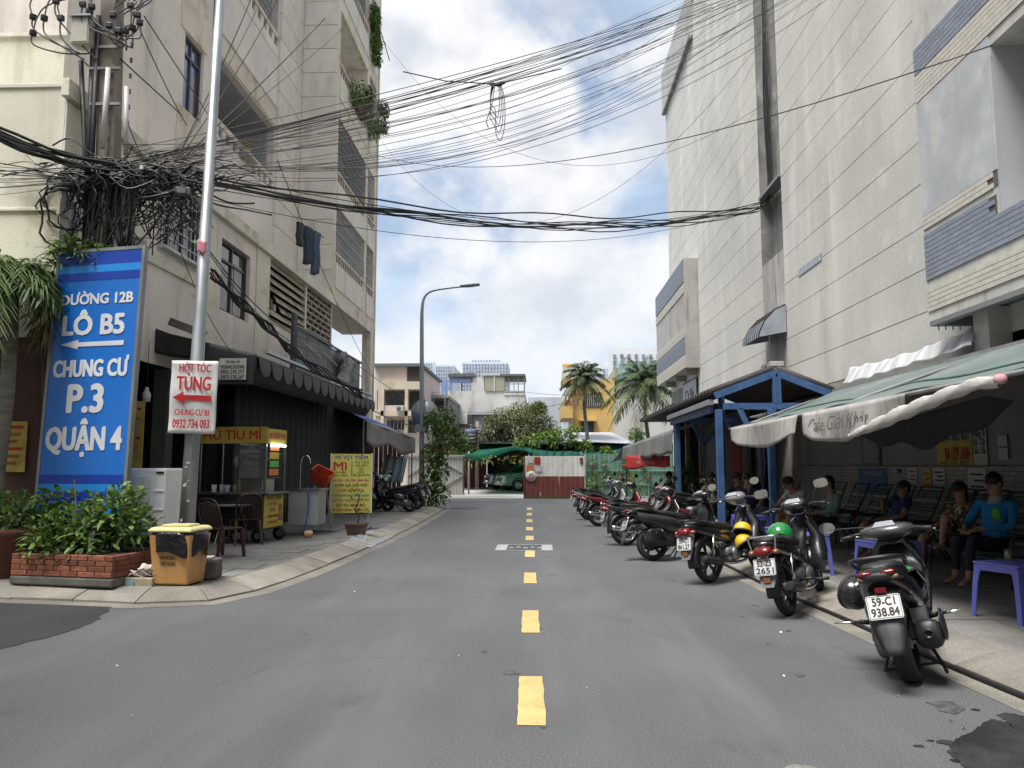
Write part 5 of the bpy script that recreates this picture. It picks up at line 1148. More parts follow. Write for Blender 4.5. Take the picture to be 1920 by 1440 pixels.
def val(u0, u1, d0, d1, wob, curl=0.0):
    def f(u, v):
        uu = u0 + (u1 - u0) * u; p = g0.lerp(g1, uu); d = (d0 + (d1 - d0) * u) * (1 - .12 * math.cos(u * math.pi * 2)) * (.75 + .25 * min(1, u * 6 if u < .5 else (1 - u) * 6))
        return V((p.x - .03 - .05 * math.sin(u * wob) * v - curl * v * v * .1, p.y + .03 * math.sin(v * 3 + u * 5), p.z - .01 - d * v))
    return f
part(MB().grid(val(uA(1372), uA(1497), .33, .36, 9), 22, 7), 'valance', m_valance, GA, solid=.004)
v2 = val(uA(1508), uA(1700), .4, .3, 12); part(MB().grid(v2, 26, 7), 'valance', m_valance, GA, solid=.004)
def roll(u, v):
    uu = uA(1600) + (uA(1895) - uA(1600)) * u; p = g0.lerp(g1, uu); r_ = .085 * (1 - u * .5) * (.25 + .75 * min(1, u * 2.4)); a = v * 2 * math.pi
    drop = .30 * (1 - min(1, u * 1.15)) ** 1.1
    return V((p.x - .07 + r_ * .5 * math.cos(a), p.y, p.z - drop - .06 + r_ * math.sin(a) + .012 * math.sin(u * 40 + a * 2)))
part(MB().grid(roll, 30, 12), 'rolled_valance', m_white_roll, GA)
e = roll(1, .5); part(MB().lathe([(0, 0), (.038, 0), (.04, -.05), (.03, -.06)], 12, (3.34, e.y - .02, e.z), M.Rotation(math.pi / 2, 3, 'X')), 'roll_cap', mat('pink_cloth', (.5, .28, .3), .8), GA)
c_ = v2(.42, .42); t0 = v2(.05, .4); t1 = v2(.85, .4)
lt_ = text_mb('Café Giải Khát', .15, (t1 - t0).length * .78, shear=.35, bold=-.008)
lt_.xf(frame3(c_ + V((-.05, 0, -.01)), (0, -1, 0), (0, 0, 1))); lt_ = part(lt_, 'lettering', mat('faded_ink', (.14, .14, .13), .8), GA, fix=False)
lt2 = text_mb('~ ~ ~ ~ ~ ~ ~', .06, .9); lt2.xf(frame3(c_ + V((-.05, .1, -.13)), (0, -1, 0), (0, 0, 1)))
GB = thing('green_awning', 'second green canvas awning continuing past the slate pilaster towards the side street', 'awning', (4.0, 4.6, 0))
part(MB().grid(lambda u, v: V((3.9 + 2.28 * v, 4.6 - 8.5 * u, 2.3 + .85 * v - .06 * math.sin(math.pi * v))), 20, 6), 'canvas', m_green_tarp, GB, solid=.012); part(MB().tube([(3.9, 4.6, 2.29), (3.9, -3.9, 2.29)], .02, 8), 'front_rail', m_grille_d, GB)
part(MB().grid(lambda u, v: V((3.88 - .03 * math.sin(u * 30) * v, 4.6 - 8.5 * u, 2.28 - .35 * v)), 30, 3), 'valance', m_valance, GB, solid=.004)
# black shade net sagging under the awning
n0 = PX(1600, 812, 4.3); n1 = PX(1850, 742, 4.3)
ob('shade_net', MB().grid(lambda u, v: V((4.3 + .25 * v, n0.y + (n1.y - n0.y) * u, n0.z + (n1.z - n0.z) * u - v * (.1 + .22 * math.sin(math.pi * u) + .05 * math.sin(u * 17)))), 24, 6).mesh('shade_net', mat('black_net', (.03, .032, .034), .9, var=.2, vs=5)), None, None, 'crumpled black shade net hanging under the green awning', 'shade net', solid=.004)
# striped white sheet tied to the wall
s0, s1, s2, s3 = PX(1592, 690, 6.0), PX(1832, 612, 6.0), PX(1576, 723, 5.75), PX(1822, 648, 5.75)
ss = MB(); fn = lambda u, v: s0.lerp(s1, u).lerp(s2.lerp(s3, u), v) + V((.03 * math.sin(u * 23 + v * 2), 0, -.07 * math.sin(math.pi * u) * (1 - v) + .015 * math.sin(u * 40)))
ss.grid(fn, 48, 8); ss.m = [(i % 48) // 2 % 2 for i in range(len(ss.m))]
ob('striped_sheet', ss.mesh('striped_sheet', [mat('sheet_white', (.55, .55, .55), .8, var=.08, vs=3), mat('sheet_grey', (.42, .43, .45), .8, var=.08, vs=3)]), None, None, 'white sheet with pale grey stripes tied along the wall above the green awning', 'sheet', solid=.004)
# --- grey awning and red banner beyond the shelter
ga = [PX(1262, 806, 3.2), PX(1165, 838, 2.6), PX(1150, 866, 2.3), PX(1255, 840, 3.0)]
GW = thing('grey_awning', 'drooping grey tarpaulin awning with scalloped edge beyond the blue shelter', 'awning', (3.2, 20, PZ))
A0, A1 = PY(1262, 805, 19.6), PY(1168, 838, 24.5)
part(MB().grid(lambda u, v: A0.lerp(A1, u) + V((.02 * math.sin(u * 22) * v - .05 * v, 0, -v * (.62 - .18 * u) + .03 * math.sin(u * 26) * v)), 30, 6), 'valance', mat('grey_tarp', (.155, .16, .15), .7, var=.2, vs=2, streak=((.3, .3, .28), .6, 4, 1)), GW, solid=.005)
part(MB().grid(lambda u, v: A0.lerp(A1, u).lerp(A0.lerp(A1, u) + V((2.6, .4, .75)), v), 14, 4), 'canvas', mat('grey_tarp2', (.2, .205, .2), .7, var=.2, vs=2), GW, solid=.008)
A2 = PY(1140, 868, 26); part(MB().grid(lambda u, v: A1.lerp(A2, u) + V((v * (.9), 0, v * .25 - .1 * math.sin(u * 3))), 8, 4), 'flap', mat('grey_tarp2'), GW, solid=.006)
for p in (A0, A1): part(MB().cyl((p.x + .1, p.y, PZ), (p.x + .1, p.y, p.z), .02, None, 8), 'pole', m_black, GW)
RBn = thing('red_banner', 'red cloth banner with pale faded lettering hung under the grey awning', 'banner', tuple(PY(1215, 880, 21.5)))
r0, r1 = PY(1172, 853, 23.2), PY(1258, 853, 21)
part(MB().grid(lambda u, v: r0.lerp(r1, u) + V((.03 * math.sin(u * 11), 0, -v * (.42 - .12 * u) - .03 * math.sin(u * 9))), 16, 5), 'cloth', mat('red_cloth', (.42, .035, .03), .75, var=.15, vs=3), RBn, solid=.005)
for i, tx in enumerate(('CÀ PHÊ', '12C/5 ĐOÀN', 'MỚI')):
    q = r0.lerp(r1, .45) + V((0, -.06, -.09 - .12 * i)); L_ = text_mb(tx, .065, (.75, .95, .3)[i], bold=.01); L_.xf(frame3(q, r1 - r0, (0, 0, 1))); part(L_, 'lettering', mat('faded_pink', (.62, .42, .36), .8), RBn, fix=False)
# ---------------- things fixed to the wall under the awning
def wall_sheet(label, x0, y0, x1, y1, m_, cat='poster', X=None, t=.006, name='poster'):
    X = X or XR - .022; a = PX(x0, (y0 + y1) / 2, X); c = PX(x1, (y0 + y1) / 2, X); za = PX((x0 + x1) / 2, y1, X).z; zb = PX((x0 + x1) / 2, y0, X).z
    o = thing(name, label, cat, (X, (a.y + c.y) / 2, za)); part(MB().bx(X - t, X, c.y, a.y, za, zb), 'sheet', m_, o); return o, X - t, c.y, a.y, za, zb
def wtext(o, X, y, z, body, h, w, m_, **k):
    b = text_mb(body, h, w, **k); b.xf(frame3((X - .003, y, z), (0, -1, 0), (0, 0, 1))); return part(b, 'lettering', m_, o, fix=False)
m_pyel = mat('poster_yellow', (.5, .4, .06), .7, var=.08, vs=4); m_pwht = mat('poster_white', (.52, .52, .5), .8, var=.08, vs=4); m_pblu = mat('poster_blue', (.06, .14, .3), .7, var=.25, vs=3)
m_tk = mat('text_black', (.02, .02, .02), .7); m_tr = mat('text_red', (.38, .02, .02), .7); m_tb = mat('text_blue', (.03, .06, .28), .7); m_tg = mat('text_green', (.02, .16, .06), .7)
o, X, ya, yb_, za, zb = wall_sheet('yellow cafe price poster with black and red lettering on the shaded wall', 1757, 786, 1822, 872, m_pyel)
hh = zb - za; yc = (ya + yb_) / 2; wy = yb_ - ya
part(MB().bx(X - .004, X - .001, ya + .05, yc + .1, za + hh * .76, zb - .04), 'black_panel', m_tk, o)
wtext(o, X, yc - wy * .12, za + hh * .62, 'BIA - NƯỚC NGỌT', .12, wy * .68, m_tb, bold=.02); wtext(o, X, yc - wy * .1, za + hh * .24, 'BIA ƯỚP LẠNH', .17, wy * .7, m_tr, bold=.02); wtext(o, X, yc, za + hh * .05, 'BIA BÉO - NGON - ĐẬM ĐÀ', .05, wy * .85, m_tk)
for k in range(3): part(MB().bx(X - .003, X - .001, yb_ - .06 - k * .12, yb_ - .14 - k * .1, za + hh * (.5 if k % 2 else .66), za + hh * (.72 if k % 2 else .9)), 'drawn_bottle', mat('poster_brown', (.2, .1, .02), .7), o)
o, X, ya, yb_, za, zb = wall_sheet('white cafe price list beside the yellow price poster', 1824, 778, 1850, 872, m_pwht)
yc = (ya + yb_) / 2; wy = yb_ - ya; hh = zb - za
for i, tx in enumerate(('CÀ PHÊ', 'Mang đi', 'Đá   12k', 'Sữa  15k')): wtext(o, X, yc, za + hh * (.8 - i * .17), tx, .085, wy * .85, m_tk, bold=.015)
o, X, ya, yb_, za, zb = wall_sheet('closed grey louvred shutter window on the shaded wall', 1592, 802, 1650, 872, mat('shutter_frame', (.2, .2, .205), .7), 'window', name='shutter_window', t=.02)
for h_ in range(2):
    for k in range(16):
        y_a = ya + (yb_ - ya) * (h_ * .5 + .03); y_b = ya + (yb_ - ya) * (h_ * .5 + .47); z = za + .05 + (zb - za - .1) * k / 16
        part(MB().prism([(X, y_a, z + .05), (X - .016, y_a, z), (X - .01, y_a, z)], (0, y_b - y_a, 0)), 'slat', mat('shutter_slat', (.32, .325, .33), .7), o)
o, X, ya, yb_, za, zb = wall_sheet('blue printed notice on the white brick wall', 1612, 878, 1664, 926, m_pblu)
wtext(o, X, (ya + yb_) / 2, zb - .1, 'THÔNG BÁO', .07, (yb_ - ya) * .7, m_pwht)
for k in range(4): part(MB().bx(X - .003, X - .001, ya + .08, yb_ - .08 - (k % 2) * .1, zb - .2 - k * .05, zb - .19 - k * .05), 'print_line', mat('poster_pale_blue', (.2, .3, .45), .7), o)
for lab, x0, y0, x1, y1, m_ in (('small white notice pinned above the recliner chairs', 1678, 878, 1695, 888, m_pwht), ('white handwritten notice on the bricks between blue and yellow papers', 1702, 877, 1720, 906, m_pwht), ('narrow yellow strip poster on the bricks', 1732, 878, 1746, 918, m_pyel), ('torn black and white newspaper sheet on the bricks', 1750, 878, 1772, 908, m_pwht), ('large white paper notice beside the slate pilaster', 1816, 878, 1850, 924, m_pwht), ('upper white paper on the slate pilaster', 1871, 816, 1888, 836, m_pwht), ('lower white paper on the slate pilaster', 1873, 840, 1890, 862, m_pwht)):
    o, X, ya, yb_, za, zb = wall_sheet(lab, x0, y0, x1, y1, m_, X=(XR - .035 if 'pilaster' in lab and 'paper on' in lab else XR - .024))
    n = 3
    if 'paper on' not in lab:
        for k in range(n): part(MB().bx(X - .003, X - .001, ya + (yb_ - ya) * .15, yb_ - (yb_ - ya) * (.15 + .2 * (k % 2)), zb - (zb - za) * (k + 1) / (n + 1) - .012, zb - (zb - za) * (k + 1) / (n + 1) + .012), 'print_line', m_tk if 'yellow' not in lab else m_tr, o)
WBd = thing('white_board', 'large blank pale board with a red strip under the blue shelter', 'board', (5.9, 17, 1.3))
a, c = PX(1362, 812, 5.6), PX(1432, 812, 5.6); za = PX(1400, 893, 5.6).z
part(MB().bx(5.56, 5.6, c.y, a.y, za, a.z), 'panel', mat('board_pale', (.42, .43, .42), .7, var=.1, vs=2), WBd); part(MB().bx(5.55, 5.6, c.y, a.y, za - .16, za - .04), 'strip', mat('strip_red', (.3, .06, .05), .7), WBd)
for x_ in (a.y, c.y): part(MB().bx(5.5, 5.56, x_ - .05, x_ + .05, PZ, a.z + .05), 'post', m_blue if x_ == c.y else m_grille_d, WBd)
SGs = thing('wall_sign', 'white signboard with dark lettering on the panelled wall near the far balcony', 'sign', (XR, 27, 3.9))
a, c = PX(1306, 712, XR - .05), PX(1281, 730, XR - .05)
part(MB().bx(XR - .06, XR, a.y, c.y, 4.0, 4.95), 'board', mat('sign_white', (.5, .52, .54), .6), SGs); b = text_mb('Cà Ba', .4, 1.9, bold=.03); b.xf(frame3((XR - .066, (a.y + c.y) / 2, 4.4), (0, -1, 0), (0, 0, 1))); part(b, 'lettering', m_tk, SGs, fix=False)
part(MB().bx(XR - .07, XR, a.y - .06, a.y, 3.95, 5.0).bx(XR - .07, XR, a.y, c.y, 4.95, 5.0), 'frame', m_black, SGs); part(MB().bx(XR - .04, XR, c.y, c.y + 3, 3.6, 4.9), 'grey_board', m_stain, SGs)
# dim cafe front beyond the shelter
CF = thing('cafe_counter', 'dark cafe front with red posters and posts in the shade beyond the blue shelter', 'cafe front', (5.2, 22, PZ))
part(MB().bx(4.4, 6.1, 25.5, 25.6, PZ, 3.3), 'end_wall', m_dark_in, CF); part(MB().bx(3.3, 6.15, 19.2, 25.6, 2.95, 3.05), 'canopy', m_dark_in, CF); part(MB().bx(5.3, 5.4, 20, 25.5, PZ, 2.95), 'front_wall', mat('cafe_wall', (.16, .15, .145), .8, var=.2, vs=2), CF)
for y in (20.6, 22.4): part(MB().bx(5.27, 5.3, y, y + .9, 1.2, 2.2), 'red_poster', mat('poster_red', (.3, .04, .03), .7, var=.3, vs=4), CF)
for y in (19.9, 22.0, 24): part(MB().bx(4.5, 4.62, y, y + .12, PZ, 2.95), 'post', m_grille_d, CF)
# ---------------- plastic tables
m_ptab = mat('blue_plastic', (.13, .15, .5), .38, var=.06, vs=5, sub=((.8, .85, 1), .08))
def ptable(label, x, y, rz, w=.56, d=.46, h=.5):
    t = thing('plastic_table', label, 'table', (x, y, PZ), rz, 'blue plastic tables')
    MB().bx(-w / 2, w / 2, -d / 2, d / 2, h - .02, h).build('table_top', m_ptab, t, bevel=.012)
    MB().bx(-w / 2 + .03, w / 2 - .03, -d / 2 + .006, -d / 2 + .014, h - .075, h - .02).build('apron', m_ptab, t); MB().bx(-w / 2 + .03, w / 2 - .03, d / 2 - .014, d / 2 - .006, h - .075, h - .02).build('apron', m_ptab, t)
    MB().bx(-w / 2 + .006, -w / 2 + .014, -d / 2 + .02, d / 2 - .02, h - .075, h - .02).build('apron', m_ptab, t); MB().bx(w / 2 - .014, w / 2 - .006, -d / 2 + .02, d / 2 - .02, h - .075, h - .02).build('apron', m_ptab, t)
    for sx in (-1, 1):
        for sy in (-1, 1):
            def sec(z, o, s): 
                cx_, cy_ = sx * (w / 2 - .008 + o), sy * (d / 2 - .008 + o); return [V((cx_, cy_, z)), V((cx_ - sx * s, cy_, z)), V((cx_ - sx * s, cy_ - sy * .012, z)), V((cx_ - sx * .014, cy_ - sy * .014, z)), V((cx_ - sx * .012, cy_ - sy * s, z)), V((cx_, cy_ - sy * s, z))]
            MB().loft([sec(0, .03, .042), sec(h * .6, .012, .05), sec(h - .09, .002, .062), sec(h - .03, 0, .1)], sm=False).build('leg', m_ptab, t)
    return t
p = G(1850, 1168, PZ); ptable('blue plastic table beside the slate pilaster with a tea glass', p.x + .42, p.y + .2, R(20))
q = G(1720, 1098, PZ); ptable('blue plastic table beside the man in the blue jacket with a tea glass', q.x - .27, q.y + .1, R(10))
q3 = G(1556, 1078, PZ); ptable('blue plastic table behind the scooter with the plate 938.84', q3.x - .2, q3.y + .25, R(-6), .5)
q4 = G(1527, 1065, PZ); ptable('blue plastic table behind the bike with the green helmet', q4.x - .16, q4.y + .45, R(8))
q5 = G(1442, 1022, PZ); ptable('blue plastic table holding a blue cup beside the blue post', q5.x - .25, q5.y + .2, R(5))
q6 = G(1400, 1000, PZ); ptable('blue plastic table deepest under the blue shelter', q6.x + .3, q6.y + .6, R(5))
m_drink = mat('cold_tea', (.3, .2, .02), .2, trans=.0); m_gl = mat('drinking_glass', (.75, .78, .78), .05, trans=.9, rvar=0)
def glass(label, x, y, z, m_=None, h=.1, r=.036):
    t = thing('drinking_glass', label, 'glass', (x, y, z), 0, 'glasses on the cafe tables')
    MB().lathe([(r * .8, .0), (r, h), (r * .93, h), (r * .74, .012), (0, .012)], 16).build('tumbler', m_ or m_gl, t); MB().lathe([(0, .014), (r * .76, .014), (r * .86, h * .62), (0, h * .62)], 16).build('drink', m_drink, t)
glass('glass of iced tea on the table by the man in the blue jacket', q.x - .36, q.y - .04, PZ + .502); glass('glass of iced tea on the table beside the slate pilaster', p.x + .4, p.y + .3, PZ + .502)
glass('tall blue plastic cup on the table by the blue post', q5.x - .36, q5.y + .22, PZ + .502, mat('blue_cup', (.2, .32, .6), .3, sub=((.8, .9, 1), .2)), .17, .045)
# ---------------- strap recliner chairs
m_strap = mat('green_strap', (.045, .1, .085), .32, var=.2, vs=6); m_strap_w = mat('white_strap', (.45, .47, .48), .3)
def recliner():
    t = thing('recliner_chair', '', 'chair', (0, 0, PZ), 0, 'strap recliners along the wall')
    for s in (-1, 1):
        MB().tube(catmull([(.42, s * .29, .36), (.1, s * .29, .33), (-.05, s * .29, .36), (-.28, s * .29, .72), (-.42, s * .29, 1.02), (-.44, s * .25, 1.05), (-.45, 0, 1.055)], 5), .013, 6).build('side_rail', m_black, t)
        MB().tube(catmull([(.34, s * .31, .0), (.3, s * .31, .3), (.28, s * .31, .53), (.1, s * .31, .56), (-.22, s * .31, .56)], 4), .013, 6).build('front_leg', m_black, t)
        MB().tube([(-.42, s * .31, .0), (-.2, s * .31, .3), (.05, s * .31, .35)], .013, 6).build('rear_leg', m_black, t); MB().bx(-.2, .27, s * .31 - .022, s * .31 + .022, .555, .58).build('armrest', m_black, t, bevel=.008)
    for k in range(9): x = .4 - k * .05; MB().tube([(x, -.29, .345 + .01), (x, -.15, .325), (x, .15, .325), (x, .29, .355)], .013, 5).build('seat_strap', m_strap, t)
    for k in range(13): f = (k + .5) / 13; x = -.07 - .36 * f; z = .4 + .62 * f; MB().tube([(x, -.29, z), (x - .02, -.15, z), (x - .02, .15, z), (x, .29, z)], .014, 5).build('back_strap', m_strap_w if k % 4 == 1 else m_strap, t)
    return t
rc = recliner()
CH = [(5.45, 9.35, 200, 'strap recliner holding the man in the blue jacket'), (5.5, 10.25, 192, 'strap recliner holding the woman in the patterned blouse'), (5.5, 11.1, 183, 'empty strap recliner between the patterned blouse and the dark blue shirt'), (5.5, 11.95, 184, 'strap recliner holding the man drinking through a straw'), (5.5, 12.8, 180, 'empty strap recliner below the blue notice'), (5.5, 13.6, 178, 'empty strap recliner below the shutter window'), (5.5, 14.5, 180, 'strap recliner beside the woman in green'), (5.45, 15.4, 182, 'strap recliner behind the woman in green'), (4.95, 16.6, 190, 'strap recliner under the blue shelter'), (5.6, 8.3, 196, 'strap recliner at the dark shop doorway')]
for i, (x, y, a, lab) in enumerate(CH):
    c = rc if i == 0 else copy_tree(rc); c.location = (x, y, PZ); c.rotation_euler = (0, 0, R(a)); c['label'] = lab
# ================================================================ people
m_skin = mat('skin', (.33, .18, .115), .55, var=.06, vs=8); m_hair = mat('black_hair', (.012, .01, .01), .5, var=.3, vs=30, stretch=(1, 1, .2)); m_eye = mat('eye_dark', (.02, .016, .014), .3); m_lip = mat('lips', (.25, .1, .08), .5); m_sole = mat('sandal', (.03, .028, .028), .7)
def cloth(n, c=(.1, .1, .1), **k): return mat('cloth_' + n, c, .85, var=.12, vs=5, bump=.15, bs=18, **k)
BASE = dict(pel=(0, 0, .46), wai=(-.05, 0, .58), che=(-.12, 0, .78), nek=(-.14, 0, .95), hed=(-.1, 0, 1.06), top=(-.1, 0, 1.16),
            shl=(-.13, .18, .89), ell=(.0, .25, .64), wrl=(.22, .15, .6), hal=(.3, .11, .6), shr=(-.13, -.18, .89), elr=(.0, -.25, .64), wrr=(.22, -.15, .6), har=(.3, -.11, .6),
            hil=(.02, .09, .44), knl=(.42, .13, .5), anl=(.46, .12, .09), tol=(.62, .13, .04), hir=(.02, -.09, .44), knr=(.42, -.13, .5), anr=(.46, -.12, .09), tor=(.62, -.13, .04))
RAD = dict(pel=(.135, .115), wai=(.125, .1), che=(.145, .105), nek=(.052, .055), hed=(.074, .088), top=(.055, .062), sh=(.068, .066), el=(.044, .044), wr=(.028, .026), ha=(.036, .018), hi=(.092, .092), kn=(.06, .06), an=(.036, .038), to=(.036, .024))
ED = [('pel', 'wai'), ('wai', 'che'), ('che', 'nek'), ('nek', 'hed'), ('hed', 'top')] + [q for s in 'lr' for q in (('che', 'sh' + s), ('sh' + s, 'el' + s), ('el' + s, 'wr' + s), ('wr' + s, 'ha' + s), ('pel', 'hi' + s), ('hi' + s, 'kn' + s), ('kn' + s, 'an' + s), ('an' + s, 'to' + s))]
def person(label, loc, face, pose, shirt, pants, sleeve='short', leg='long', hair=None, hairlen=0, shoes=None, collar=None, badge=None, fingers=True, cap=None, sc=1.0, group=None, gaze=0):
    J = dict(BASE); J.update(pose); J = {k: V(v) for k, v in J.items()}
    nm = list(J); me = bpy.data.meshes.new('b'); me.from_pydata([J[k] for k in nm], [(nm.index(a), nm.index(c)) for a, c in ED], [])
    o = bpy.data.objects.new('b', me); COL.objects.link(o); o.modifiers.new('s', 'SKIN'); q = o.modifiers.new('u', 'SUBSURF'); q.levels = 2; q.render_levels = 2
    for i, k in enumerate(nm):
        r_ = RAD.get(k) or RAD[k[:2]]; me.skin_vertices[0].data[i].radius = r_; me.skin_vertices[0].data[i].use_root = (k == 'pel')
    dg = bpy.context.evaluated_depsgraph_get(); dg.update(); body = bpy.data.meshes.new_from_object(o.evaluated_get(dg))
    bpy.data.objects.remove(o); bpy.data.meshes.remove(me)
    body.materials.clear()
    for m_ in (m_skin, shirt, pants, shoes or m_sole): body.materials.append(m_)
    def seg(p, a, c):
        d = c - a; t = max(0, min(1, (p - a).dot(d) / max(d.length_squared, 1e-9))); return (p - a - d * t).length, t
    idx = []
    for pl in body.polygons:
        pl.use_smooth = True; p = pl.center; best = min(((seg(p, J[a], J[c])[0] / (.5 * (RAD.get(a, RAD.get(a[:2]))[0] + RAD.get(c, RAD.get(c[:2]))[0])), a, c) for a, c in ED)); a, c = best[1], best[2]; t = seg(p, J[a], J[c])[1]; k = a[:2] + c[:2]; mi = 0
        if k in ('pewa', 'wach', 'chsh'): mi = 1
        elif k == 'chne': mi = 1 if t < .55 else 0
        elif k == 'shel': mi = 1 if (sleeve == 'long' or t < .62) else 0
        elif k == 'elwr': mi = 1 if (sleeve == 'long' and t < .9) else 0
        elif k in ('pehi',): mi = 2
        elif k == 'hikn': mi = 2 if (leg == 'long' or t < .85) else 0
        elif k == 'knan': mi = 2 if (leg == 'long' and t < .8) else 0
        elif k == 'anto': mi = 3 if shoes or p.z < J['to' + a[2]].z + .0 else 0
        if k == 'pewa' and t < .25: mi = 2
        idx.append(mi)
    b = MB(); b.v = [tuple(v.co) for v in body.vertices]; b.f = [tuple(p.vertices) for p in body.polygons]; b.m = idx; b.s = [True] * len(idx); bpy.data.meshes.remove(body)
    if fingers:
        for s, sg in (('l', -1), ('r', 1)):
            h = J['ha' + s]; d = (h - J['wr' + s]).normalized(); side = d.cross(V((0, 0, 1))).normalized(); dn = V((0, 0, -1))
            for k in range(4):
                o_ = side * ((k - 1.5) * .017); ln = (.06, .075, .07, .055)[k]; base = h + o_ - d * .01
                b.tube([base, base + d * ln * .5 + dn * .008, base + d * ln * .8 + dn * .03, base + d * ln * .85 + dn * .05], [.0095, .0088, .008, .006], 6, 0)
            base = J['wr' + s].lerp(h, .5) + side * (.026 * sg); b.tube([base, base + d * .03 + side * .022 * sg + dn * .01, base + d * .06 + side * .02 * sg + dn * .02], [.011, .0095, .007], 6, 0)
    root = ob('person', None, None, loc, label, 'person', group); root.rotation_euler = (0, 0, R(face)); root.scale = (sc,) * 3
    b.build('body', [m_skin, shirt, pants, shoes or m_sole], root)
    hc = J['hed'].lerp(J['top'], .45); g_ = M.Rotation(R(gaze), 3, 'Z'); up = (J['top'] - J['hed']).normalized(); fw = g_ @ V((1, 0, 0)); fw = (fw - up * fw.dot(up)).normalized(); lf = up.cross(fw); mm = M((fw, lf, up)).transposed()
    hm = hair or m_hair
    hb = MB().ell(hc + mm @ V((-.022, 0, .03)), (.1, .088, .1), 18, 9, mm, 0, -.12, .5)
    if hairlen: hb.ell(hc + mm @ V((-.055, 0, -.02 - hairlen * .4)), (.06, .085, .08 + hairlen * .5), 16, 8, mm)
    else: hb.ell(hc + mm @ V((-.045, 0, -.005)), (.062, .082, .075), 16, 8, mm)
    hb.build('hair', hm, root)
    for s in (-1, 1):
        MB().ell(hc + mm @ V((.072, s * .032, .012)), (.012, .014, .009), 8, 6, mm).build('eye', m_eye, root); MB().ell(hc + mm @ V((-.005, s * .082, -.005)), (.02, .01, .03), 8, 6, mm).build('ear', m_skin, root); MB().ell(hc + mm @ V((.074, s * .032, .034)), (.01, .022, .005), 8, 4, mm).build('eyebrow', m_hair, root)
    MB().loft([[hc + mm @ V((.075, y_, .01)) for y_ in (-.008, 0, .008)] + [hc + mm @ V((.07, 0, .01))], [hc + mm @ V(q_) for q_ in ((.085, -.017, -.022), (.102, 0, -.02), (.085, .017, -.022), (.07, 0, -.025))]]).build('nose', m_skin, root); MB().ell(hc + mm @ V((.075, 0, -.048)), (.012, .024, .008), 10, 5, mm).build('mouth', m_lip, root)
    if collar:
        nb_ = J['nek']; MB().lathe([(.062, .035), (.075, .0), (.095, -.05)], 16, nb_ + V((.012, 0, -.03)), None).build('collar', collar, root)
    if badge:
        p = J['che'] + V((.125, .075, -.02)); MB().ell(p, (.02, .055, .075), 14, 8).build('badge', badge, root)
    if cap:
        MB().ell(hc + mm @ V((-.01, 0, .045)), (.105, .093, .085), 18, 7, mm, 0, 0, .5).build('cap', cap, root)
    return root
mk_pat = mat('patterned_blouse', (.035, .03, .028), .85, var=.1, patch=((.5, .42, .2), 26, .54, .58), patch2=((.45, .4, .3), 31, .62, .66))
WG = 'people seated at the cafe'
person('man in a blue jacket with green badge and dark trousers seated in a recliner', (5.28, 9.32, PZ), 203, dict(che=(-.1, 0, .8), nek=(-.1, 0, .98), hed=(-.06, 0, 1.08), top=(-.05, 0, 1.18), shl=(-.1, .2, .91), shr=(-.1, -.2, .91), ell=(.05, .27, .66), elr=(.05, -.27, .66), wrl=(.3, .1, .63), hal=(.38, .05, .62), wrr=(.3, -.1, .63), har=(.38, -.05, .62), knl=(.46, .1, .53), anl=(.54, .1, .1), tol=(.7, .12, .04)), cloth('blue_jacket', (.015, .19, .45)), cloth('navy_trousers', (.015, .018, .035)), 'long', 'long', collar=cloth('grey_collar', (.3, .32, .34)), badge=cloth('lime_badge', (.12, .36, .04)), group=WG, sc=1.04)
person('woman in a dark patterned blouse seated with one knee drawn up', (5.32, 10.2, PZ), 196, dict(knl=(.34, .2, .78), anl=(.4, .18, .4), tol=(.54, .2, .36), wrl=(.28, .12, .66), hal=(.35, .1, .67), nek=(-.12, 0, .95), hed=(-.08, 0, 1.05), top=(-.07, 0, 1.14)), mk_pat, mk_pat, 'short', 'short', hairlen=.16, group=WG, sc=.97)
p3 = person('man in a dark blue shirt drinking through a straw in a recliner', (5.3, 11.9, PZ), 188, dict(che=(-.16, 0, .74), nek=(-.2, 0, .89), hed=(-.17, 0, .99), top=(-.17, 0, 1.09), elr=(.0, -.26, .68), wrr=(.1, -.1, .82), har=(.14, -.05, .88)), cloth('navy_shirt', (.03, .045, .13)), cloth('dark_shorts', (.03, .03, .035)), 'short', 'short', group=WG)
MB().tube([(-.06, .0, .985), (.08, .02, .93)], .004, 5).build('straw', m_pwht, p3)
person('woman in a pale green top with tied hair facing the street', (4.95, 13.55, PZ), 182, dict(che=(-.06, 0, .8), nek=(-.06, 0, .97), hed=(-.0, 0, 1.07), top=(-.0, 0, 1.16)), cloth('sage_top', (.2, .27, .24)), cloth('dark_trousers', (.03, .03, .035)), 'long', 'long', hairlen=.06, group=WG, sc=.98)
person('man in a white shirt with dark stripes bending forward over the table', (4.75, 14.35, PZ), 205, dict(wai=(.02, 0, .6), che=(.12, 0, .8), nek=(.2, 0, .95), hed=(.27, 0, 1.02), top=(.31, 0, 1.11), shl=(.1, .18, .9), shr=(.1, -.18, .9), ell=(.3, .24, .68), elr=(.3, -.24, .68), wrl=(.48, .14, .62), hal=(.55, .1, .61), wrr=(.48, -.14, .62), har=(.55, -.1, .61)), mat('striped_shirt', (.5, .49, .5), .85, var=.05, patch=((.03, .03, .05), 2.2, .6, .62, (.3, .3, 3))), cloth('tan_shorts', (.3, .22, .14)), 'short', 'short', cap=cloth('dark_cap', (.02, .02, .022)), shoes=mat('white_shoe', (.5, .48, .45), .6), group=WG)
person('person in a dark blue shirt seated facing the camera behind the blue table', (4.25, 16.0, PZ), 268, dict(), cloth('ink_shirt', (.02, .03, .07)), cloth('dark_trousers'), 'short', 'long', hairlen=.05, group=WG)
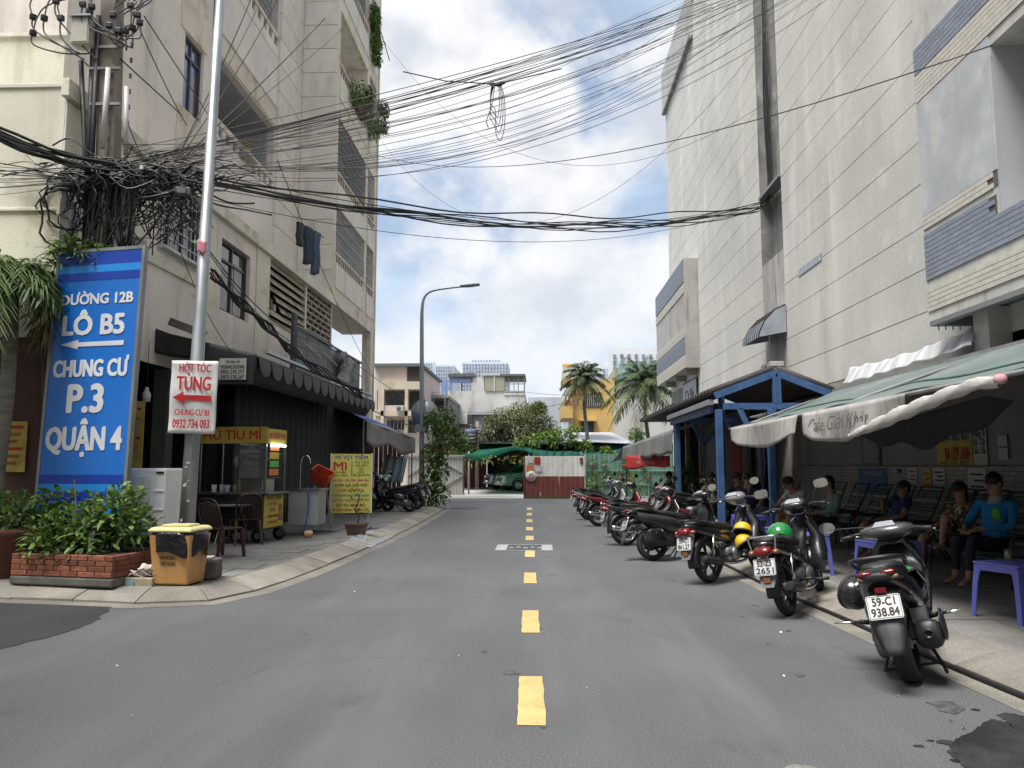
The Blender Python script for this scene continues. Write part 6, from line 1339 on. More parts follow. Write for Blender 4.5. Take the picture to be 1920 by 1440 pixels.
person('person in dark clothes seated against the pale board under the shelter', (4.5, 18.3, PZ), 200, dict(), cloth('charcoal_shirt', (.035, .035, .04)), cloth('dark_trousers'), 'short', 'long', group=WG, fingers=False)
person('person in a striped dark shirt seated under the shelter beside the left blue post', (3.95, 18.2, PZ), 240, dict(), mat('dark_striped', (.05, .04, .035), .85, patch=((.25, .2, .12), 9, .5, .55)), cloth('dark_trousers'), 'short', 'long', group=WG, fingers=False)
person('person in a navy shirt seated under the red banner', (3.55, 22.2, PZ), 190, dict(), cloth('ink_shirt'), cloth('dark_trousers'), 'short', 'long', group=WG, fingers=False)
person('person in a grey shirt seated behind the navy shirt under the red banner', (4.2, 22.9, PZ), 180, dict(), cloth('grey_shirt', (.12, .12, .12)), cloth('dark_trousers'), 'short', 'long', group=WG, fingers=False)
# ================================================================ left pavement
m_galv = mat('galvanised_steel', (.3, .32, .34), .45, metal=.65, var=.16, vs=3, stretch=(1, 1, .4), orand=0)
m_pole = mat('concrete_pole', (.23, .2, .165), .9, var=.16, vs=4, bump=.3, bs=50, streak=((.12, .1, .085), .6, 8, 1.2), patch=((.5, .49, .46), 5, .68, .71))
m_pvc = mat('pvc_pipe', (.5, .5, .5), .5, var=.1, vs=6, patch=((.2, .19, .18), 7, .62, .68), patch2=((.35, .06, .03), 9, .72, .74))
# --- blue street sign
SA, SB = PY(100, 472, 10.0), PY(262, 472, 9.8); zt = SA.z; zb0 = PY(160, 985, 9.9).z
SA = V((PY(82, 700, 10.0).x, 10.0, 0)); SB = V((PY(243, 700, 9.75).x, 9.75, 0)); rt = (SB - SA).normalized(); W_ = (SB - SA).length; H_ = zt - zb0
SG = thing('street_sign', 'tall blue board with white lettering and arrow pointing left behind the brick planter', 'sign', (SA.x, SA.y, PZ))
nrm = rt.cross(V((0, 0, 1)))     # towards the viewer
lean_ = V((.0, .09, 0))
up_ = (V((0, 0, 1)) * H_ + lean_ + rt * .06).normalized()
o0 = V((SA.x, SA.y, zb0)); pt = lambda u, v, d=0.0: o0 + rt * (u * W_) + up_ * (v * H_) + nrm * d
m_sb = mat('sign_blue', (.012, .15, .56), .32, var=.05, vs=1, coat=.2, orand=0); m_sd = mat('sign_deep_blue', (.01, .05, .36), .32, var=.05, vs=1, orand=0); m_sl = mat('sign_light_blue', (.02, .25, .7), .32, var=.05, vs=1, orand=0); m_sw = mat('sign_white_letter', (.66, .68, .72), .5, var=.04)
def slab(u0, u1, v0, v1, d0, d1): return MB().prism([pt(u0, v0, d0), pt(u1, v0, d0), pt(u1, v1, d0), pt(u0, v1, d0)], nrm * (d1 - d0))
part(slab(0, 1, 0, 1, -.06, 0), 'board', m_sb, SG)
for u0, u1, v0, v1 in ((-.02, .012, -.005, 1.008), (.988, 1.02, -.005, 1.008), (.012, .988, .996, 1.008)): part(slab(u0, u1, v0, v1, -.065, .01), 'edge_trim', m_galv, SG)
for v0, v1, m_ in ((.945, .99, m_sd), (.918, .945, m_sl), (.888, .918, m_sd), (.145, .178, m_sd), (.118, .145, m_sl), (.085, .118, m_sd), (.04, .085, m_sl), (.0, .04, m_sd)): part(slab(.012, .988, v0, v1, .001, .004), 'colour_band', m_, SG)
def stext(body, u, v, h, w, **k):
    b = text_mb(body, h, w, **k); b.xf(frame3(pt(u, v, .007), rt, up_)); part(b, 'lettering', m_sw, SG, fix=False)
vy = lambda y: 1 - (y - 472) / 513.0
stext('ĐƯỜNG 12B', .5, vy(566), .125, W_ * .85, bold=.04); stext('LÔ B5', .49, vy(616), .24, W_ * .71, bold=.04)
ar = [(.12, vy(651)), (.33, vy(643)), (.33, vy(648)), (.86, vy(647)), (.86, vy(656)), (.33, vy(656)), (.33, vy(661))]
part(MB().prism([pt(u, v, .004) for u, v in ar], nrm * .003), 'arrow', m_sw, SG)
stext('CHUNG CƯ', .5, vy(698), .2, W_ * .86, bold=.04); stext('P.3', .47, vy(755), .33, W_ * .4, bold=.04); stext('QUẬN 4', .49, vy(829), .27, W_ * .86, bold=.04)
for u in (.06, .94): part(MB().bar(pt(u, -.25, -.05), pt(u, .02, -.05), .05), 'post', m_galv, SG)
# --- concrete utility pole
PC = PY(203, 700, 10.6); UP = thing('utility_pole', 'notched concrete utility pole strapped with conduits behind the blue street sign', 'utility pole', (PC.x, PC.y, PZ))
ptop = PY(209, -60, 10.6)
b = MB(); b.loft([[V((PC.x + sx * .15, PC.y + sy * .12, PZ)) for sx, sy in ((-1, -1), (1, -1), (1, 1), (-1, 1))], [V((ptop.x + sx * .125, PC.y + sy * .1, ptop.z + 1)) for sx, sy in ((-1, -1), (1, -1), (1, 1), (-1, 1))]], sm=False); part(b, 'shaft', m_pole, UP, bevel=.02)
for k in range(26):
    z = 4.3 + k * .24
    for s in (-1, 1): part(MB().box((PC.x + s * (.137 - k * .0004) + .004 * k * .1, PC.y - .098, z), (.03, .03, .07)), 'notch', m_joint, UP)
def upipe(x0, y0, x1, y1, r, m_, Yp=10.42, nm='conduit'):
    a = PY(x0, y0, Yp); c = PY(x1, y1, Yp); part(MB().cyl(a, c, r, None, 10), nm, m_, UP)
upipe(203, 128, 192, 278, .035, m_pvc); upipe(237, 163, 236, 290, .032, m_pvc); upipe(228, 330, 232, 425, .07, mat('pipe_cream', (.42, .4, .35), .6)); upipe(185, 30, 164, 470, .035, m_cable, 10.45, 'riser'); upipe(177, 40, 158, 470, .04, m_cable, 10.5, 'riser'); upipe(152, 115, 168, 480, .035, m_cable, 10.5, 'riser'); upipe(198, 330, 186, 470, .045, mat('pipe_cream'), 10.4); upipe(137, 380, 130, 470, .05, mat('pipe_grey', (.25, .25, .26), .6), 10.5)
for y in (88, 128, 195): a = PY(180, y, 10.44); part(MB().bx(a.x - .1, a.x + .35, 10.43, 10.47, a.z - .02, a.z + .02), 'strap', m_galv, UP)
MBx = thing('meter_box', 'pale weathered meter box clamped to the utility pole among black cables', 'box', tuple(PY(158, 85, 10.4))); a = PY(135, 85, 10.35); c = PY(172, 35, 10.35)
part(MB().bx(a.x, c.x, 10.3, 10.5, a.z, c.z), 'case', mat('box_cream', (.45, .44, .38), .6, var=.12, vs=5), MBx, bevel=.012); part(MB().bx(a.x - .03, c.x + .03, 10.26, 10.5, c.z, c.z + .03), 'lid', m_galv, MBx); part(MB().bx(a.x + .02, c.x - .02, 10.292, 10.3, a.z + .03, c.z - .03), 'door', mat('box_cream'), MBx)
CBx = thing('cabinet_box', 'beige cable cabinet fixed to the utility pole just above the blue sign', 'box', tuple(PY(240, 455, 10.5))); a = PY(212, 476, 10.4); c = PY(262, 438, 10.4)
part(MB().bx(a.x, c.x, 10.38, 10.62, a.z, c.z - .05), 'case', mat('box_cream'), CBx, bevel=.01); part(MB().prism([(a.x - .02, 10.35, c.z - .05), (c.x + .03, 10.35, c.z - .08), (c.x + .03, 10.65, c.z), (a.x - .02, 10.65, c.z + .02)], (0, 0, .02)), 'lid', mat('box_cream'), CBx)
CP = thing('cable_enclosure', 'small grey cable joint box hanging in the tangle right of the pole', 'box', tuple(PY(360, 345, 10.3))); a = PY(345, 360, 10.25); part(MB().box((a.x, 10.25, a.z), (.2, .12, .12), R(10)), 'case', mat('joint_grey', (.13, .13, .135), .5), CP, bevel=.02); part(MB().box((a.x, 10.18, a.z), (.12, .03, .08), R(10)), 'cover', mat('joint_grey'), CP)
# --- near lamp post
LPb = G(345, 1075, PZ); LPt = PY(413, -10, LPb.y + .25); LP = thing('lamp_post', 'tall galvanised lamp post behind the orange bin carrying a paper sign', 'lamp post', tuple(LPb))
def lpt(z): f = (z - PZ) / (LPt.z - PZ); return V(LPb).lerp(LPt, f)
part(MB().tube([lpt(PZ), lpt(2.2), lpt(2.22), lpt(LPt.z + 2)], [.105, .092, .088, .05], 20), 'shaft', m_galv, LP); part(MB().lathe([(.2, 0), (.2, .02), (.11, .03)], 16, tuple(LPb)), 'base_flange', m_galv, LP)
a = lpt(1.9); part(MB().bx(a.x - .05, a.x + .05, a.y - .104, a.y - .09, 1.6, 2.05), 'access_door', m_galv, LP, bevel=.006); part(MB().cyl(lpt(2.18), lpt(2.24), .1, None, 20), 'joint_ring', m_galv, LP)
for k in range(7): z = .7 + rnd() * 1.0; a = lpt(z); s_ = ru(-.04, .04); part(MB().box((a.x + s_, a.y - .1, z), (ru(.02, .05), .006, ru(.01, .05)), ru(-.2, .2)), 'paper_remnant', m_pwht, LP)
a = lpt(PY(389, 460, LPb.y).z); st = thing('sticker_leaf', 'torn pink sticker wrapped on the galvanised lamp post', 'sticker', tuple(a)); part(MB().grid(lambda u, v: V((a.x - .06 + u * .13, a.y - .09 - .02 * math.sin(u * 3.1), a.z - .09 + v * .17 + .02 * math.sin(u * 7))), 6, 5), 'paper', mat('pink_paper', (.55, .22, .28), .8), st, solid=.003); part(MB().box((a.x - .09, a.y - .08, a.z + .07), (.06, .01, .03), .3), 'green_tape', mat('green_tape', (.2, .5, .12), .6), st)
# --- barber sign tied to the post
q0, q1, q2, q3 = PY(322, 676, LPb.y - .14), PY(410, 677, LPb.y - .1), PY(402, 814, LPb.y - .1), PY(314, 812, LPb.y - .14)
BS = thing('paper_sign', 'white vinyl sign with red lettering and arrow tied to the galvanised lamp post', 'sign', tuple(q3.lerp(q2, .5)))
sf = lambda u, v: q3.lerp(q2, u).lerp(q0.lerp(q1, u), v) + V((0, .012 * math.sin(u * 6.5 + v * 3) + .01 * math.sin(v * 9), 0))
part(MB().grid(sf, 14, 18), 'sheet', mat('vinyl_white', (.6, .6, .6), .55, var=.06, vs=3), BS, solid=.003)
rx = (q2 - q3).normalized(); ry = (q0 - q3).normalized(); ww = (q2 - q3).length; wh = (q0 - q3).length; m_br = mat('vinyl_red', (.42, .015, .02), .55)
def btext(body, u, v, h, w): b = text_mb(body, h, w, bold=.02); b.xf(frame3(sf(u, v) + V((0, -.022, 0)), rx, ry)); part(b, 'lettering', m_br, BS, fix=False)
btext('HỚT TÓC', .52, .895, wh * .1, ww * .68); btext('TÙNG', .52, .68, wh * .17, ww * .72); btext('CHUNG CƯ B5', .52, .285, wh * .075, ww * .74); btext('0932 734 093', .5, .13, wh * .105, ww * .78)
ar = [(.08, .49), (.32, .57), (.32, .525), (.9, .52), (.9, .445), (.32, .45), (.32, .405)]
part(MB().prism([sf(u, v) + V((0, -.02, 0)) for u, v in ar], (0, -.002, 0)), 'arrow', m_br, BS)
for p in (q0, q1, q2, q3): part(MB().ell(tuple(p + V((0, -.01, 0))), .008, 8, 5), 'eyelet', m_black, BS)
# --- brick planter
m_brk = mat('red_brick', (.235, .085, .05), .85, var=.25, vs=8, bump=.3, bs=40, orand=.28, patch=((.12, .06, .045), 3, .55, .75)); m_moss = mat('mossy_cement', (.12, .12, .105), .9, var=.25, vs=4, patch=((.05, .065, .03), 3, .5, .65))
p0, p1, p2 = G(18, 1100, .1), G(211, 1112, .1), G(258, 1088, .1); p1 = V((p1.x - .1, p0.y - .25, .1)); ex = (p1 - p0); ln = ex.length; ex.normalize(); ey = V((-ex.y, ex.x, 0)); dp = 1.0; hh = .36
PL = thing('brick_planter', 'low red brick planter with a cement base at the pavement corner', 'planter', (p0.x, p0.y, PZ))
PL.location.z = PZ
def pbx(u0, u1, v0, v1, z0, z1): return MB().prism([tuple(p0 + ex * u + ey * v + V((0, 0, z0 + .03))) for u, v in ((u0, v0), (u1, v0), (u1, v1), (u0, v1))], (0, 0, z1 - z0))
part(pbx(.015, ln - .015, .015, dp, 0, hh - .02), 'core', m_moss, PL); part(pbx(-.01, ln + .01, -.01, dp, 0, .1), 'cement_base', m_moss, PL, bevel=.02); part(pbx(.1, ln - .1, .1, dp - .1, hh - .03, hh - .01), 'soil', mat('soil', (.04, .03, .022), .95, bump=.6, bs=30), PL)
bh, bl = .056, .225
for r_ in range(4):
    z0 = .11 + r_ * (bh + .006); u = -.1 if r_ % 2 else 0.0
    while u < ln - .02:
        a_ = max(0.0, u); e_ = min(ln, u + bl)
        if e_ - a_ > .03: part(pbx(a_ + .004, e_ - .004, -.004 + ru(-.003, .003), .06, z0, z0 + bh), 'brick', m_brk, PL, bevel=.004, seg=1)
        u += bl + .004
    u = .07 if r_ % 2 else .065
    while u < dp - .05: part(pbx(ln - .06, ln + .004 + ru(-.003, .003), u + .004, min(dp, u + bl) - .004, z0, z0 + bh), 'brick', m_brk, PL, bevel=.004, seg=1); u += bl + .004
# --- plant pot at the frame's left edge
c = G(-8, 1085, PZ); TP = thing('terracotta_pot', 'large dark terracotta pot left of the brick planter', 'plant pot', (c.x, c.y + .3, PZ)); m_tp = mat('dark_terracotta', (.13, .045, .032), .75, var=.2, vs=4)
MB().lathe([(.0, 0), (.3, 0), (.42, .5), (.47, .52), (.47, .6), (.42, .6), (.4, .52), (0, .5)], 24).build('pot', m_tp, TP); MB().lathe([(0, .53), (.4, .53)], 20).build('soil', mat('soil'), TP)
# --- bin
b0, b1 = G(288, 1103, .1), G(351, 1105, .1); bc = (b0 + b1) / 2; w0 = (b1 - b0).length; BN = thing('rubbish_bin', 'orange wheeled rubbish bin with black bag folded over its rim and yellow lid', 'bin', (bc.x, bc.y + .2, .09), R(-6))
m_or = mat('bin_orange', (.52, .28, .1), .5, var=.12, vs=3, streak=((.3, .16, .06), .5, 6, 1)); w1 = w0 * 1.22; h1 = .62
def bsec(w, d, z): return [V((sx * w / 2, sy * d / 2, z)) for sx, sy in ((-1, -1), (1, -1), (1, 1), (-1, 1))]
MB().loft([bsec(w0, .36, .05), bsec(w1, .46, h1)], sm=False).build('tub', m_or, BN, bevel=.02)
bg_ = MB(); n = 48
def bagp(u, v):
    a = 2 * math.pi * u; c_, s_ = math.cos(a), math.sin(a); k = max(abs(c_), abs(s_)); r_ = 1 / k; rr = .75 + .25 * r_
    wv = .02 * math.sin(u * 47) + .014 * math.sin(u * 83 + 1); dr = (.2 + .07 * math.sin(u * 9 + .5) + .035 * math.sin(u * 23)) * v
    return V((c_ * rr * (w1 / 2 + .03 + wv * v + .02 * math.sin(v * 3)) / (.75 + .25 * 1.0) * 1.02, s_ * rr * (.26 + wv * v), h1 + .03 - dr))
bg_.grid(bagp, 72, 7).build('bag', mat('bin_bag', (.012, .012, .014), .28, var=.2, vs=9, bump=.9, bs=22), BN, solid=.003)
MB().loft([bsec(w1 * 1.03, .5, h1 + .03), bsec(w1 * 1.02, .5, h1 + .06), bsec(w1 * .9, .42, h1 + .085)], sm=False).build('lid', mat('lid_yellow', (.62, .57, .27), .5, var=.08, vs=5), BN, bevel=.015); MB().bx(-.17, .17, -.12, .12, h1 + .085, h1 + .11).build('lid_handle', mat('lid_yellow'), BN, bevel=.01)
for sx in (-1, 1): MB().cyl((sx * .17, .1, .045), (sx * .17 + .03, .1, .045), .045, None, 12).build('wheel', m_black, BN)
for i, tx in enumerate(('HÃY BỎ RÁC', 'VÀO THÙNG')): L_ = text_mb(tx, .036, w0 * .44, bold=.015); L_.xf(frame3((-.02, -.215 + i * .007, .36 - i * .07), (1, 0, 0), (0, -.08, 1))); L_.build('lettering', m_tk, BN, fix=False)
L_ = MB(); L_.lathe([(.05, 0), (.058, 0)], 24, (0, -.226, .5), M.Rotation(R(86), 3, 'X')); L_.build('emblem', m_tk, BN, fix=False)
# --- small things round the bin
c = G(400, 1087, PZ); BK = thing('concrete_block', 'mossy concrete block on the pavement behind the orange bin', 'block', (c.x - .2, c.y + .12, PZ)); MB().box((0, 0, .12), (.42, .3, .24), .1).build('block', m_moss, BK, bevel=.03); MB().box((-.02, 0, .25), (.3, .24, .02), .2).build('cap', m_concrete, BK, bevel=.008)
c = G(262, 1103, .1); BXr = thing('litter_box', 'crumpled newspaper and a torn carton heaped beside the brick planter', 'litter', (c.x, c.y + .1, .1)); MB().box((0, 0, .06), (.34, .24, .12), -.1).build('carton', mat('carton', (.42, .36, .27), .8, var=.2, vs=6), BXr, bevel=.01)
for k in range(5): MB().grid(lambda u, v: V((-.16 + u * .26 + k * .03, -.1 + v * .2, .125 + .02 * k + .04 * math.sin(u * 5 + k * 2) + .03 * math.sin(v * 6 + k))), 5, 4).build('newspaper', mat('newsprint', (.5, .47, .42), .85, var=.2, vs=12), BXr, solid=.002)
MB().grid(lambda u, v: V((.05 + u * .16, -.02 + v * .1, .15 + .16 * math.sin(u * 2.8) * (1 - v * .4))), 6, 4).build('plastic_bag', mat('clear_bag', (.4, .4, .4), .3), BXr, solid=.002); MB().box((-.1, -.126, .06), (.08, .004, .08), -.1).build('printed_label', mat('label_green', (.2, .4, .42), .7), BXr)
c = G(318, 1060, PZ); FB_ = thing('foam_board', 'white foam board with a pink dot leaning between planter and bin', 'board', (c.x - .2, c.y + .2, PZ)); MB().box((0, .06, .36), (.42, .035, .74), 0, 0, M.Rotation(R(-10), 3, 'X') @ M.Rotation(R(9), 3, 'Y')).build('board', m_pwht, FB_, bevel=.006); MB().ell((-.08, -.0, .52), (.03, .012, .03), 10, 6).build('pink_mark', mat('pink_paper'), FB_)
a, c = PY(232, 900, 10.2), PY(311, 900, 10.2); WD = thing('water_dispenser', 'white plastic upright appliance standing between the blue sign and lamp post', 'appliance', ((a.x + c.x) / 2, 10.35, PZ)); hw_ = (c.x - a.x) / 2; zt_ = PY(270, 878, 10.2).z - PZ; m_wp = mat('white_plastic', (.8, .81, .82), .45, var=.06, vs=3)
MB().bx(-hw_, hw_, -.15, .35, .45, zt_).build('cabinet', m_wp, WD, bevel=.03); MB().bx(-hw_ + .05, hw_ - .05, -.1, .3, 0, .45).build('stand', m_black, WD); MB().bx(-hw_ + .02, hw_ * .35, -.162, -.15, .5, zt_ - .1).build('front_panel', m_wp, WD, bevel=.006)
for k in range(3): MB().box((hw_ * .68, -.155, zt_ - .3 - k * .25), (.14, .02, .025)).build('grip_ridge', m_wp, WD, bevel=.006)
MB().box((hw_ * .72, -.155, zt_ - .06), (.1, .012, .03)).build('slot', m_black, WD)
# --- brown plastic chairs and steel pot
m_brp = mat('brown_plastic', (.05, .022, .016), .42, var=.12, vs=5)
def pchair():
    t = thing('plastic_chair', '', 'chair', (0, 0, PZ), 0, 'brown plastic chairs')
    MB().loft([[V((sx * .21, sy * .2, .42)) for sx, sy in ((-1, -1), (1, -1), (1, 1), (-1, 1))], [V((sx * .22, sy * .21, .445)) for sx, sy in ((-1, -1), (1, -1), (1, 1), (-1, 1))]], sm=False).build('seat', m_brp, t, bevel=.012)
    for sx in (-1, 1):
        for sy, o_ in ((1, .04), (-1, -.1)): MB().loft([[V((sx * (.2 + (0 if z > .1 else .03)) + dx * s_, sy * .19 + (o_ if z < .1 else 0) + dy * s_, z)) for dx, dy in ((-1, -1), (1, -1), (1, 1), (-1, 1))] for z, s_ in ((0, .017), (.43, .026))], sm=False).build('leg', m_brp, t)
        MB().tube(catmull([(sx * .21, -.2, .44), (sx * .22, -.27, .68), (sx * .17, -.31, .84), (sx * .08, -.32, .88), (0, -.322, .885)], 4), .018, 6).build('back_frame', m_brp, t)
    for k in range(7): x = -.15 + k * .05; MB().tube(catmull([(x, -.2, .46), (x, -.27, .68), (x * .85, -.315, .86 - abs(x) * .25)], 3), [.012] * 7, 5).build('back_slat', m_brp, t)
    return t
pc = pchair()
for i, (x, y, yy, a, lab) in enumerate(((415, 1045, 0, -25, 'brown plastic chair with its back to the lamp post'), (458, 1020, 0, 35, 'brown plastic chair drawn up to the food cart'), (395, 1012, 0, 150, 'brown plastic chair deeper inside the shaded stall'))):
    c = G(x, y, PZ); o = pc if i == 0 else copy_tree(pc); o.location = (c.x, c.y, PZ); o.rotation_euler = (0, 0, R(a)); o['label'] = lab
c = G(432, 1020, PZ); FT = thing('folding_table', 'small steel-topped folding table between the brown plastic chairs', 'table', (c.x, c.y + .1, PZ)); MB().bx(-.3, .3, -.25, .25, .66, .69).build('table_top', m_galv, FT, bevel=.006)
for sx in (-1, 1): MB().bar((sx * .24, -.2, 0), (sx * .24, .2, .66), .02).build('leg', m_galv, FT); MB().bar((sx * .21, .2, 0), (sx * .21, -.2, .66), .02).build('leg', m_galv, FT)
c = G(417, 985, PZ); SP = thing('stock_pot', 'tall stainless steel stock pot on a stand beside the food cart', 'pot', (c.x, c.y - .4, PZ)); MB().lathe([(0, .5), (.22, .5), (.22, .95), (.235, .96), (.22, .97), (.2, .95), (.2, .6)], 24).build('pot', mat('stainless', (.4, .4, .41), .28, metal=.9, var=.1), SP); MB().cyl((0, 0, 0), (0, 0, .5), .2, None, 16).build('burner_stand', m_black, SP)
# ================================================================ food cart
k0 = G(437, 1010, PZ); FX, FY = -5.75, 14.0
FC = thing('food_cart', 'steel noodle cart with glass case, yellow HỦ TÍU MÌ sign and wheels', 'food cart', (-5.55, 14.25, PZ), R(-4))
m_yb = mat('banner_yellow', (.46, .36, .06), .6, var=.08, vs=3); m_st = mat('cart_steel', (.22, .225, .23), .35, metal=.8, var=.15, vs=4); m_rd = mat('banner_red', (.45, .03, .02), .6); m_dkst = mat('cart_dark', (.03, .033, .036), .5, metal=.3, var=.2)
cw, cd, ch = .62, .42, .9          # half width, half depth, counter height
MB().bx(-cw, cw, -cd, cd, .22, ch - .04).build('body', m_dkst, FC, bevel=.01); MB().bx(-cw - .06, cw + .1, -cd - .05, cd + .05, ch - .04, ch).build('counter', m_st, FC, bevel=.006)
for k in range(2): MB().bx(-.5 + k * .5, -.06 + k * .5, -cd - .012, -cd, .3, .74).build('cupboard_door', m_dkst, FC, bevel=.006); MB().box((-.1 + k * .12, -cd - .02, .5), (.015, .015, .06)).build('door_knob', m_chrome, FC)
yb = MB().bx(cw, cw + .012, -cd, cd, .26, ch - .06).build('side_banner', m_yb, FC)
for i, (tx, h_, w_, m_) in enumerate((('MÌ VỊT TIỀM', .07, .62, m_tk), ('HỦ TÍU', .05, .36, m_rd), ('MÌ', .06, .2, m_tg), ('HOÀNH THÁNH', .04, .44, m_tk), ('CƠM CHIÊN', .045, .42, m_rd))): L_ = text_mb(tx, h_, w_, bold=.02); L_.xf(frame3((cw + .015, -.06 if i else 0, .79 - i * .11), (0, 1, 0), (0, 0, 1))); L_.build('lettering', m_, yb, fix=False)
for i in range(2): MB().bx(cw + .0125, cw + .016, .2, .38, .36 + i * .17, .5 + i * .17).build('food_photo', mat('food_photo', (.22, .12, .07), .6, var=.6, vs=22), yb)
for sx in (-1, 1):
    for sy in (-1, 1): MB().bx(sx * cw - .02, sx * cw + .02, sy * cd - .02, sy * cd + .02, ch, 1.92).build('corner_post', m_st, FC)
hb = MB().bx(-cw - .03, cw + .03, -cd - .04, -cd - .01, 1.78, 2.08).build('sign_board', m_yb, FC); L_ = text_mb('HỦ TÍU MÌ', .15, 1.08, bold=.02); L_.xf(frame3((0, -cd - .045, 1.93), (1, 0, 0), (0, 0, 1))); L_.build('lettering', m_rd, hb, fix=False)
hb2 = MB().bx(cw + .01, cw + .04, -cd, cd, 1.78, 2.05).build('sign_board', m_yb, FC); L_ = text_mb('MÌ SƯỜN KHO', .1, .74, bold=.02); L_.xf(frame3((cw + .045, 0, 1.92), (0, 1, 0), (0, 0, 1))); L_.build('lettering', m_rd, hb2, fix=False)
MB().bx(-cw, cw, -cd, cd, 1.92, 1.95).build('roof', m_st, FC); MB().box((cw + .06, 0, 1.75), (.04, .62, .035)).build('tube_light', mat('tube_lamp', (.9, .95, 1), .3, emit=((.9, .97, 1), 6.0)), FC)
gp = MB().bx(.12, cw - .02, -cd + .01, -cd + .016, ch + .24, 1.75).build('glass_case', mat('case_glass', (.5, .55, .55), .04, trans=.85, rvar=0), FC); MB().bx(.1, .13, -cd - .0, cd, ch, 1.78).build('case_post', m_st, FC)
for k in range(3): MB().bx(.14, cw - .02, -cd + .03, cd - .03, ch + .25 + k * .22, ch + .262 + k * .22).build('case_shelf', m_st, FC)
for k in range(5): MB().box((.3 + .07 * (k % 3), -.2 + .16 * k * .5, ch + .6 + (k % 2) * .22), (.14, .14, .07)).build('foam_carton', m_pwht, FC, bevel=.01)
for k in range(5): MB().bx(cw + .022, cw + .026, -.3 + (k % 2) * .02, .12, ch + .3 + k * .15, ch + .42 + k * .15).build('menu_card', [mat('card_orange', (.6, .2, .06), .6), mat('card_green', (.08, .4, .08), .6), mat('card_amber', (.5, .35, .05), .6)][k % 3 if k < 4 else 0], FC)
MB().box((.34, -.12, ch + .12), (.46, .5, .24)).build('steel_box', mat('stainless'), FC, bevel=.012)
for k in range(4): MB().lathe([(.04, 0), (.052, .13), (.046, .13), (.036, .01), (0, .01)], 14, (-.42 + k * .13, -.25 + .05 * (k % 2), ch)).build('tub', [m_pwht, mat('tub_lilac', (.4, .36, .5), .5), mat('tub_clear', (.4, .4, .38), .3), mat('tub_amber', (.4, .25, .08), .4)][k], FC)
MB().ell((.06, -.3, 1.45), (.09, .07, .13), 12, 8).build('hanging_bag', mat('clear_bag'), FC); MB().cyl((.06, -.3, 1.55), (.06, -.3, 1.78), .006, None, 6).build('bag_string', m_black, FC)
for sx, sy in ((.5, -.36), (.62, .3), (-.5, -.3), (-.5, .3)):
    w_ = MB().lathe([(.05, -.03), (.12, -.03), (.125, 0), (.12, .03), (.05, .03)], 20, (sx, sy, .125), M.Rotation(math.pi / 2, 3, 'Y') if False else M.Rotation(math.pi / 2, 3, 'X')).build('wheel', m_black, FC); MB().cyl((sx, sy - .035, .125), (sx, sy + .035, .125), .055, None, 12).build('hub', m_alloy, w_)
# --- wash stand with tap and red basket
WSs = thing('wash_stand', 'white sink stand with a tall curved tap and blue hose beside the food cart', 'sink', (-4.75, 15.7, PZ)); MB().bx(-.3, .3, -.3, .3, .2, .88).build('cabinet', mat('sink_cabinet', (.36, .37, .38), .5, var=.12, vs=3), WSs, bevel=.01); MB().bx(-.34, .34, -.34, .34, .88, .92).build('sink_top', mat('stainless'), WSs); MB().tube(catmull([(-.1, -.2, .9), (-.1, -.2, 1.4), (-.06, -.2, 1.56), (.06, -.2, 1.56), (.1, -.2, 1.42)], 5), .014, 8).build('tap', m_chrome, WSs); MB().tube(catmull([(.1, -.34, .95), (.12, -.36, .5), (.06, -.38, .05)], 5), .012, 6).build('hose', mat('blue_hose', (.04, .1, .4), .5), WSs)
RBk = thing('red_basket', 'red plastic basket tipped on a steel stand behind the wash stand', 'basket', tuple(PY(603, 893, 16.4))); c = V(RBk.location); mt_ = M.Rotation(R(25), 3, 'Y') @ M.Rotation(R(20), 3, 'X')
MB().loft([[mt_ @ V((sx * w_, sy * w_ * .8, z)) for sx, sy in ((-1, -1), (1, -1), (1, 1), (-1, 1))] for w_, z in ((.17, -.13), (.21, .13), (.22, .14), (.195, .13), (.155, -.1))], sm=False, cap=False).build('tub', mat('red_plastic', (.38, .04, .015), .45), RBk, bevel=.01, solid=.006)
MB().bar((.1, 0, -.2), (.25, 0, -c.z + PZ), .04).build('stand_leg', m_galv, RBk); MB().bar((-.15, 0, -.2), (.05, 0, -c.z + PZ), .04).build('stand_leg', m_galv, RBk); MB().box((.05, 0, -c.z + PZ + .02), (.7, .4, .03)).build('stand_base', m_galv, RBk)
c = G(578, 1008, PZ); JR = thing('jar', 'small cream jar with an orange band standing on the pavement by the cart', 'jar', (c.x, c.y, PZ)); MB().lathe([(0, 0), (.07, 0), (.085, .05), (.08, .12), (.06, .13), (0, .13)], 16).build('pot', mat('cream_pot', (.5, .42, .28), .6), JR); MB().lathe([(.087, .04), (.089, .06), (.087, .08)], 16).build('band', mat('card_orange'), JR)
# --- yellow menu board
ma, mb_ = G(620, 1000, PZ), G(690, 992, PZ); ma = PY(618, 1000, 16.6); mb_ = PY(694, 1000, 16.9); mx_ = (mb_ - ma); mx_.z = 0; mw = mx_.length; mx_.normalize(); mz0 = PY(655, 962, 16.7).z; mz1 = PY(655, 851, 16.7).z; mh = mz1 - mz0
MN = thing('menu_board', 'yellow upright menu board listing noodle and rice dishes beside the food cart', 'sign', (ma.x, ma.y, PZ)); o_ = V((ma.x, ma.y, mz0)); mn_ = mx_.cross(V((0, 0, 1)))
mp = lambda u, v, d=0: o_ + mx_ * (u * mw) + V((0, 0, v * mh)) + mn_ * d
part(MB().prism([mp(0, 0, -.06), mp(1, 0, -.06), mp(1, 1, -.06), mp(0, 1, -.06)], mn_ * .06), 'board', mat('menu_yellow', (.52, .48, .1), .5, var=.05, vs=2), MN)
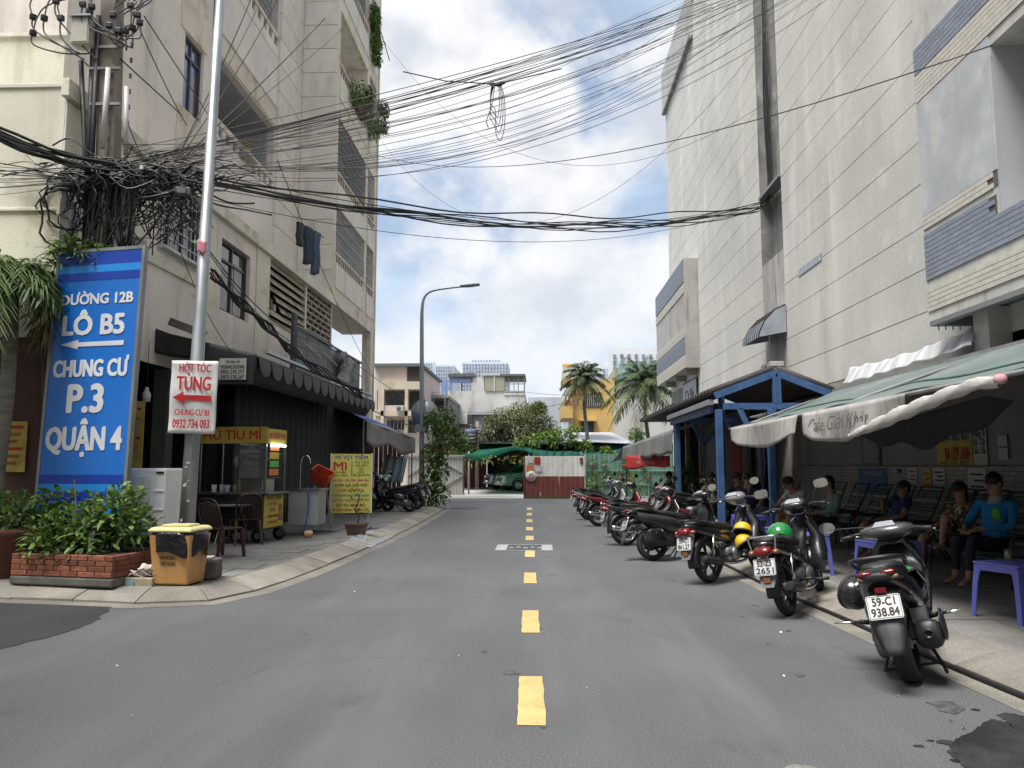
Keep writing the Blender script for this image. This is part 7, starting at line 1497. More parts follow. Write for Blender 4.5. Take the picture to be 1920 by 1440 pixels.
for u in (-.02, 1.0): part(MB().prism([mp(u, -.01, -.07), mp(u + .03, -.01, -.07), mp(u + .03, 1.01, -.07), mp(u, 1.01, -.07)], mn_ * .08), 'edge_trim', m_pwht, MN)
for u in (.04, .96): part(MB().bar(mp(u, 0, -.03), tuple(V((mp(u, 0).x, mp(u, 0).y, PZ))), .035), 'leg', m_galv, MN); a = mp(u, 0); part(MB().bar((a.x, a.y - .25, PZ + .03), (a.x, a.y + .25, PZ + .03), .035), 'foot', m_galv, MN)
m_mag = mat('text_magenta', (.42, .04, .16), .7); m_cyn = mat('text_teal', (.02, .2, .2), .7)
def mtx(tx, u, v, h, w, m_): b = text_mb(tx, h * mh, w * mw, bold=.02); b.xf(frame3(mp(u, v, .003), mx_, (0, 0, 1))); part(b, 'lettering', m_, MN, fix=False)
for a_ in (('MÌ VỊT TIỀM', .5, .94, .05, .8, m_tb), ('Mì', .22, .79, .13, .32, m_tr), ('HỦ TIẾU', .22, .685, .022, .3, m_tk), ('BÚN - GẠO', .22, .635, .022, .36, m_tk), ('SỦI CẢO', .76, .86, .03, .36, m_tg), ('XÁ XÍU', .74, .805, .03, .3, m_tg), ('CÁ', .74, .75, .03, .12, m_tg), ('CẬT', .74, .695, .03, .16, m_tg), ('BÍ QUÁCH', .76, .64, .03, .42, m_tg), ('Há Cảo - Xíu Mại - Bánh Bao', .5, .555, .035, .9, m_mag), ('CƠM GÀ XỐI MỠ', .5, .465, .04, .8, m_tk), ('CƠM BÒ XÀO', .5, .38, .04, .64, m_tr), ('CƠM SƯỜN XÀO CHUA NGỌT', .5, .295, .035, .92, m_cyn), ('HỦ TÍU XÀO THẬP CẨM', .5, .215, .035, .9, m_mag), ('HỦ TÍU XÀO BÒ', .5, .13, .038, .7, m_tk), ('MÌ XÀO GIÒN THẬP CẨM', .5, .05, .036, .9, m_tr)): mtx(*a_)
part(MB().prism([mp(.5, .62, .001), mp(.52, .62, .001), mp(.52, .87, .001), mp(.5, .87, .001)], mn_ * .002), 'bracket_line', m_tg, MN)
c = G(668, 1003, PZ); PP = thing('potted_plant', 'straggly little tree in a brown rectangular pot before the menu board', 'potted plant', (c.x, c.y, PZ)); MB().loft([bsec(.3, .22, 0), bsec(.4, .3, .2), bsec(.42, .32, .2), bsec(.42, .32, .23)], sm=False).build('pot', mat('brown_pot', (.09, .05, .04), .6), PP)
MB().tube(catmull([(0, 0, .2), (.05, 0, .35), (-.03, .02, .5), (.04, 0, .72), (.02, 0, .85)], 4), [.02] * 8 + [.012] * 9, 6).build('trunk', mat('bark', (.1, .075, .05), .9), PP); lf = MB()
for k in range(150): t_ = rnd(); pz_ = .45 + t_ * .5 if k % 3 else .35 + rnd() * .15; leaf(lf, (ru(-.12, .12) + (.18 if not k % 3 else 0), ru(-.12, .12), pz_), (ru(-1, 1), ru(-1, 1), ru(-.3, .8)), .06, .035)
lf.build('foliage', mat('leaf_small', (.045, .09, .025), .6, sub=((.9, 1, .5), .25)), PP)
# ================================================================ awnings and signs of the stall
m_bt = mat('black_tarp', (.022, .024, .026), .7, var=.2, vs=2, bump=.2, bs=10); m_sc = mat('grey_scallop', (.07, .075, .08), .75, var=.15, vs=3)
zf = 3.42; AX = -5.0; ay0, ay1 = 13.3, 22.9; BA = thing('black_awning', 'long black awning with a row of grey scalloped flaps over the noodle stall', 'awning', (AX, ay0, 0))
part(MB().grid(lambda u, v: V((AX + (XF - .05 - AX) * v, ay0 + (ay1 - ay0) * u, zf + (3.95 - zf) * v - .05 * math.sin(math.pi * v) * (1 + .4 * math.sin(u * 40)))), 40, 6), 'roof_sheet', m_bt, BA, solid=.02)
part(MB().grid(lambda u, v: V((AX, ay0 + (ay1 - ay0) * u, zf - .06 - .38 * v)) + V((-.25 * v, 0, 0)), 30, 3), 'inner_skirt', m_bt, BA, solid=.01)
nfl = 15
for k in range(nfl):
    ya = ay0 + (ay1 - ay0) * k / nfl + .04; w_ = (ay1 - ay0) / nfl - .08; pts = [(AX + .03, ya, zf + .02), (AX + .03, ya + w_, zf + .02)] + [(AX + .05, ya + w_ * (.5 + .5 * math.cos(math.pi * j / 10)), zf - .12 - .2 * math.sin(math.pi * j / 10)) for j in range(11)]
    part(MB().prism(pts, (-.012, 0, 0)), 'scallop', m_sc, BA)
E0, E1 = PY(258, 628, ay0), PY(468, 660, ay0); E0 = V((XF - .3, ay0, 3.98)); E1 = V((AX, ay0, zf + .05))
part(MB().grid(lambda u, v: E0.lerp(E1, u) + V((0, -.02 + .02 * math.sin(u * 9), -v * (.36 + .05 * abs(math.sin(u * 7))))), 20, 5), 'end_skirt', m_bt, BA, solid=.012)
part(MB().bar((XF + .3, ay0 - .1, 4.05), (AX - .9, ay0 - .1, 3.8), .06, .14), 'end_board', mat('grey_board', (.12, .11, .105), .8, var=.2, vs=6), BA)
for y in (13.5, 16.5, 19.5, 22.6): part(MB().bar((AX, y, zf - .03), (XF, y, 3.9), .04), 'arm', m_black, BA)
part(MB().tube([(AX, ay0, zf), (AX, ay1, zf)], .022, 8), 'front_rail', m_black, BA)
NS = thing('phone_sign', 'small grey board with faded telephone numbers hung on the black awning end', 'sign', (AX - .2, ay0 - .15, zf - .4)); a, c = PY(411, 712, ay0 - .12), PY(463, 672, ay0 - .12)
part(MB().bx(a.x, c.x, ay0 - .14, ay0 - .12, a.z, c.z), 'board', mat('faded_board', (.4, .4, .38), .7, var=.12, vs=5), NS); part(MB().bx(a.x - .4, c.x + .12, ay0 - .115, ay0 - .1, a.z - .08, c.z + .06), 'backing', m_black, NS)
for i, (tx, w_) in enumerate((('SỬA - BÁN - ĐỒ', .5), ('HOANG DUONG', .86), ('0931.378.377', .86), ('0973.378.247', .86))): b = text_mb(tx, .035 if i == 0 else .06, (c.x - a.x) * w_, bold=.015); b.xf(frame3(((a.x + c.x) / 2, ay0 - .143, c.z - .06 - i * .09), (1, 0, 0), (0, 0, 1))); part(b, 'lettering', m_tk, NS, fix=False)
# ruined sign box on top of the awning
RS = thing('torn_sign_box', 'long torn grey metal signboard frame with ragged vinyl above the black awning', 'sign', (-5.3, 18, zf)); ry0, ry1, rz0, rz1 = 16.6, 23.1, 3.6, 4.62
m_zinc = mat('old_zinc', (.13, .14, .145), .55, metal=.5, var=.3, vs=3, patch=((.3, .3, .29), 2, .6, .7))
for k in range(7):
    ya = ry0 + .25 + (ry1 - ry0 - .3) * k / 7; part(MB().bx(-5.5, -5.47, ya, ya + (ry1 - ry0 - .3) / 7 - .03, rz0 + .12, rz1 + ru(-.05, .02)), 'sheet', m_zinc, RS)
part(MB().bx(-5.47, -5.4, ry0 - .1, ry0 + .14, rz0, rz1 + .25), 'end_post', m_black, RS)
for z in (rz0 + .05, rz1): part(MB().bar((-5.43, ry0, z), (-5.43, ry1, z), .05), 'rail', m_zinc, RS)
part(MB().bar((-5.1, ry0 - 2.6, rz0 + .02), (-5.1, ry1, rz0 + .02), .1, .05), 'ledge_rail', mat('zinc_sheet'), RS)
for k in range(4): part(MB().bar((-5.41, ry0 + .8 + k * 1.5, rz1 - .3), (-5.41, ry0 + 2.1 + k * 1.5, rz1 - .45), .02), 'bare_tube', m_pwht, RS)
part(MB().grid(lambda u, v: V((-5.37 + .12 * math.sin(u * 9 + v * 5), 20.3 + u * 1.6, rz1 - .1 - v * .85 * (1 - .4 * u) + .08 * math.sin(u * 13))), 14, 8), 'torn_vinyl', mat('torn_vinyl', (.2, .21, .21), .6, var=.5, vs=3), RS, solid=.004)
for z_, y_ in ((PZ, 16.7), (PZ, 23)): part(MB().bar((-5.45, y_, 2.9 + PZ), (-5.45, y_, rz0 + .2), .06), 'support', m_black, RS)
# pleated dark curtain closing the stall
def pleat(b, X, y0, y1, z0, z1, n, amp, zw=0): return b.grid(lambda u, v: V((X + amp * math.sin(u * n * 2 * math.pi) * (.6 + .4 * (1 - v)), y0 + (y1 - y0) * u, z0 + (z1 - z0) * v)), n * 8, 4)
TCt = thing('stall_curtain', 'tall dark pleated tarpaulin curtain closing the side of the noodle stall', 'curtain', (-6.2, 17, PZ)); part(pleat(MB(), -6.3, 15.6, 27.3, PZ, 3.5, 26, .06), 'cloth', mat('grey_curtain', (.034, .036, .039), .8, var=.2, vs=1.5, streak=((.07, .07, .07), .5, 2, .3)), TCt, solid=.006); part(MB().tube([(-6.3, 15.6, 3.5), (-6.3, 27.3, 3.5)], .02, 6), 'rod', m_black, TCt)
# things in the dark stall
for lab, x0, y0, x1, y1, Yp in (('yellow menu poster inside the dark stall behind the sign', 247, 752, 272, 880, 12.0), ('yellow price notice on the brown wall left of the blue sign', 5, 790, 52, 885, YE1 - .03)):
    a, c = PY(x0, y1, Yp), PY(x1, y0, Yp); o = thing('poster', lab, 'poster', ((a.x + c.x) / 2, Yp, a.z)); part(MB().bx(a.x, c.x, Yp, Yp + .01, a.z, c.z), 'sheet', mat('old_poster', (.42, .3, .08), .8, var=.25, vs=4), o)
    for k in range(6): z = c.z - (c.z - a.z) * (k + .8) / 7; part(MB().bx(a.x + .04, c.x - .05 - (k % 3) * .04, Yp - .003, Yp - .001, z - .02, z + .02), 'print_line', m_tr if k % 3 == 0 else mat('poster_brown'), o)
p = PY(275, 735, 12.6); LPn = thing('hanging_bulb', 'white glass lantern bulb hanging in the dark stall', 'lamp', tuple(p)); MB().lathe([(0, -.17), (.06, -.16), (.07, -.05), (.05, .0), (.03, .03), (.03, .08), (0, .08)], 14).build('globe', m_pwht, LPn); MB().cyl((0, 0, .08), (0, 0, 3.58 - p.z), .006, None, 5).build('cord', m_black, LPn)
# ================================================================ blue and white awnings beyond the stall
BW = thing('blue_awning', 'blue awning with dirty white side cloths beyond the noodle stall', 'awning', (-5.2, 25, 2))
b0_, b1_ = PY(688, 790, 23.2), PY(778, 822, 27.5); t0_, t1_ = b0_ + V((-1.4, 0, .75)), b1_ + V((-2.6, .6, 1.1))
part(MB().grid(lambda u, v: b0_.lerp(b1_, u).lerp(t0_.lerp(t1_, u), v) + V((0, 0, .05 * math.sin(u * 12))), 14, 5), 'canvas', mat('blue_tarp', (.03, .1, .32), .6, var=.15, vs=2, patch=((.3, .36, .45), 1.2, .6, .7)), BW, solid=.01)
part(MB().grid(lambda u, v: b0_.lerp(b1_, u) + V((.02 * math.sin(u * 14), 0, -v * (.62 + .1 * math.sin(u * 11)))), 18, 5), 'valance', mat('dirty_grey_cloth', (.27, .26, .25), .85, var=.2, vs=2, streak=((.1, .1, .09), .7, 5, 1)), BW, solid=.005)
part(MB().tube([b0_, b1_], .03, 6), 'front_rail', m_grille, BW)
for q_ in (b0_, b1_): part(MB().cyl((q_.x - .1, q_.y, PZ), tuple(q_ + V((-.1, 0, 0))), .025, None, 8), 'pole', m_grille_d, BW)
a, c = PY(763, 850, 26.5), PY(726, 905, 26.5); SK = MB().grid(lambda u, v: V((a.x + (c.x - a.x) * (1 - u) * 1.0 - .2 * v + .15 * u - .1, 26.5 + .05 * math.sin(u * 20), a.z - v * (a.z - c.z) - .12 * math.sin(u * 3) * (1 - v))), 24, 6); SK.m = [(i % 24) % 2 for i in range(len(SK.m))]
ob('striped_cloth', SK.mesh('striped_cloth', [mat('stripe_white', (.5, .52, .52), .8), mat('stripe_teal', (.1, .26, .34), .8)]), None, None, 'blue and white striped cloth hanging under the blue awning', 'cloth', solid=.004)
CW = thing('brown_fence', 'brown corrugated metal fence behind the parked scooters', 'fence', (-6, 28.5, PZ)); m_bc = mat('brown_corrugated', (.1, .045, .04), .6, var=.15, vs=2)
a, c = PY(690, 900, 28.6), PY(752, 900, 28.6); n = 16
for k in range(n): x = a.x - 1.5 + (c.x - a.x + 1.5) * k / n; part(MB().bx(x, x + (c.x - a.x + 1.5) / n - .02, 28.6 + (k % 2) * .02, 28.64 + (k % 2) * .02, PZ, 2.3), 'rib_panel', m_bc, CW)
# ================================================================ plants
def lmat(n, c, tr=.3): return mat('leaf_' + n, tuple(q * 1.25 for q in c), .55, var=.28, vs=1.8, fine=.12, fs=25, sub=((.95, 1, .45), tr), orand=.08)
m_lf_y, m_lf_m, m_lf_d, m_lf_p = lmat('bright', (.13, .22, .045)), lmat('mid', (.085, .15, .035)), lmat('dark', (.045, .085, .025)), lmat('palm', (.08, .13, .045), .2)
m_bark = mat('bark', (.1, .075, .05), .9, var=.3, vs=6, bump=.5, bs=30)
def clump(b, c, r, n, ln, w, mi=None, up=.3, out=.7, shell=.55, droop=.3):
    """leaves spread through an ellipsoid, denser towards its skin"""
    c = V(c); r = V((r, r, r)) if isinstance(r, (int, float)) else V(r)
    for _ in range(n):
        d = V((random.gauss(0, 1), random.gauss(0, 1), random.gauss(0, 1))).normalized(); t = shell + (1 - shell) * rnd() ** .7 if rnd() < .8 else rnd()
        p = c + V((d.x * r.x, d.y * r.y, d.z * r.z)) * t; e = d * out + V((ru(-1, 1), ru(-1, 1), ru(-1, 1) + up))
        leaf(b, p, e, ln * ru(.65, 1.25), w * ru(.7, 1.2), random.randrange(3) if mi is None else mi, droop, V((ru(-.5, .5), ru(-.5, .5), 1)))
    return b
def frond(b, base, d, length, droop, n, ll, lw, mi=0, side=.9):
    d = V(d).normalized(); P = []; T = []
    for i in range(n + 1):
        t = i / n; P.append(V(base) + d * (length * t) - V((0, 0, droop * length * t ** 2.0)))
    for i in range(n + 1): q = (P[min(i + 1, n)] - P[max(i - 1, 0)]).normalized(); T.append(q)
    b.tube(P[::2] if n % 2 == 0 else P, [.02 * length / 2 * (1 - .8 * i / len(P[::2] if n % 2 == 0 else P)) for i in range(len(P[::2] if n % 2 == 0 else P))], 5, mi)
    for i in range(2, n + 1):
        t = i / n; s = T[i].cross(V((0, 0, 1)))
        if s.length < .1: s = V((1, 0, 0))
        s.normalize(); k = ll * (.55 + .9 * math.sin(math.pi * min(1, t * .9 + .08))) * .8
        for sg in (-1, 1): leaf(b, P[i], s * sg * side + T[i] * .75 + V((0, 0, .12)) + V((ru(-.12, .12), ru(-.12, .12), ru(-.12, .12))), k * ru(.85, 1.1), lw, mi, .55)
    return b
LM3 = [m_lf_y, m_lf_m, m_lf_d]
# shrub in the planter
pc_ = p0 + ex * (ln * .5) + ey * .5; SHb = thing('shrub', 'bushy bright green shrub growing out of the brick planter', 'shrub', (pc_.x, pc_.y, PZ + hh))
b = MB()
for cx_, cy_, cz_, r_, n in ((.25, -.05, .4, .36, 330), (-.1, -.1, .28, .34, 260), (-.45, -.1, .2, .32, 220), (.5, .0, .26, .3, 200), (.1, -.2, .12, .36, 200), (-.35, -.3, .08, .3, 140), (.32, .05, .62, .22, 120), (.0, .1, .5, .26, 120)):
    clump(b, (cx_, cy_, cz_), (r_, r_ * .85, r_ * .8), n, .13, .056, None, .55, .9, .5, .35)
b.build('foliage', LM3, SHb, kind='stuff'); st_ = MB()
for k in range(14): x, y = ru(-.6, .6), ru(-.25, .25); st_.tube([(x * .6, y, -.05), (x * .8, y, .25), (x, y * 1.2, ru(.5, .85))], [.014, .01, .005], 5)
st_.build('stems', m_bark, SHb, kind='stuff')
S2 = thing('shrub', 'smaller leafy shrub growing in the dark terracotta pot', 'shrub', tuple(V(TP.location) + V((0, 0, .5)))); b = MB()
for cx_, cz_, r_, n in ((0, .25, .4, 260), (.3, .2, .3, 150), (.55, .45, .22, 80), (-.3, .3, .35, 150)): clump(b, (cx_, -.05, cz_), (r_, r_, r_ * .7), n, .14, .06, None, .5, .9, .5)
b.build('foliage', LM3, S2, kind='stuff'); MB().tube([(0, 0, 0), (.1, 0, .3), (.05, 0, .5)], .014, 5).build('stem', m_bark, S2)
# palm and dark strap-leaved plants behind the sign
PB = PY(-5, 900, 9.95); PT = thing('palm_tree', 'palm with long drooping fronds left of the blue street sign', 'palm tree', (PB.x, PB.y, PZ)); MB().tube(catmull([(0, 0, 0), (-.02, 0, 1.2), (.05, 0, 2.6), (.0, .0, 4.0)], 4), [.13, .12, .12, .11, .1, .1, .1, .1, .09, .09, .09, .09, .08], 12).build('trunk', mat('palm_trunk', (.2, .19, .165), .9, var=.25, vs=3, stretch=(1, 1, 6)), PT); b = MB()
for k in range(24):
    a = k * 2.4 + .4; e = ru(.25, 1.2); frond(b, (0, 0, 3.95), (math.cos(a), math.sin(a) * .7 - .25, e), ru(1.5, 2.1) * (.42 if math.cos(a) > .1 else 1), ru(.75, 1.15), 26, .5, .035, k % 3)
frond(b, (0, 0, 3.6), (.25, -.2, .6), 1.0, 1.5, 26, .5, .035, 2); frond(b, (0, -.1, 3.5), (.1, -.4, .3), 1.6, 1.4, 26, .5, .035, 1); frond(b, (0, -.1, 3.9), (.12, -.6, .5), 1.5, 1.35, 26, .5, .035, 0); frond(b, (0, -.1, 3.9), (.02, -.7, .5), 1.7, 1.4, 26, .5, .035, 1); frond(b, (0, -.1, 3.8), (-.3, -.7, .4), 1.9, 1.3, 26, .5, .035, 1)
b.build('crown', [m_lf_p, lmat('palm_light', (.15, .2, .08), .2), m_lf_d], PT)
DP = thing('dracaena', 'dark strap-leaved plant crowding over the top of the blue street sign', 'plant', tuple(PY(160, 640, 10.2))); DP.location.z = PZ; b = MB(); px_ = [(PY(x, y, 10.15).x - DP.location.x, ru(-.15, .02), PY(x, y, 10.15).z - PZ) for x, y in ((105, 470), (130, 455), (150, 462), (172, 458), (195, 470), (90, 520), (78, 560))]
tr_ = MB()
for x, y, z in px_:
    tr_.tube([(x * .4, 0, 0), (x * .8, y * .5, z * .6), (x, y, z)], [.03, .025, .02], 6)
    for k in range(42): a = rnd() * 6.28; leaf(b, (x, y, z - rnd() * .25), (math.cos(a), math.sin(a), ru(.1, 1.6)), ru(.3, .5), .045, random.randrange(2), .6)
b.build('foliage', [m_lf_d, m_lf_m], DP); tr_.build('stems', m_bark, DP); b = MB(); x, y, z = PY(82, 600, 10.1).x - DP.location.x, -.1, PY(82, 600, 10.1).z - PZ
for k in range(90): a = rnd() * 6.28; leaf(b, (x + ru(-.1, .1), y, z + ru(-.25, .3)), (math.cos(a), math.sin(a), ru(-1.2, .4)), ru(.25, .45), .03, 0, .7)
b.build('dry_leaves', mat('dry_leaf', (.2, .14, .07), .8, var=.2, vs=4, sub=((1, .9, .6), .2)), DP)
# hanging plants on the bay balconies
for lab, pts in (('leafy plant trailing from the middle bay balcony of the pink apartment block', ((668, 175, .5), (685, 205, .55), (700, 235, .5), (718, 230, .4), (735, 240, .35), (690, 180, .4))), ('green creeper on the upper bay balcony of the pink apartment block', ((704, 40, .35), (705, 75, .4), (706, 105, .35), (703, 20, .3)))):
    c0_ = PX(pts[0][0], pts[0][1], XF + .15); T_ = thing('balcony_plant', lab, 'plant', tuple(c0_)); b = MB(); s_ = MB()
    for x, y, r_ in pts:
        q_ = PX(x, y, XF + .2) - c0_; q_.y = max(-.3, min(4.5, q_.y)); clump(b, q_, (r_ * .6, r_ * 1.2, r_ * 1.1), 240, .16, .06, None, -.3, .6, .3, .6)
    b.build('foliage', LM3, T_, kind='stuff'); MB().tube([(0, 0, .2), (.1, .8, -.1), (.2, 2.0, -.6)], .02, 5).build('stem', m_bark, T_); MB().bx(-.15, .05, -.2, 1.2, -.5, -.25).build('trough', m_tp, T_)
FP = thing('flower_pot', 'small pot of yellow flowers on the loggia rail of the pink block', 'plant', tuple(PX(463, 292, XU + .15))); MB().lathe([(0, 0), (.06, 0), (.08, .16), (0, .16)], 12).build('pot', m_pwht, FP); b = MB(); clump(b, (0, 0, .32), .17, 60, .1, .06, 0); b.build('flowers', mat('yellow_flower', (.55, .4, .02), .7), FP); MB().box((0, .1, -.04), (.3, .7, .03)).build('shelf', m_concrete, FP)
# laundry below the bay
la, lb = PX(570, 427, XF - .25), PX(609, 463, XF + .1); LD = thing('laundry_rod', 'rod with dark jeans and clothes hung out under the bay of the pink block', 'laundry', tuple(la)); la.y -= .6; lb = V((XF + .15, la.y + 1.4, la.z - .05)); LD.location = la
part(MB().tube([la, lb], .015, 6), 'rod', m_galv, LD); part(MB().bar(lb, (XF, lb.y, lb.z), .02), 'bracket', m_galv, LD)
for k, (t_, w_, h_, m_) in enumerate(((.08, .22, .7, m_bt), (.38, .3, 1.15, cloth('denim_dark', (.03, .04, .07))), (.68, .3, 1.35, cloth('denim', (.06, .09, .16))))):
    q_ = la.lerp(lb, t_); d_ = (lb - la).normalized(); lg_ = MB()
    for s_ in ((-1, 1) if k else (0,)): lg_.loft([[q_ + d_ * (s_ * w_ * .27) + d_ * (w_ * (.5 if not s_ else .26) * cx_) + V((cy_ * .05 + .02 * math.sin(z * 9 + k), 0, -z * h_)) for cx_, cy_ in ((-1, -1), (1, -1), (1, 1), (-1, 1))] for z in (0, .3, .6, .85, 1 - .06 * (s_ > 0))])
    part(lg_, 'trousers' if k else 'dark_cloth', m_, LD, kind=None)
# ================================================================ vine-covered street lamp at the end of the left pavement
vb = G(792, 948, PZ); VL = thing('street_lamp', 'tall street lamp with curved arm, its foot smothered by a creeper', 'street lamp', (vb.x, vb.y, PZ)); Yv = vb.y
ptx = [PY(x, y, Yv) for x, y in ((791, 900), (791, 760), (791, 620), (792, 575), (797, 556), (810, 546), (835, 541), (868, 537))]; ptx = [V((vb.x, Yv, PZ))] + ptx
part(MB().tube(catmull(ptx, 4), [.11 - .075 * min(1, i / 22) for i in range(len(catmull(ptx, 4)))], 12), 'pole', m_galv, VL); h_ = ptx[-1]; part(MB().loft([ring(h_.x - .1, h_.z, .09, .04, y=Yv), ring(h_.x + .25, h_.z + .03, .15, .055, y=Yv), ring(h_.x + .6, h_.z + .06, .12, .04, y=Yv)]), 'lamp_head', mat('lamp_grey', (.2, .21, .22), .5), VL)
part(MB().lathe([(0, 0), (.48, 0), (.48, .02), (0, .02)], 28, tuple(PY(796, 774, Yv + .14)), M.Rotation(math.pi / 2, 3, 'X')), 'round_sign_back', m_galv, VL); a = PY(793, 804, Yv - .12); part(MB().box((a.x - .05, Yv - .13, a.z), (.5, .02, .22)), 'plate', m_galv, VL); part(MB().cyl(tuple(PY(796, 800, Yv + .12)), tuple(PY(796, 750, Yv + .12)), .03), 'sign_bracket', m_galv, VL)
CR = thing('creeper', 'dense green creeper climbing the foot of the street lamp by the scooters', 'creeper', (vb.x + .4, Yv - .15, PZ)); b = MB(); c0_ = V(CR.location)
for x, y, r_, n in ((820, 790, .55, 330), (832, 818, .6, 380), (858, 820, .45, 200), (815, 850, .5, 300), (818, 880, .5, 300), (810, 905, .5, 280), (822, 925, .45, 240), (845, 795, .35, 120), (838, 772, .25, 60), (805, 930, .3, 120), (870, 835, .25, 70)): clump(b, PY(x, y, Yv - .2) - c0_, (r_, r_ * .8, r_ * .9), n, .17, .08, None, .2, .7, .35)
b.build('foliage', LM3, CR, kind='stuff'); MB().tube(catmull([(-.1, .1, 0), (.0, 0, .8), (.15, .05, 1.6), (.3, 0, 2.6)], 4), .03, 6).build('stem', m_bark, CR)
# ================================================================ end of the street: gate, fences, net roof, cars
m_gs = mat('grey_corrugated', (.38, .375, .355), .6, var=.12, vs=1.5, streak=((.2, .17, .14), .6, 3, .4), orand=.05); m_rs = mat('rust_red', (.13, .03, .025), .7, var=.2, vs=3); m_cream_t = mat('cream_trim', (.5, .47, .4), .7)
def sheet_fence(t, x0, x1, Yf, z0, z1, m_, n, nm='sheet'):
    for k in range(n): a = x0 + (x1 - x0) * k / n; w_ = (x1 - x0) / n; part(MB().bx(a + .008, a + w_ * .62, Yf - .02, Yf, z0, z1).bx(a + w_ * .62, a + w_ - .004, Yf, Yf + .015, z0, z1) if False else MB().prism([(a, Yf, z0), (a + w_ * .2, Yf - .018, z0), (a + w_ * .6, Yf - .018, z0), (a + w_ * .8, Yf, z0), (a + w_ * .995, Yf, z0), (a + w_ * .995, Yf + .012, z0), (a, Yf + .012, z0)], (0, 0, z1 - z0)), nm, m_, t)
Yg = 37.8; GT = thing('sheet_gate', 'open grey corrugated steel gate with diagonal braces at the car park entrance', 'gate', (-5, Yg, 0)); xa, xb = PY(764, 900, Yg).x, PY(872, 900, Yg).x; zg = PY(820, 853, Yg).z; zg0 = .1
sheet_fence(GT, xa, (xa + xb) / 2 - .04, Yg, zg0, zg, m_gs, 9); sheet_fence(GT, (xa + xb) / 2 + .04, xb - .08, Yg, zg0, zg, m_gs, 9)
for x in (xa, (xa + xb) / 2 - .03, (xa + xb) / 2 + .03, xb - .06): part(MB().bx(x - .03, x + .03, Yg - .09, Yg - .036, zg0, zg), 'stile', m_cream_t if x < xb - .1 else m_rs, GT)
for z in (zg0 + .04, zg - .04): part(MB().bar((xa, Yg - .07, z), (xb, Yg - .07, z), .05), 'rail', m_gs, GT)
zm = (zg + zg0) / 2; xm = (xa + xb) / 2
for (x0, z0, x1, z1) in ((xa, zm, xm, zg - .2), (xm + .1, zg - .2, xb - .1, zm + .1), (xm + .1, zg0 + .3, xb - .1, zm)): part(MB().bar((x0, Yg - .06, z0), (x1, Yg - .06, z1), .05), 'diagonal', m_gs, GT)
Yf = 36.2; WF = thing('painted_fence', 'corrugated fence panel painted white above and rusty red below with small signs', 'fence', (.6, Yf, 0)); xa, xb = PY(984, 900, Yf).x, PY(1096, 900, Yf).x; z1_, zmid = PY(1040, 855, Yf).z, PY(1040, 893, Yf).z
m_wf = mat('white_fence', (.66, .66, .64), .65, var=.08, vs=2, streak=((.3, .25, .2), .5, 4, .5)); m_rf = mat('red_fence', (.15, .035, .03), .65, var=.15, vs=2, patch=((.42, .36, .32), 1.5, .66, .7, (2, 1, .5)), orand=.05)
sheet_fence(WF, xa, xb, Yf, zmid, z1_, m_wf, 12, 'white_sheet'); sheet_fence(WF, xa, xb, Yf, 0, zmid - .01, m_rf, 12, 'red_sheet')
for x0, y0, x1, y1, m_ in ((1002, 857, 1013, 871, m_tr), (987, 872, 1001, 877, mat('card_orange')), (987, 878, 1001, 883, mat('card_orange')), (1003, 873, 1017, 884, mat('poster_pale', (.45, .47, .5), .7)), (989, 858, 1000, 868, m_pwht), (1087, 858, 1093, 870, m_rf)): a, c = PY(x0, y1, Yf - .05), PY(x1, y0, Yf - .05); part(MB().bx(a.x, c.x, Yf - .06, Yf - .045, a.z, c.z), 'notice', m_, WF)
a = PY(996, 893, Yf - .06); part(MB().lathe([(0, 0), (.25, 0), (.25, .012), (0, .012)], 22, (a.x, Yf - .05, a.z), M.Rotation(math.pi / 2, 3, 'X')), 'round_notice', m_pwht, WF)
for i, tx in enumerate(('GIỮ', 'XE MÁY')): b = text_mb(tx, .1, .2 + i * .16, bold=.02); b.xf(frame3((a.x, Yf - .066, a.z + .07 - i * .14), (1, 0, 0), (0, 0, 1))); part(b, 'lettering', [m_tb, m_tr][i], WF, fix=False)
part(MB().bx(xa - .06, xa, Yf - .05, Yf + .05, 0, z1_), 'post', m_rs, WF); part(MB().bx(xb, xb + .05, Yf - .05, Yf + .05, 0, z1_ + .1), 'post', m_cream_t, WF)
Yq = 36.4; GF = thing('green_fence', 'green sheet fence with rails and rows of small hanging plant pots', 'fence', (5, Yq, 0)); xa, xb = PY(1098, 900, Yq).x, PY(1300, 900, Yq).x; m_gf = mat('green_sheet', (.13, .24, .2), .6, var=.1, vs=1.5); m_gr = mat('green_rail', (.2, .33, .28), .6); zq = PY(1200, 851, Yq).z
sheet_fence(GF, xa, xb, Yq, 0, zq, m_gf, 24)
for y in (882, 908): z = PY(1150, y, Yq).z; part(MB().bar((xa, Yq - .07, z), (xb, Yq - .07, z), .05), 'rail', m_gr, GF)
for k in range(4): x = xa + (xb - xa) * (k + .3) / 4; part(MB().bx(x, x + .06, Yq - .12, Yq - .1, 0, zq), 'post', m_gr, GF)
for i, (x, y) in enumerate(((1110, 871), (1132, 872), (1170, 873), (1206, 872), (1142, 895), (1162, 897), (1183, 898), (1112, 905), (1215, 896))):
    q_ = PY(x, y, Yq - .2); T_ = thing('hanging_pot', 'small pot with leafy plant hung on the green fence', 'plant pot', tuple(q_), 0, 'pots hung on the green fence'); MB().lathe([(0, -.1), (.08, -.1), (.11, .06), (0, .06)], 10).build('pot', [mat('pot_orange', (.45, .2, .06), .6), m_pwht, mat('pot_red', (.35, .08, .07), .6)][i % 3], T_); b = MB(); clump(b, (0, 0, .15), .17, 50, .14, .05); b.build('foliage', LM3, T_)
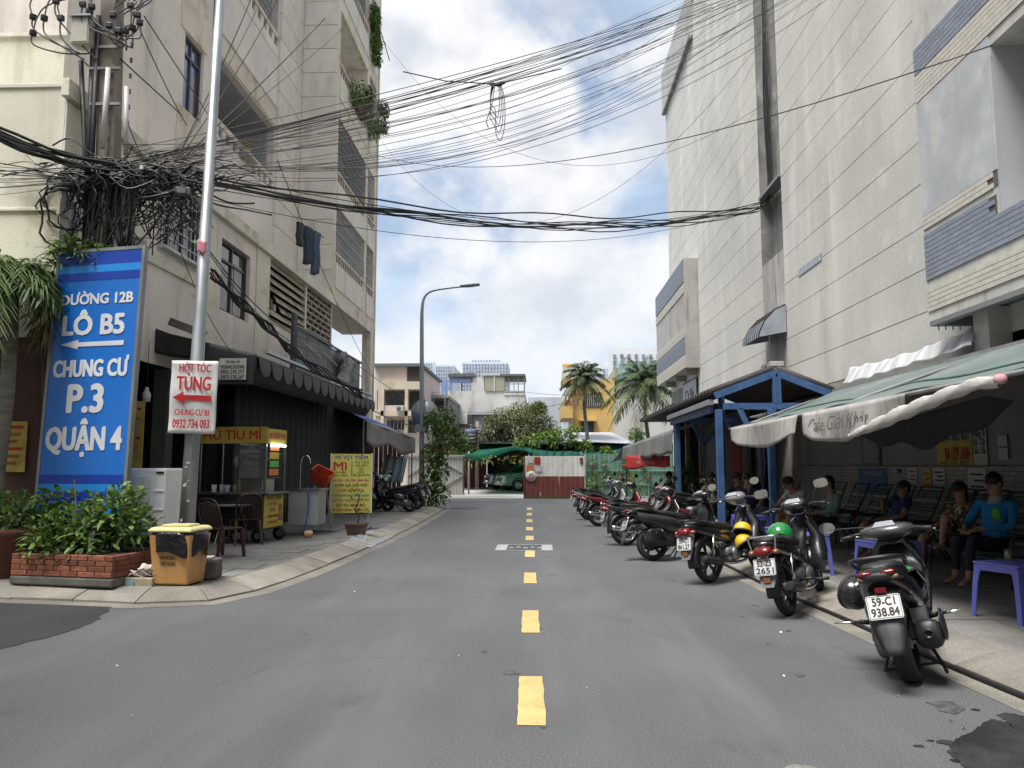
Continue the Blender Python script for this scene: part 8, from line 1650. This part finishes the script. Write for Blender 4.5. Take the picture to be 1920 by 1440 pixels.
for lab, x, y, r_, n, Yp in (('spiky green plant at the foot of the green fence', 1118, 902, .5, 160, 35.6), ('small flowering shrub at the green fence under the red banner', 1190, 905, .8, 260, 34.5)):
    q_ = G(x, 932, 0); q_ = V((PY(x, y, Yp).x, Yp, 0)); T_ = thing('shrub', lab, 'shrub', tuple(q_)); b = MB(); clump(b, (0, 0, PY(x, y, Yp).z), (r_, r_ * .7, r_), n, .26, .06, None, .5, .9, .2); b.build('foliage', LM3, T_, kind='stuff'); MB().tube([(0, 0, 0), (0, 0, PY(x, y, Yp).z)], .03, 6).build('stem', m_bark, T_)
q_ = G(1262, 965, PZ); SR = thing('shrub', 'leafy green shrub on the right pavement left of the blue shelter post', 'shrub', (q_.x + .25, q_.y - .4, PZ)); b = MB()
for dx, dz, r_, n in ((0, .5, .42, 260), (.1, .95, .4, 240), (-.25, .8, .3, 140), (.3, .65, .3, 140), (.05, 1.35, .25, 90)): clump(b, (dx, 0, dz), (r_, r_, r_ * .9), n, .15, .06)
b.build('foliage', LM3, SR, kind='stuff'); MB().tube([(0, 0, 0), (0, 0, 1.2)], .025, 6).build('stem', m_bark, SR)
gr_ = MB()
for k in range(700): x = ru(PY(984, 935, 36).x, PY(1100, 935, 36).x); leaf(gr_, (x, 36.1 - rnd() * .35, 0), (ru(-.5, .5), ru(-.5, .1), 1), ru(.06, .2), .02, 0, .3)
gr_.build('grass', [m_lf_m], None, kind='stuff', label='strip of short grass along the foot of the painted fence', cat='grass')
# net roof over the car park
m_gn = mat('green_net', (.05, .32, .24), .75, var=.15, vs=1.5, sub=((.7, 1, .9), .75)); NR = thing('net_roof', 'sagging bright green shade net over the car park', 'shade net', (0, 42, 2.4)); a, c = PY(872, 850, 41.5), PY(1110, 846, 41.5)
part(MB().grid(lambda u, v: V((a.x + (9.0 - a.x) * u, 41.5 + v * 13, a.z + v * .9 + .22 * math.sin(u * 10) * (1 - v * .5) - .25 * math.sin(math.pi * v) - .15 * math.sin(u * 23) * (1 - v))), 44, 8), 'net', m_gn, NR, solid=.01)
part(MB().grid(lambda u, v: V((a.x + (9.0 - a.x) * u, 41.5, a.z + .22 * math.sin(u * 10) - .15 * math.sin(u * 23) - v * (.25 + .15 * math.sin(u * 17)))), 44, 3), 'net_edge', m_gn, NR, solid=.01)
for x in (a.x + .2, -.6, 2.2, 5): part(MB().cyl((x, 41.6, 0), (x, 41.6, a.z + .1), .05, None, 8), 'post', m_grille_d, NR)
for k in range(5): x = PY(1010 + k * 16, 860, 41.4).x; part(MB().bar((x, 41.4, a.z - .5), (x + .5, 41.4, a.z + .1), .05), 'truss_bar', m_black, NR)
vd = MB()
for k in range(60): x = ru(a.x, 6); clump(vd, (x, 41.4, a.z - .35 + ru(-.1, .1)), (.3, .15, .15), 9, .2, .07)
part(vd, 'dead_creeper', mat('yellowing_leaf', (.25, .24, .06), .8, sub=((1, 1, .5), .3)), NR, kind='stuff')
RWl = thing('red_shed', 'dark red sheet shed wall at the back of the car park', 'shed', (-3, 56, 0)); xa, xb = PY(872, 900, 55).x, PY(912, 900, 55).x; sheet_fence(RWl, xa - 3, xb, 55, 0, 3.0, m_rs, 14); part(MB().bx(xb, 12, 56, 56.2, 0, 3.2), 'dark_back', m_dk2, RWl); part(MB().bx(xa - 1, xb + 14, 50, 56, 2.95, 3.05), 'inner_roof', m_dk2, RWl)
# cars
def car(label, loc, rz, colr, nm):
    t = thing('parked_car', label, 'car', loc, rz, 'cars in the car park'); P_ = mat('car_paint_' + nm, colr, .3, coat=.8, var=.04); m_cg = mat('car_glass', (.015, .02, .022), .05, rvar=0, spec=.8)
    def cs(x, z0, z1, w, tw): return [V((x, -w, z0)), V((x, -w - .02, (z0 + z1) / 2)), V((x, -tw, z1)), V((x, tw, z1)), V((x, w + .02, (z0 + z1) / 2)), V((x, w, z0))]
    MB().loft([cs(2.3, .45, .75, .72, .7), cs(2.2, .35, .95, .86, .8), cs(1.5, .32, 1.06, .9, .84), cs(1.05, .3, 1.1, .9, .86), cs(-2.1, .32, 1.12, .9, .86), cs(-2.3, .45, .95, .84, .8)]).build('body', P_, t, bevel=.03)
    cb = MB().loft([[V((x, y, z)) for y, z in ((-w0, 1.08), (-w1, zt_), (w1, zt_), (w0, 1.08))] for x, w0, w1, zt_ in ((1.2, .82, .8, 1.1), (.45, .82, .66, 1.68), (-.6, .82, .66, 1.74), (-1.8, .82, .66, 1.7), (-2.2, .8, .72, 1.12))], sm=False).build('cabin', m_cg, t)
    MB().loft([[V((x, y, z)) for y, z in ((-.64, zt_), (-.6, zt_ + .05), (.6, zt_ + .05), (.64, zt_))] for x, zt_ in ((.42, 1.67), (-.6, 1.73), (-1.85, 1.69))]).build('roof', P_, cb)
    for x, x2 in ((1.15, .42), (-.25, -.3), (-1.25, -1.2), (-2.15, -1.85)):
        for s_ in (-1, 1): MB().bar((x, s_ * .83, 1.08), (x2, s_ * .665, 1.7), .06).build('pillar', P_, cb)
    for x in (1.42, -1.38):
        for s_ in (-1, 1):
            w_ = MB().lathe([(.2, -.1), (.34, -.1), (.36, 0), (.34, .1), (.2, .1)], 24, (x, s_ * .82, .36), M.Rotation(math.pi / 2, 3, 'X')).build('wheel', m_tyre, t); r_ = MB().lathe([(0, .0), (.05, 0), (.22, -.02), (.235, 0)], 20, (x, s_ * .915, .36), M.Rotation(math.pi / 2, 3, 'X'))
            for k in range(7): a_ = k * .9; r_.bar((x, s_ * .93, .36), (x + .21 * math.cos(a_), s_ * .925, .36 + .21 * math.sin(a_)), .05, .02, 0, (0, 1, 0))
            r_.build('rim', mat('alloy_rim', (.5, .5, .51), .3, metal=.8), w_); MB().lathe([(.36, -.02), (.43, -.02), (.43, .02), (.36, .02)], 24, (x, s_ * .9, .38), M.Rotation(math.pi / 2, 3, 'X'), 0, True, 0, math.pi).build('wheel_arch', m_plas, t)
    for s_ in (-1, 1):
        MB().loft([ring(2.28, .78, .16, .08, y=s_ * .6), ring(2.12, .82, .2, .1, y=s_ * .66)]).build('headlight', m_clear, t); MB().ell((.75, s_ * 1.0, 1.12), (.1, .12, .08), 10, 6).build('wing_mirror', P_, t); MB().box((.1, s_ * .925, .95), (.2, .02, .03)).build('door_handle', m_chrome, t)
    MB().bx(2.26, 2.33, -.42, .42, .6, .8).build('grille', m_plas, t, bevel=.02); MB().bx(2.2, 2.36, -.8, .8, .36, .5).build('bumper', P_, t, bevel=.04); MB().bx(2.355, 2.37, -.25, .25, .5, .6).build('number_plate', m_plate, t)
    return t
c = G(985, 921); car('pale green sport utility car parked nose out under the green net', (c.x + .55, c.y + .9, 0), R(203), (.3, .4, .33), 'green'); car('dark grey sport utility car parked behind the pale green one', (c.x - .35, c.y + 3.6, 0), R(203), (.1, .12, .14), 'dark')
# ---------------- trees beyond
def tree(name, lab, Yp, base_px, clumps, leafs, ln_, m3, tr=.12, grp=None, cat='tree'):
    q_ = V((PY(base_px, 900, Yp).x, Yp, 0)); t = thing(name, lab, cat, tuple(q_), 0, grp); b = MB(); tk = MB(); top = None
    for x, y, r_ in clumps:
        s_ = r_ * Yp / FPX; c_ = PY(x, y, Yp) - q_; c_.y += ru(-.5, .5) * s_; clump(b, c_, (s_, s_ * .9, s_ * .75), leafs, ln_, ln_ * .42, None, .3, .8, .4); tk.tube(catmull([(0, 0, 0), (c_.x * .3, 0, c_.z * .45), tuple(c_)], 4), [tr * (1 - .09 * i) for i in range(9)], 6)
    b.build('crown', m3, t, kind='stuff'); tk.build('trunk', m_bark, t); return t
random.seed(21)
m_ol = [lmat('olive', (.17, .19, .07)), lmat('olive_mid', (.12, .14, .05)), lmat('olive_dark', (.08, .095, .035))]
tree('tree', 'broad olive-green bushy tree behind the green net roof', 53, 975, [(925, 800, 28), (948, 785, 30), (975, 775, 30), (1000, 780, 30), (1020, 800, 28), (960, 812, 30), (990, 810, 32), (1030, 820, 22), (905, 825, 22), (935, 825, 26), (1010, 765, 16)], 1000, .2, m_ol)
tree('tree', 'dark green tree at the left of the car park behind the creeper', 50, 880, [(862, 842, 22), (885, 838, 16), (870, 860, 16)], 500, .2, LM3)
tree('climbing_vine', 'bright yellow-green vine spreading over the net roof', 45, 1030, [(1000, 828, 16), (1025, 818, 18), (1050, 812, 16), (1075, 808, 14), (1040, 828, 14), (1070, 826, 12), (975, 832, 14), (1098, 835, 12), (1110, 862, 14), (1120, 875, 14), (1135, 845, 10), (1150, 855, 8), (1165, 868, 8)], 150, .24, [m_lf_y, lmat('lime', (.14, .21, .03)), m_lf_m], .04, None, 'vine')
tree('tree', 'small dark bush beside the white house wall', 56, 1195, [(1192, 812, 14), (1200, 818, 12)], 150, .3, LM3)
def coconut(lab, Yp, x, y, lenpx, base_y):
    q_ = V((PY(x, 900, Yp).x, Yp, 0)); c_ = PY(x - 1, y, Yp) - q_; Ln = lenpx * Yp / FPX; t = thing('coconut_palm', lab, 'palm tree', tuple(q_)); MB().tube(catmull([(.15, 0, 0), (.2, 0, c_.z * .4), (0, 0, c_.z * .75), tuple(c_)], 5), [.15 - .004 * i for i in range(16)], 10).build('trunk', mat('palm_trunk'), t); b = MB()
    for k in range(42):
        a_ = k * 2.399; e_ = 2.4 - 3.0 * (k / 42); frond(b, c_ + V((0, 0, .1)), (math.cos(a_), math.sin(a_), e_), Ln * ru(.85, 1.1), .22 + .5 * (k / 42) + ru(0, .15), 44, Ln * .3, .05, 0 if k < 34 else 1, .8)
    b.build('crown', [lmat('coconut', (.075, .105, .042), .2), lmat('coconut_old', (.12, .12, .055), .2)], t)
    for k in range(5): a_ = k * 1.3; MB().ell(c_ + V((.3 * math.cos(a_), .3 * math.sin(a_), -.15)), (.14, .14, .18), 10, 7).build('coconut', m_lf_y, t)
coconut('slimmer coconut palm in front of the ochre house', 50, 1097, 712, 52, 830); coconut('fuller coconut palm in front of the white house wall', 46, 1212, 724, 80, 830)
# small pole with cables by the houses
PS = thing('utility_pole', 'far weathered utility pole with transformer clutter by the blue-grey house', 'utility pole', (PY(895, 900, 50).x, 50, 0)); a = PY(895, 790, 50); part(MB().cyl((a.x, 50, 0), (a.x, 50, a.z), .13, .1, 10), 'shaft', m_pole, PS)
for k in range(6): p = PY(885 + 4 * (k % 3), 800 + k * 6, 49.8); part(MB().box(tuple(p), (.7, .1, .09), 0, 0, M.Rotation(.3 - .12 * k, 3, 'Y')), 'clutter', m_black, PS)
part(MB().cyl(tuple(PY(882, 812, 49.7)), tuple(PY(882, 805, 49.7)), .35, None, 12), 'blue_drum', m_bl, PS)
# ================================================================ overhead cables
random.seed(5)
def wire(pts, r, label, cat='cable', group='overhead cables across the street', m_=None, name='overhead_cable', n=4):
    return MB().tube(pts, r, n).build(name, m_ or m_cable, label=label, cat=cat, group=group)
HUB = PY(215, 320, 10.45)
ANC = PX(1428, 388, XR - .08)
LAB1 = 'black cable strung from the tangled pole to the bracket on the panelled wall'
for k in range(13):
    a = HUB + V((ru(.1, .9), ru(-.1, .1), ru(-.1, .12))); c = ANC + V((ru(-.05, 0), ru(-.15, .15), ru(-.1, .15))); s_ = (.62 if k < 8 else ru(.6, 1.6))
    P = sag(a, c, s_ + ru(-.08, .1), 26); ph = rnd() * 6
    if k < 8: P = [p + V((0, .03 * math.sin(i * .7 + ph), .045 * math.sin(i * .9 + ph))) for i, p in enumerate(P)]
    wire(P, ru(.01, .016) if k < 8 else ru(.005, .008), LAB1, group='cables strung to the panelled wall')
for k in range(6): q = ANC + V((.25, -.1 + k * .06, 0)); wire(catmull([ANC, q + V((0, 0, .5)), q + V((0, .15 * math.sin(k * 2), 3)), q + V((0, .1 * math.sin(k), 7)), q + V((0, .04 * k, 17))], 6), ru(.014, .024), 'black cable climbing the stained chase of the panelled wall', group='cables in the wall chase', n=5)
# fan of thin wires rising over the street to the right
FARS = [PX(x, y, XR - .05) for x, y in ((1480, -60), (1600, -140), (1530, -100), (1700, -220))]
LAB2 = 'thin overhead wire rising from the tangled pole across the street'
for k in range(28):
    a = HUB + V((ru(-.1, .8), ru(-.15, .15), ru(-.1, .35))); t_ = k / 27
    x = 1340 + t_ * 420 + ru(-60, 60); y = -40 - t_ * 150 + ru(-30, 60); c = PX(x, y, XR + .0)
    P = sag(a, c, ru(.3, 1.9), 26); wire(P, ru(.004, .0065), LAB2, group='thin wires rising over the street', m_=m_cable if k % 3 else m_cable_g)
for k in range(8):
    a = HUB + V((ru(-.1, .5), 0, ru(-.1, .2))); c = PX(1290 + k * 6, 6 + ru(-14, 14), XR); c = PY(1310 + k * 4, -5 + k * 3, 24); wire(sag(a, c, ru(.2, .6), 24), ru(.007, .011), 'thick dark cable in the bunch rising from the pole above the roofs', group='thick cables rising over the street')
# bundle entering from the left of the picture
for k in range(12):
    a = PY(-160, 170 + ru(-14, 16), 8.6); c = HUB + V((ru(-.1, .5), ru(-.1, .1), ru(-.12, .08))); wire([p + V((0, 0, .02 * math.sin(i + k))) for i, p in enumerate(sag(a, c, .12 + ru(0, .1), 14))], ru(.012, .022), 'black cable in the heavy bundle reaching the pole past the cream wall', group='heavy cable bundle')
for k in range(12):
    a = PY(-160, 285 + k * 7 + ru(-8, 8), 9.4); c = HUB + V((ru(-.4, .2), 0, ru(-.15, .1))); wire(sag(a, c, ru(.0, .12), 10), ru(.004, .009), 'thin wire passing in front of the cream wall to the pole', group='thin wires before the cream wall')
# wires dropping to the building and the stall
for (x0, y0, x1, y1, X1, s_) in ((262, 310, 348, 262, None, .1), (300, 330, 590, 640, -5.3, .5), (300, 330, 610, 665, -5.2, .6), (290, 330, 520, 700, -5.4, .9), (270, 30, 400, 230, None, .0), (225, 110, 340, 215, None, 0), (262, 55, 350, 235, None, .05), (235, 215, 270, 300, None, .05), (520, 300, 700, 705, -5.3, .2), (330, 300, 490, 0, None, .1), (330, 300, 470, 0, None, .1), (335, 300, 520, 0, None, .15), (340, 300, 640, 0, None, .1), (345, 300, 700, 0, None, .12)):
    a = PY(x0, y0, 10.45); c = PX(x1, y1, X1) if X1 else PX(x1, y1, XF + .1 if y1 > 0 else XU + .1); wire(sag(a, c, s_, 16), ru(.006, .012), 'service wire dropping from the pole to the pink apartment block', group='service wires to the pink block')
p = [PY(x, y, 11.5 + k * .45) for k, (x, y) in enumerate(((395, 505), (450, 560), (500, 605), (545, 650), (600, 690), (680, 735)))]
for k in range(6): wire([q + V((0, ru(-.02, .02), .05 * math.sin(i * 1.3 + k) - .02 * k)) for i, q in enumerate(catmull(p, 5))], ru(.012, .022), 'heavy black cable slung along the first floor above the black awning', group='cables along the first floor')
# single long wires over the street
wire(sag(PY(700, 290, 24), PX(1860, 85, XB - .02), .9, 30), .009, 'single long wire crossing from the pink block to the brick-banded balcony', group='single wires')
wire(sag(PX(708, 60, XF), PX(1425, 200, XR), 3.5, 30), .006, 'slack single wire hanging deep between the pink block and the panelled wall', group='single wires')
wire(sag(PX(705, 250, XF), PX(1440, 60, XR), 4.6, 30), .006, 'slackest single wire drooping low in the middle of the street', group='single wires')
wire(sag(PY(985, 735, 66), PY(1400, 690, 45), .8, 20), .02, 'far dark wire between the weathered house and the palms', group='far wires'); wire(sag(PY(840, 770, 60), PY(1240, 690, 55), 1.2, 20), .02, 'far dark wire crossing before the weathered house', group='far wires'); wire(sag(PY(700, 770, 32), PY(900, 800, 50), .6, 16), .02, 'far dark wire sagging from the awnings to the far pole', group='far wires'); wire(sag(PY(615, 640, 24), PY(760, 745, 32), .1, 14), .012, 'dark wire running down from the bay to the awnings', group='far wires')
# coil hanging from the bunch
cc = PY(932, 158, 17); KN = thing('cable_coil', 'loop of spare black cable hanging from a knot in the wires over the street', 'cable coil', tuple(cc))
for k in range(4): h_ = .4 + .09 * k; w_ = .055 + .014 * k; MB().tube([(w_ * math.sin(t * .35) * (1 + .1 * k) + .02 * k - .1 * (t > 12), .02 * k, -h_ + h_ * math.cos(t * .35)) for t in range(19)], .009, 5).build('loop', m_cable, KN)
MB().tube([(-.05, 0, 0), (-.12, 0, -.5), (-.25, 0, -.9), (-.2, 0, -1.05)], .01, 5).build('tail', m_cable, KN)
for k in range(6): MB().ell((ru(-.12, .12), ru(-.03, .03), ru(-.04, .05)), (.09, .04, .04), 8, 5).build('knot', m_cable, KN)
MB().tube([(-2.2, 0, .35), (-1.2, 0, .1), (0, 0, .0), (1.5, 0, .35)], .014, 5).build('carrier', m_cable, KN)
# the tangle round the pole
T_ = thing('cable_tangle', 'dense black tangle of cables and loops wrapped round the concrete pole', 'cable tangle', tuple(HUB)); b = MB()
def curl(c, rad, turns, r_, tilt, n=22): 
    m_ = M.Rotation(tilt, 3, 'X') @ M.Rotation(ru(-.8, .8), 3, 'Z'); return [V(c) + m_ @ V((rad * math.cos(2 * math.pi * turns * i / n) * (1 + .2 * math.sin(i * 1.3)), .04 * math.sin(i), rad * 1.15 * math.sin(2 * math.pi * turns * i / n))) for i in range(n + 1)]
for k in range(130):
    a = V((ru(-.55, 1.3), ru(-.25, .1), ru(-.25, .12))); a.z -= a.x * .12; d_ = V((ru(.3, 1.0) * random.choice((-1, 1)), ru(-.12, .12), ru(-.3, .2)))
    b.tube(catmull([a, a + d_ * .4 + V((0, ru(-.1, .1), ru(-.18, .15))), a + d_ * .8 + V((0, ru(-.08, .08), ru(-.2, .18))), a + d_ * 1.2], 4), ru(.006, .016), 4)
for k in range(60):
    a = V((ru(.05, 1.15), ru(-.2, .1), ru(-.25, .0))); b.tube(catmull([a, a + V((ru(-.2, .25), ru(-.1, .1), -ru(.1, .3))), a + V((ru(-.35, .3), ru(-.1, .1), -ru(.35, .7))), a + V((ru(-.4, .1), 0, -ru(.5, 1.05)))], 4), ru(.005, .012), 4)
for k in range(16): b.tube(curl((ru(-.75, -.2), ru(-.15, .1), ru(-.75, -.35)), ru(.18, .42), ru(.8, 1.6), 0, ru(-.3, .3)), ru(.008, .016), 4)
for k in range(26): a = V((ru(-.3, .35), ru(-.2, -.05), -.1)); b.tube(catmull([a, a + V((ru(-.1, .1), 0, -.5)), a + V((ru(-.2, .2), 0, -1.1))], 4), ru(.008, .02), 4)
for k in range(18): x = .9 + rnd() * .7; a = V((.5 + rnd() * .5, -.1, ru(-.45, -.1))); b.tube(catmull([a, a + V((.25, 0, ru(-.3, -.1))), a + V((ru(.3, .7), 0, ru(-.9, -.4)))], 4), ru(.004, .009), 4)
b.build('cables', m_cable, T_, kind='stuff'); c = PY(222, 327, 10.25) - HUB; MB().box(tuple(c), (.2, .08, .07), .1).build('clamp', m_pwht, T_, bevel=.01); c = PY(266, 314, 10.2) - HUB; MB().box(tuple(c), (.05, .03, .06)).build('tag', m_pwht, T_)
# insulators and jumpers near the pole top
TI = thing('pole_fittings', 'cluster of black connectors and looping jumpers near the pole top', 'pole fittings', tuple(PY(205, 60, 10.4))); o_ = V(TI.location); b = MB()
for k, (x, y) in enumerate(((62, 32), (83, 34), (114, 34), (62, 62), (105, 2), (155, 8), (172, 12), (168, 22), (245, 10), (258, 28), (262, 42), (248, 52), (222, 58), (212, 28), (236, 58), (205, 48))):
    q_ = PY(x, y, 10.3) - o_; MB().box(tuple(q_), (.09, .07, .085), rnd()).build('connector', m_cable, TI, bevel=.015); e_ = PY(150 + 8 * (k % 5), 100 + (k % 3) * 12, 10.4) - o_ if x < 150 else PY(235, 60 + 8 * (k % 4), 10.4) - o_
    b.tube(catmull([q_, q_ + V((.02, 0, -.18 - .05 * (k % 3))), q_.lerp(e_, .5) + V((0, ru(-.1, .1), -.14)), e_], 5), .012, 5); b.tube(catmull([q_, q_ + V((-.05 + .1 * (k % 2), 0, .25)), q_ + V((.25, 0, .45)), PY(200, -20, 10.4) - o_], 5), .011, 5)
b.build('jumpers', m_cable_g, TI, kind='stuff')
# ================================================================ unseen blocks added beside and behind the camera to hold back sky light
for lab, x0, x1, y0, y1, h_, m_ in (('unseen cream block added across the side street to hold back sky light', -24, -8.4, -34, 1.5, 17, m_cream), ('unseen pale block added behind the viewer to hold back sky light', -9, 12, -46, -34, 14, m_palep), ('unseen cream block added at the far end of the side street against horizon light', -56, -44, -12, 34, 15, m_cream), ('unseen grey block added along the right side of the street against sky light', 6.3, 20, -34, -6.2, 20, m_panel)):
    t = thing('unseen_blocker', lab, 'building', ((x0 + x1) / 2, (y0 + y1) / 2, 0)); part(MB().bx(x0, x1, y0, y1, 0, h_), 'wall', m_, t)
    for k in range(5):
        for j in range(4):
            y = y0 + (y1 - y0) * (k + .5) / 5; z = 1.2 + j * 3.6; x = x1 if x0 < -20 else x0
            if x0 == -9: part(MB().bx(x0 + 2 + k * 4, x0 + 3.6 + k * 4, y1, y1 + .04, z, z + 1.7), 'window', m_glass, t)
            else: part(MB().bx(x - .04, x + .04, y - .9, y + .9, z, z + 1.7), 'window', m_glass, t)
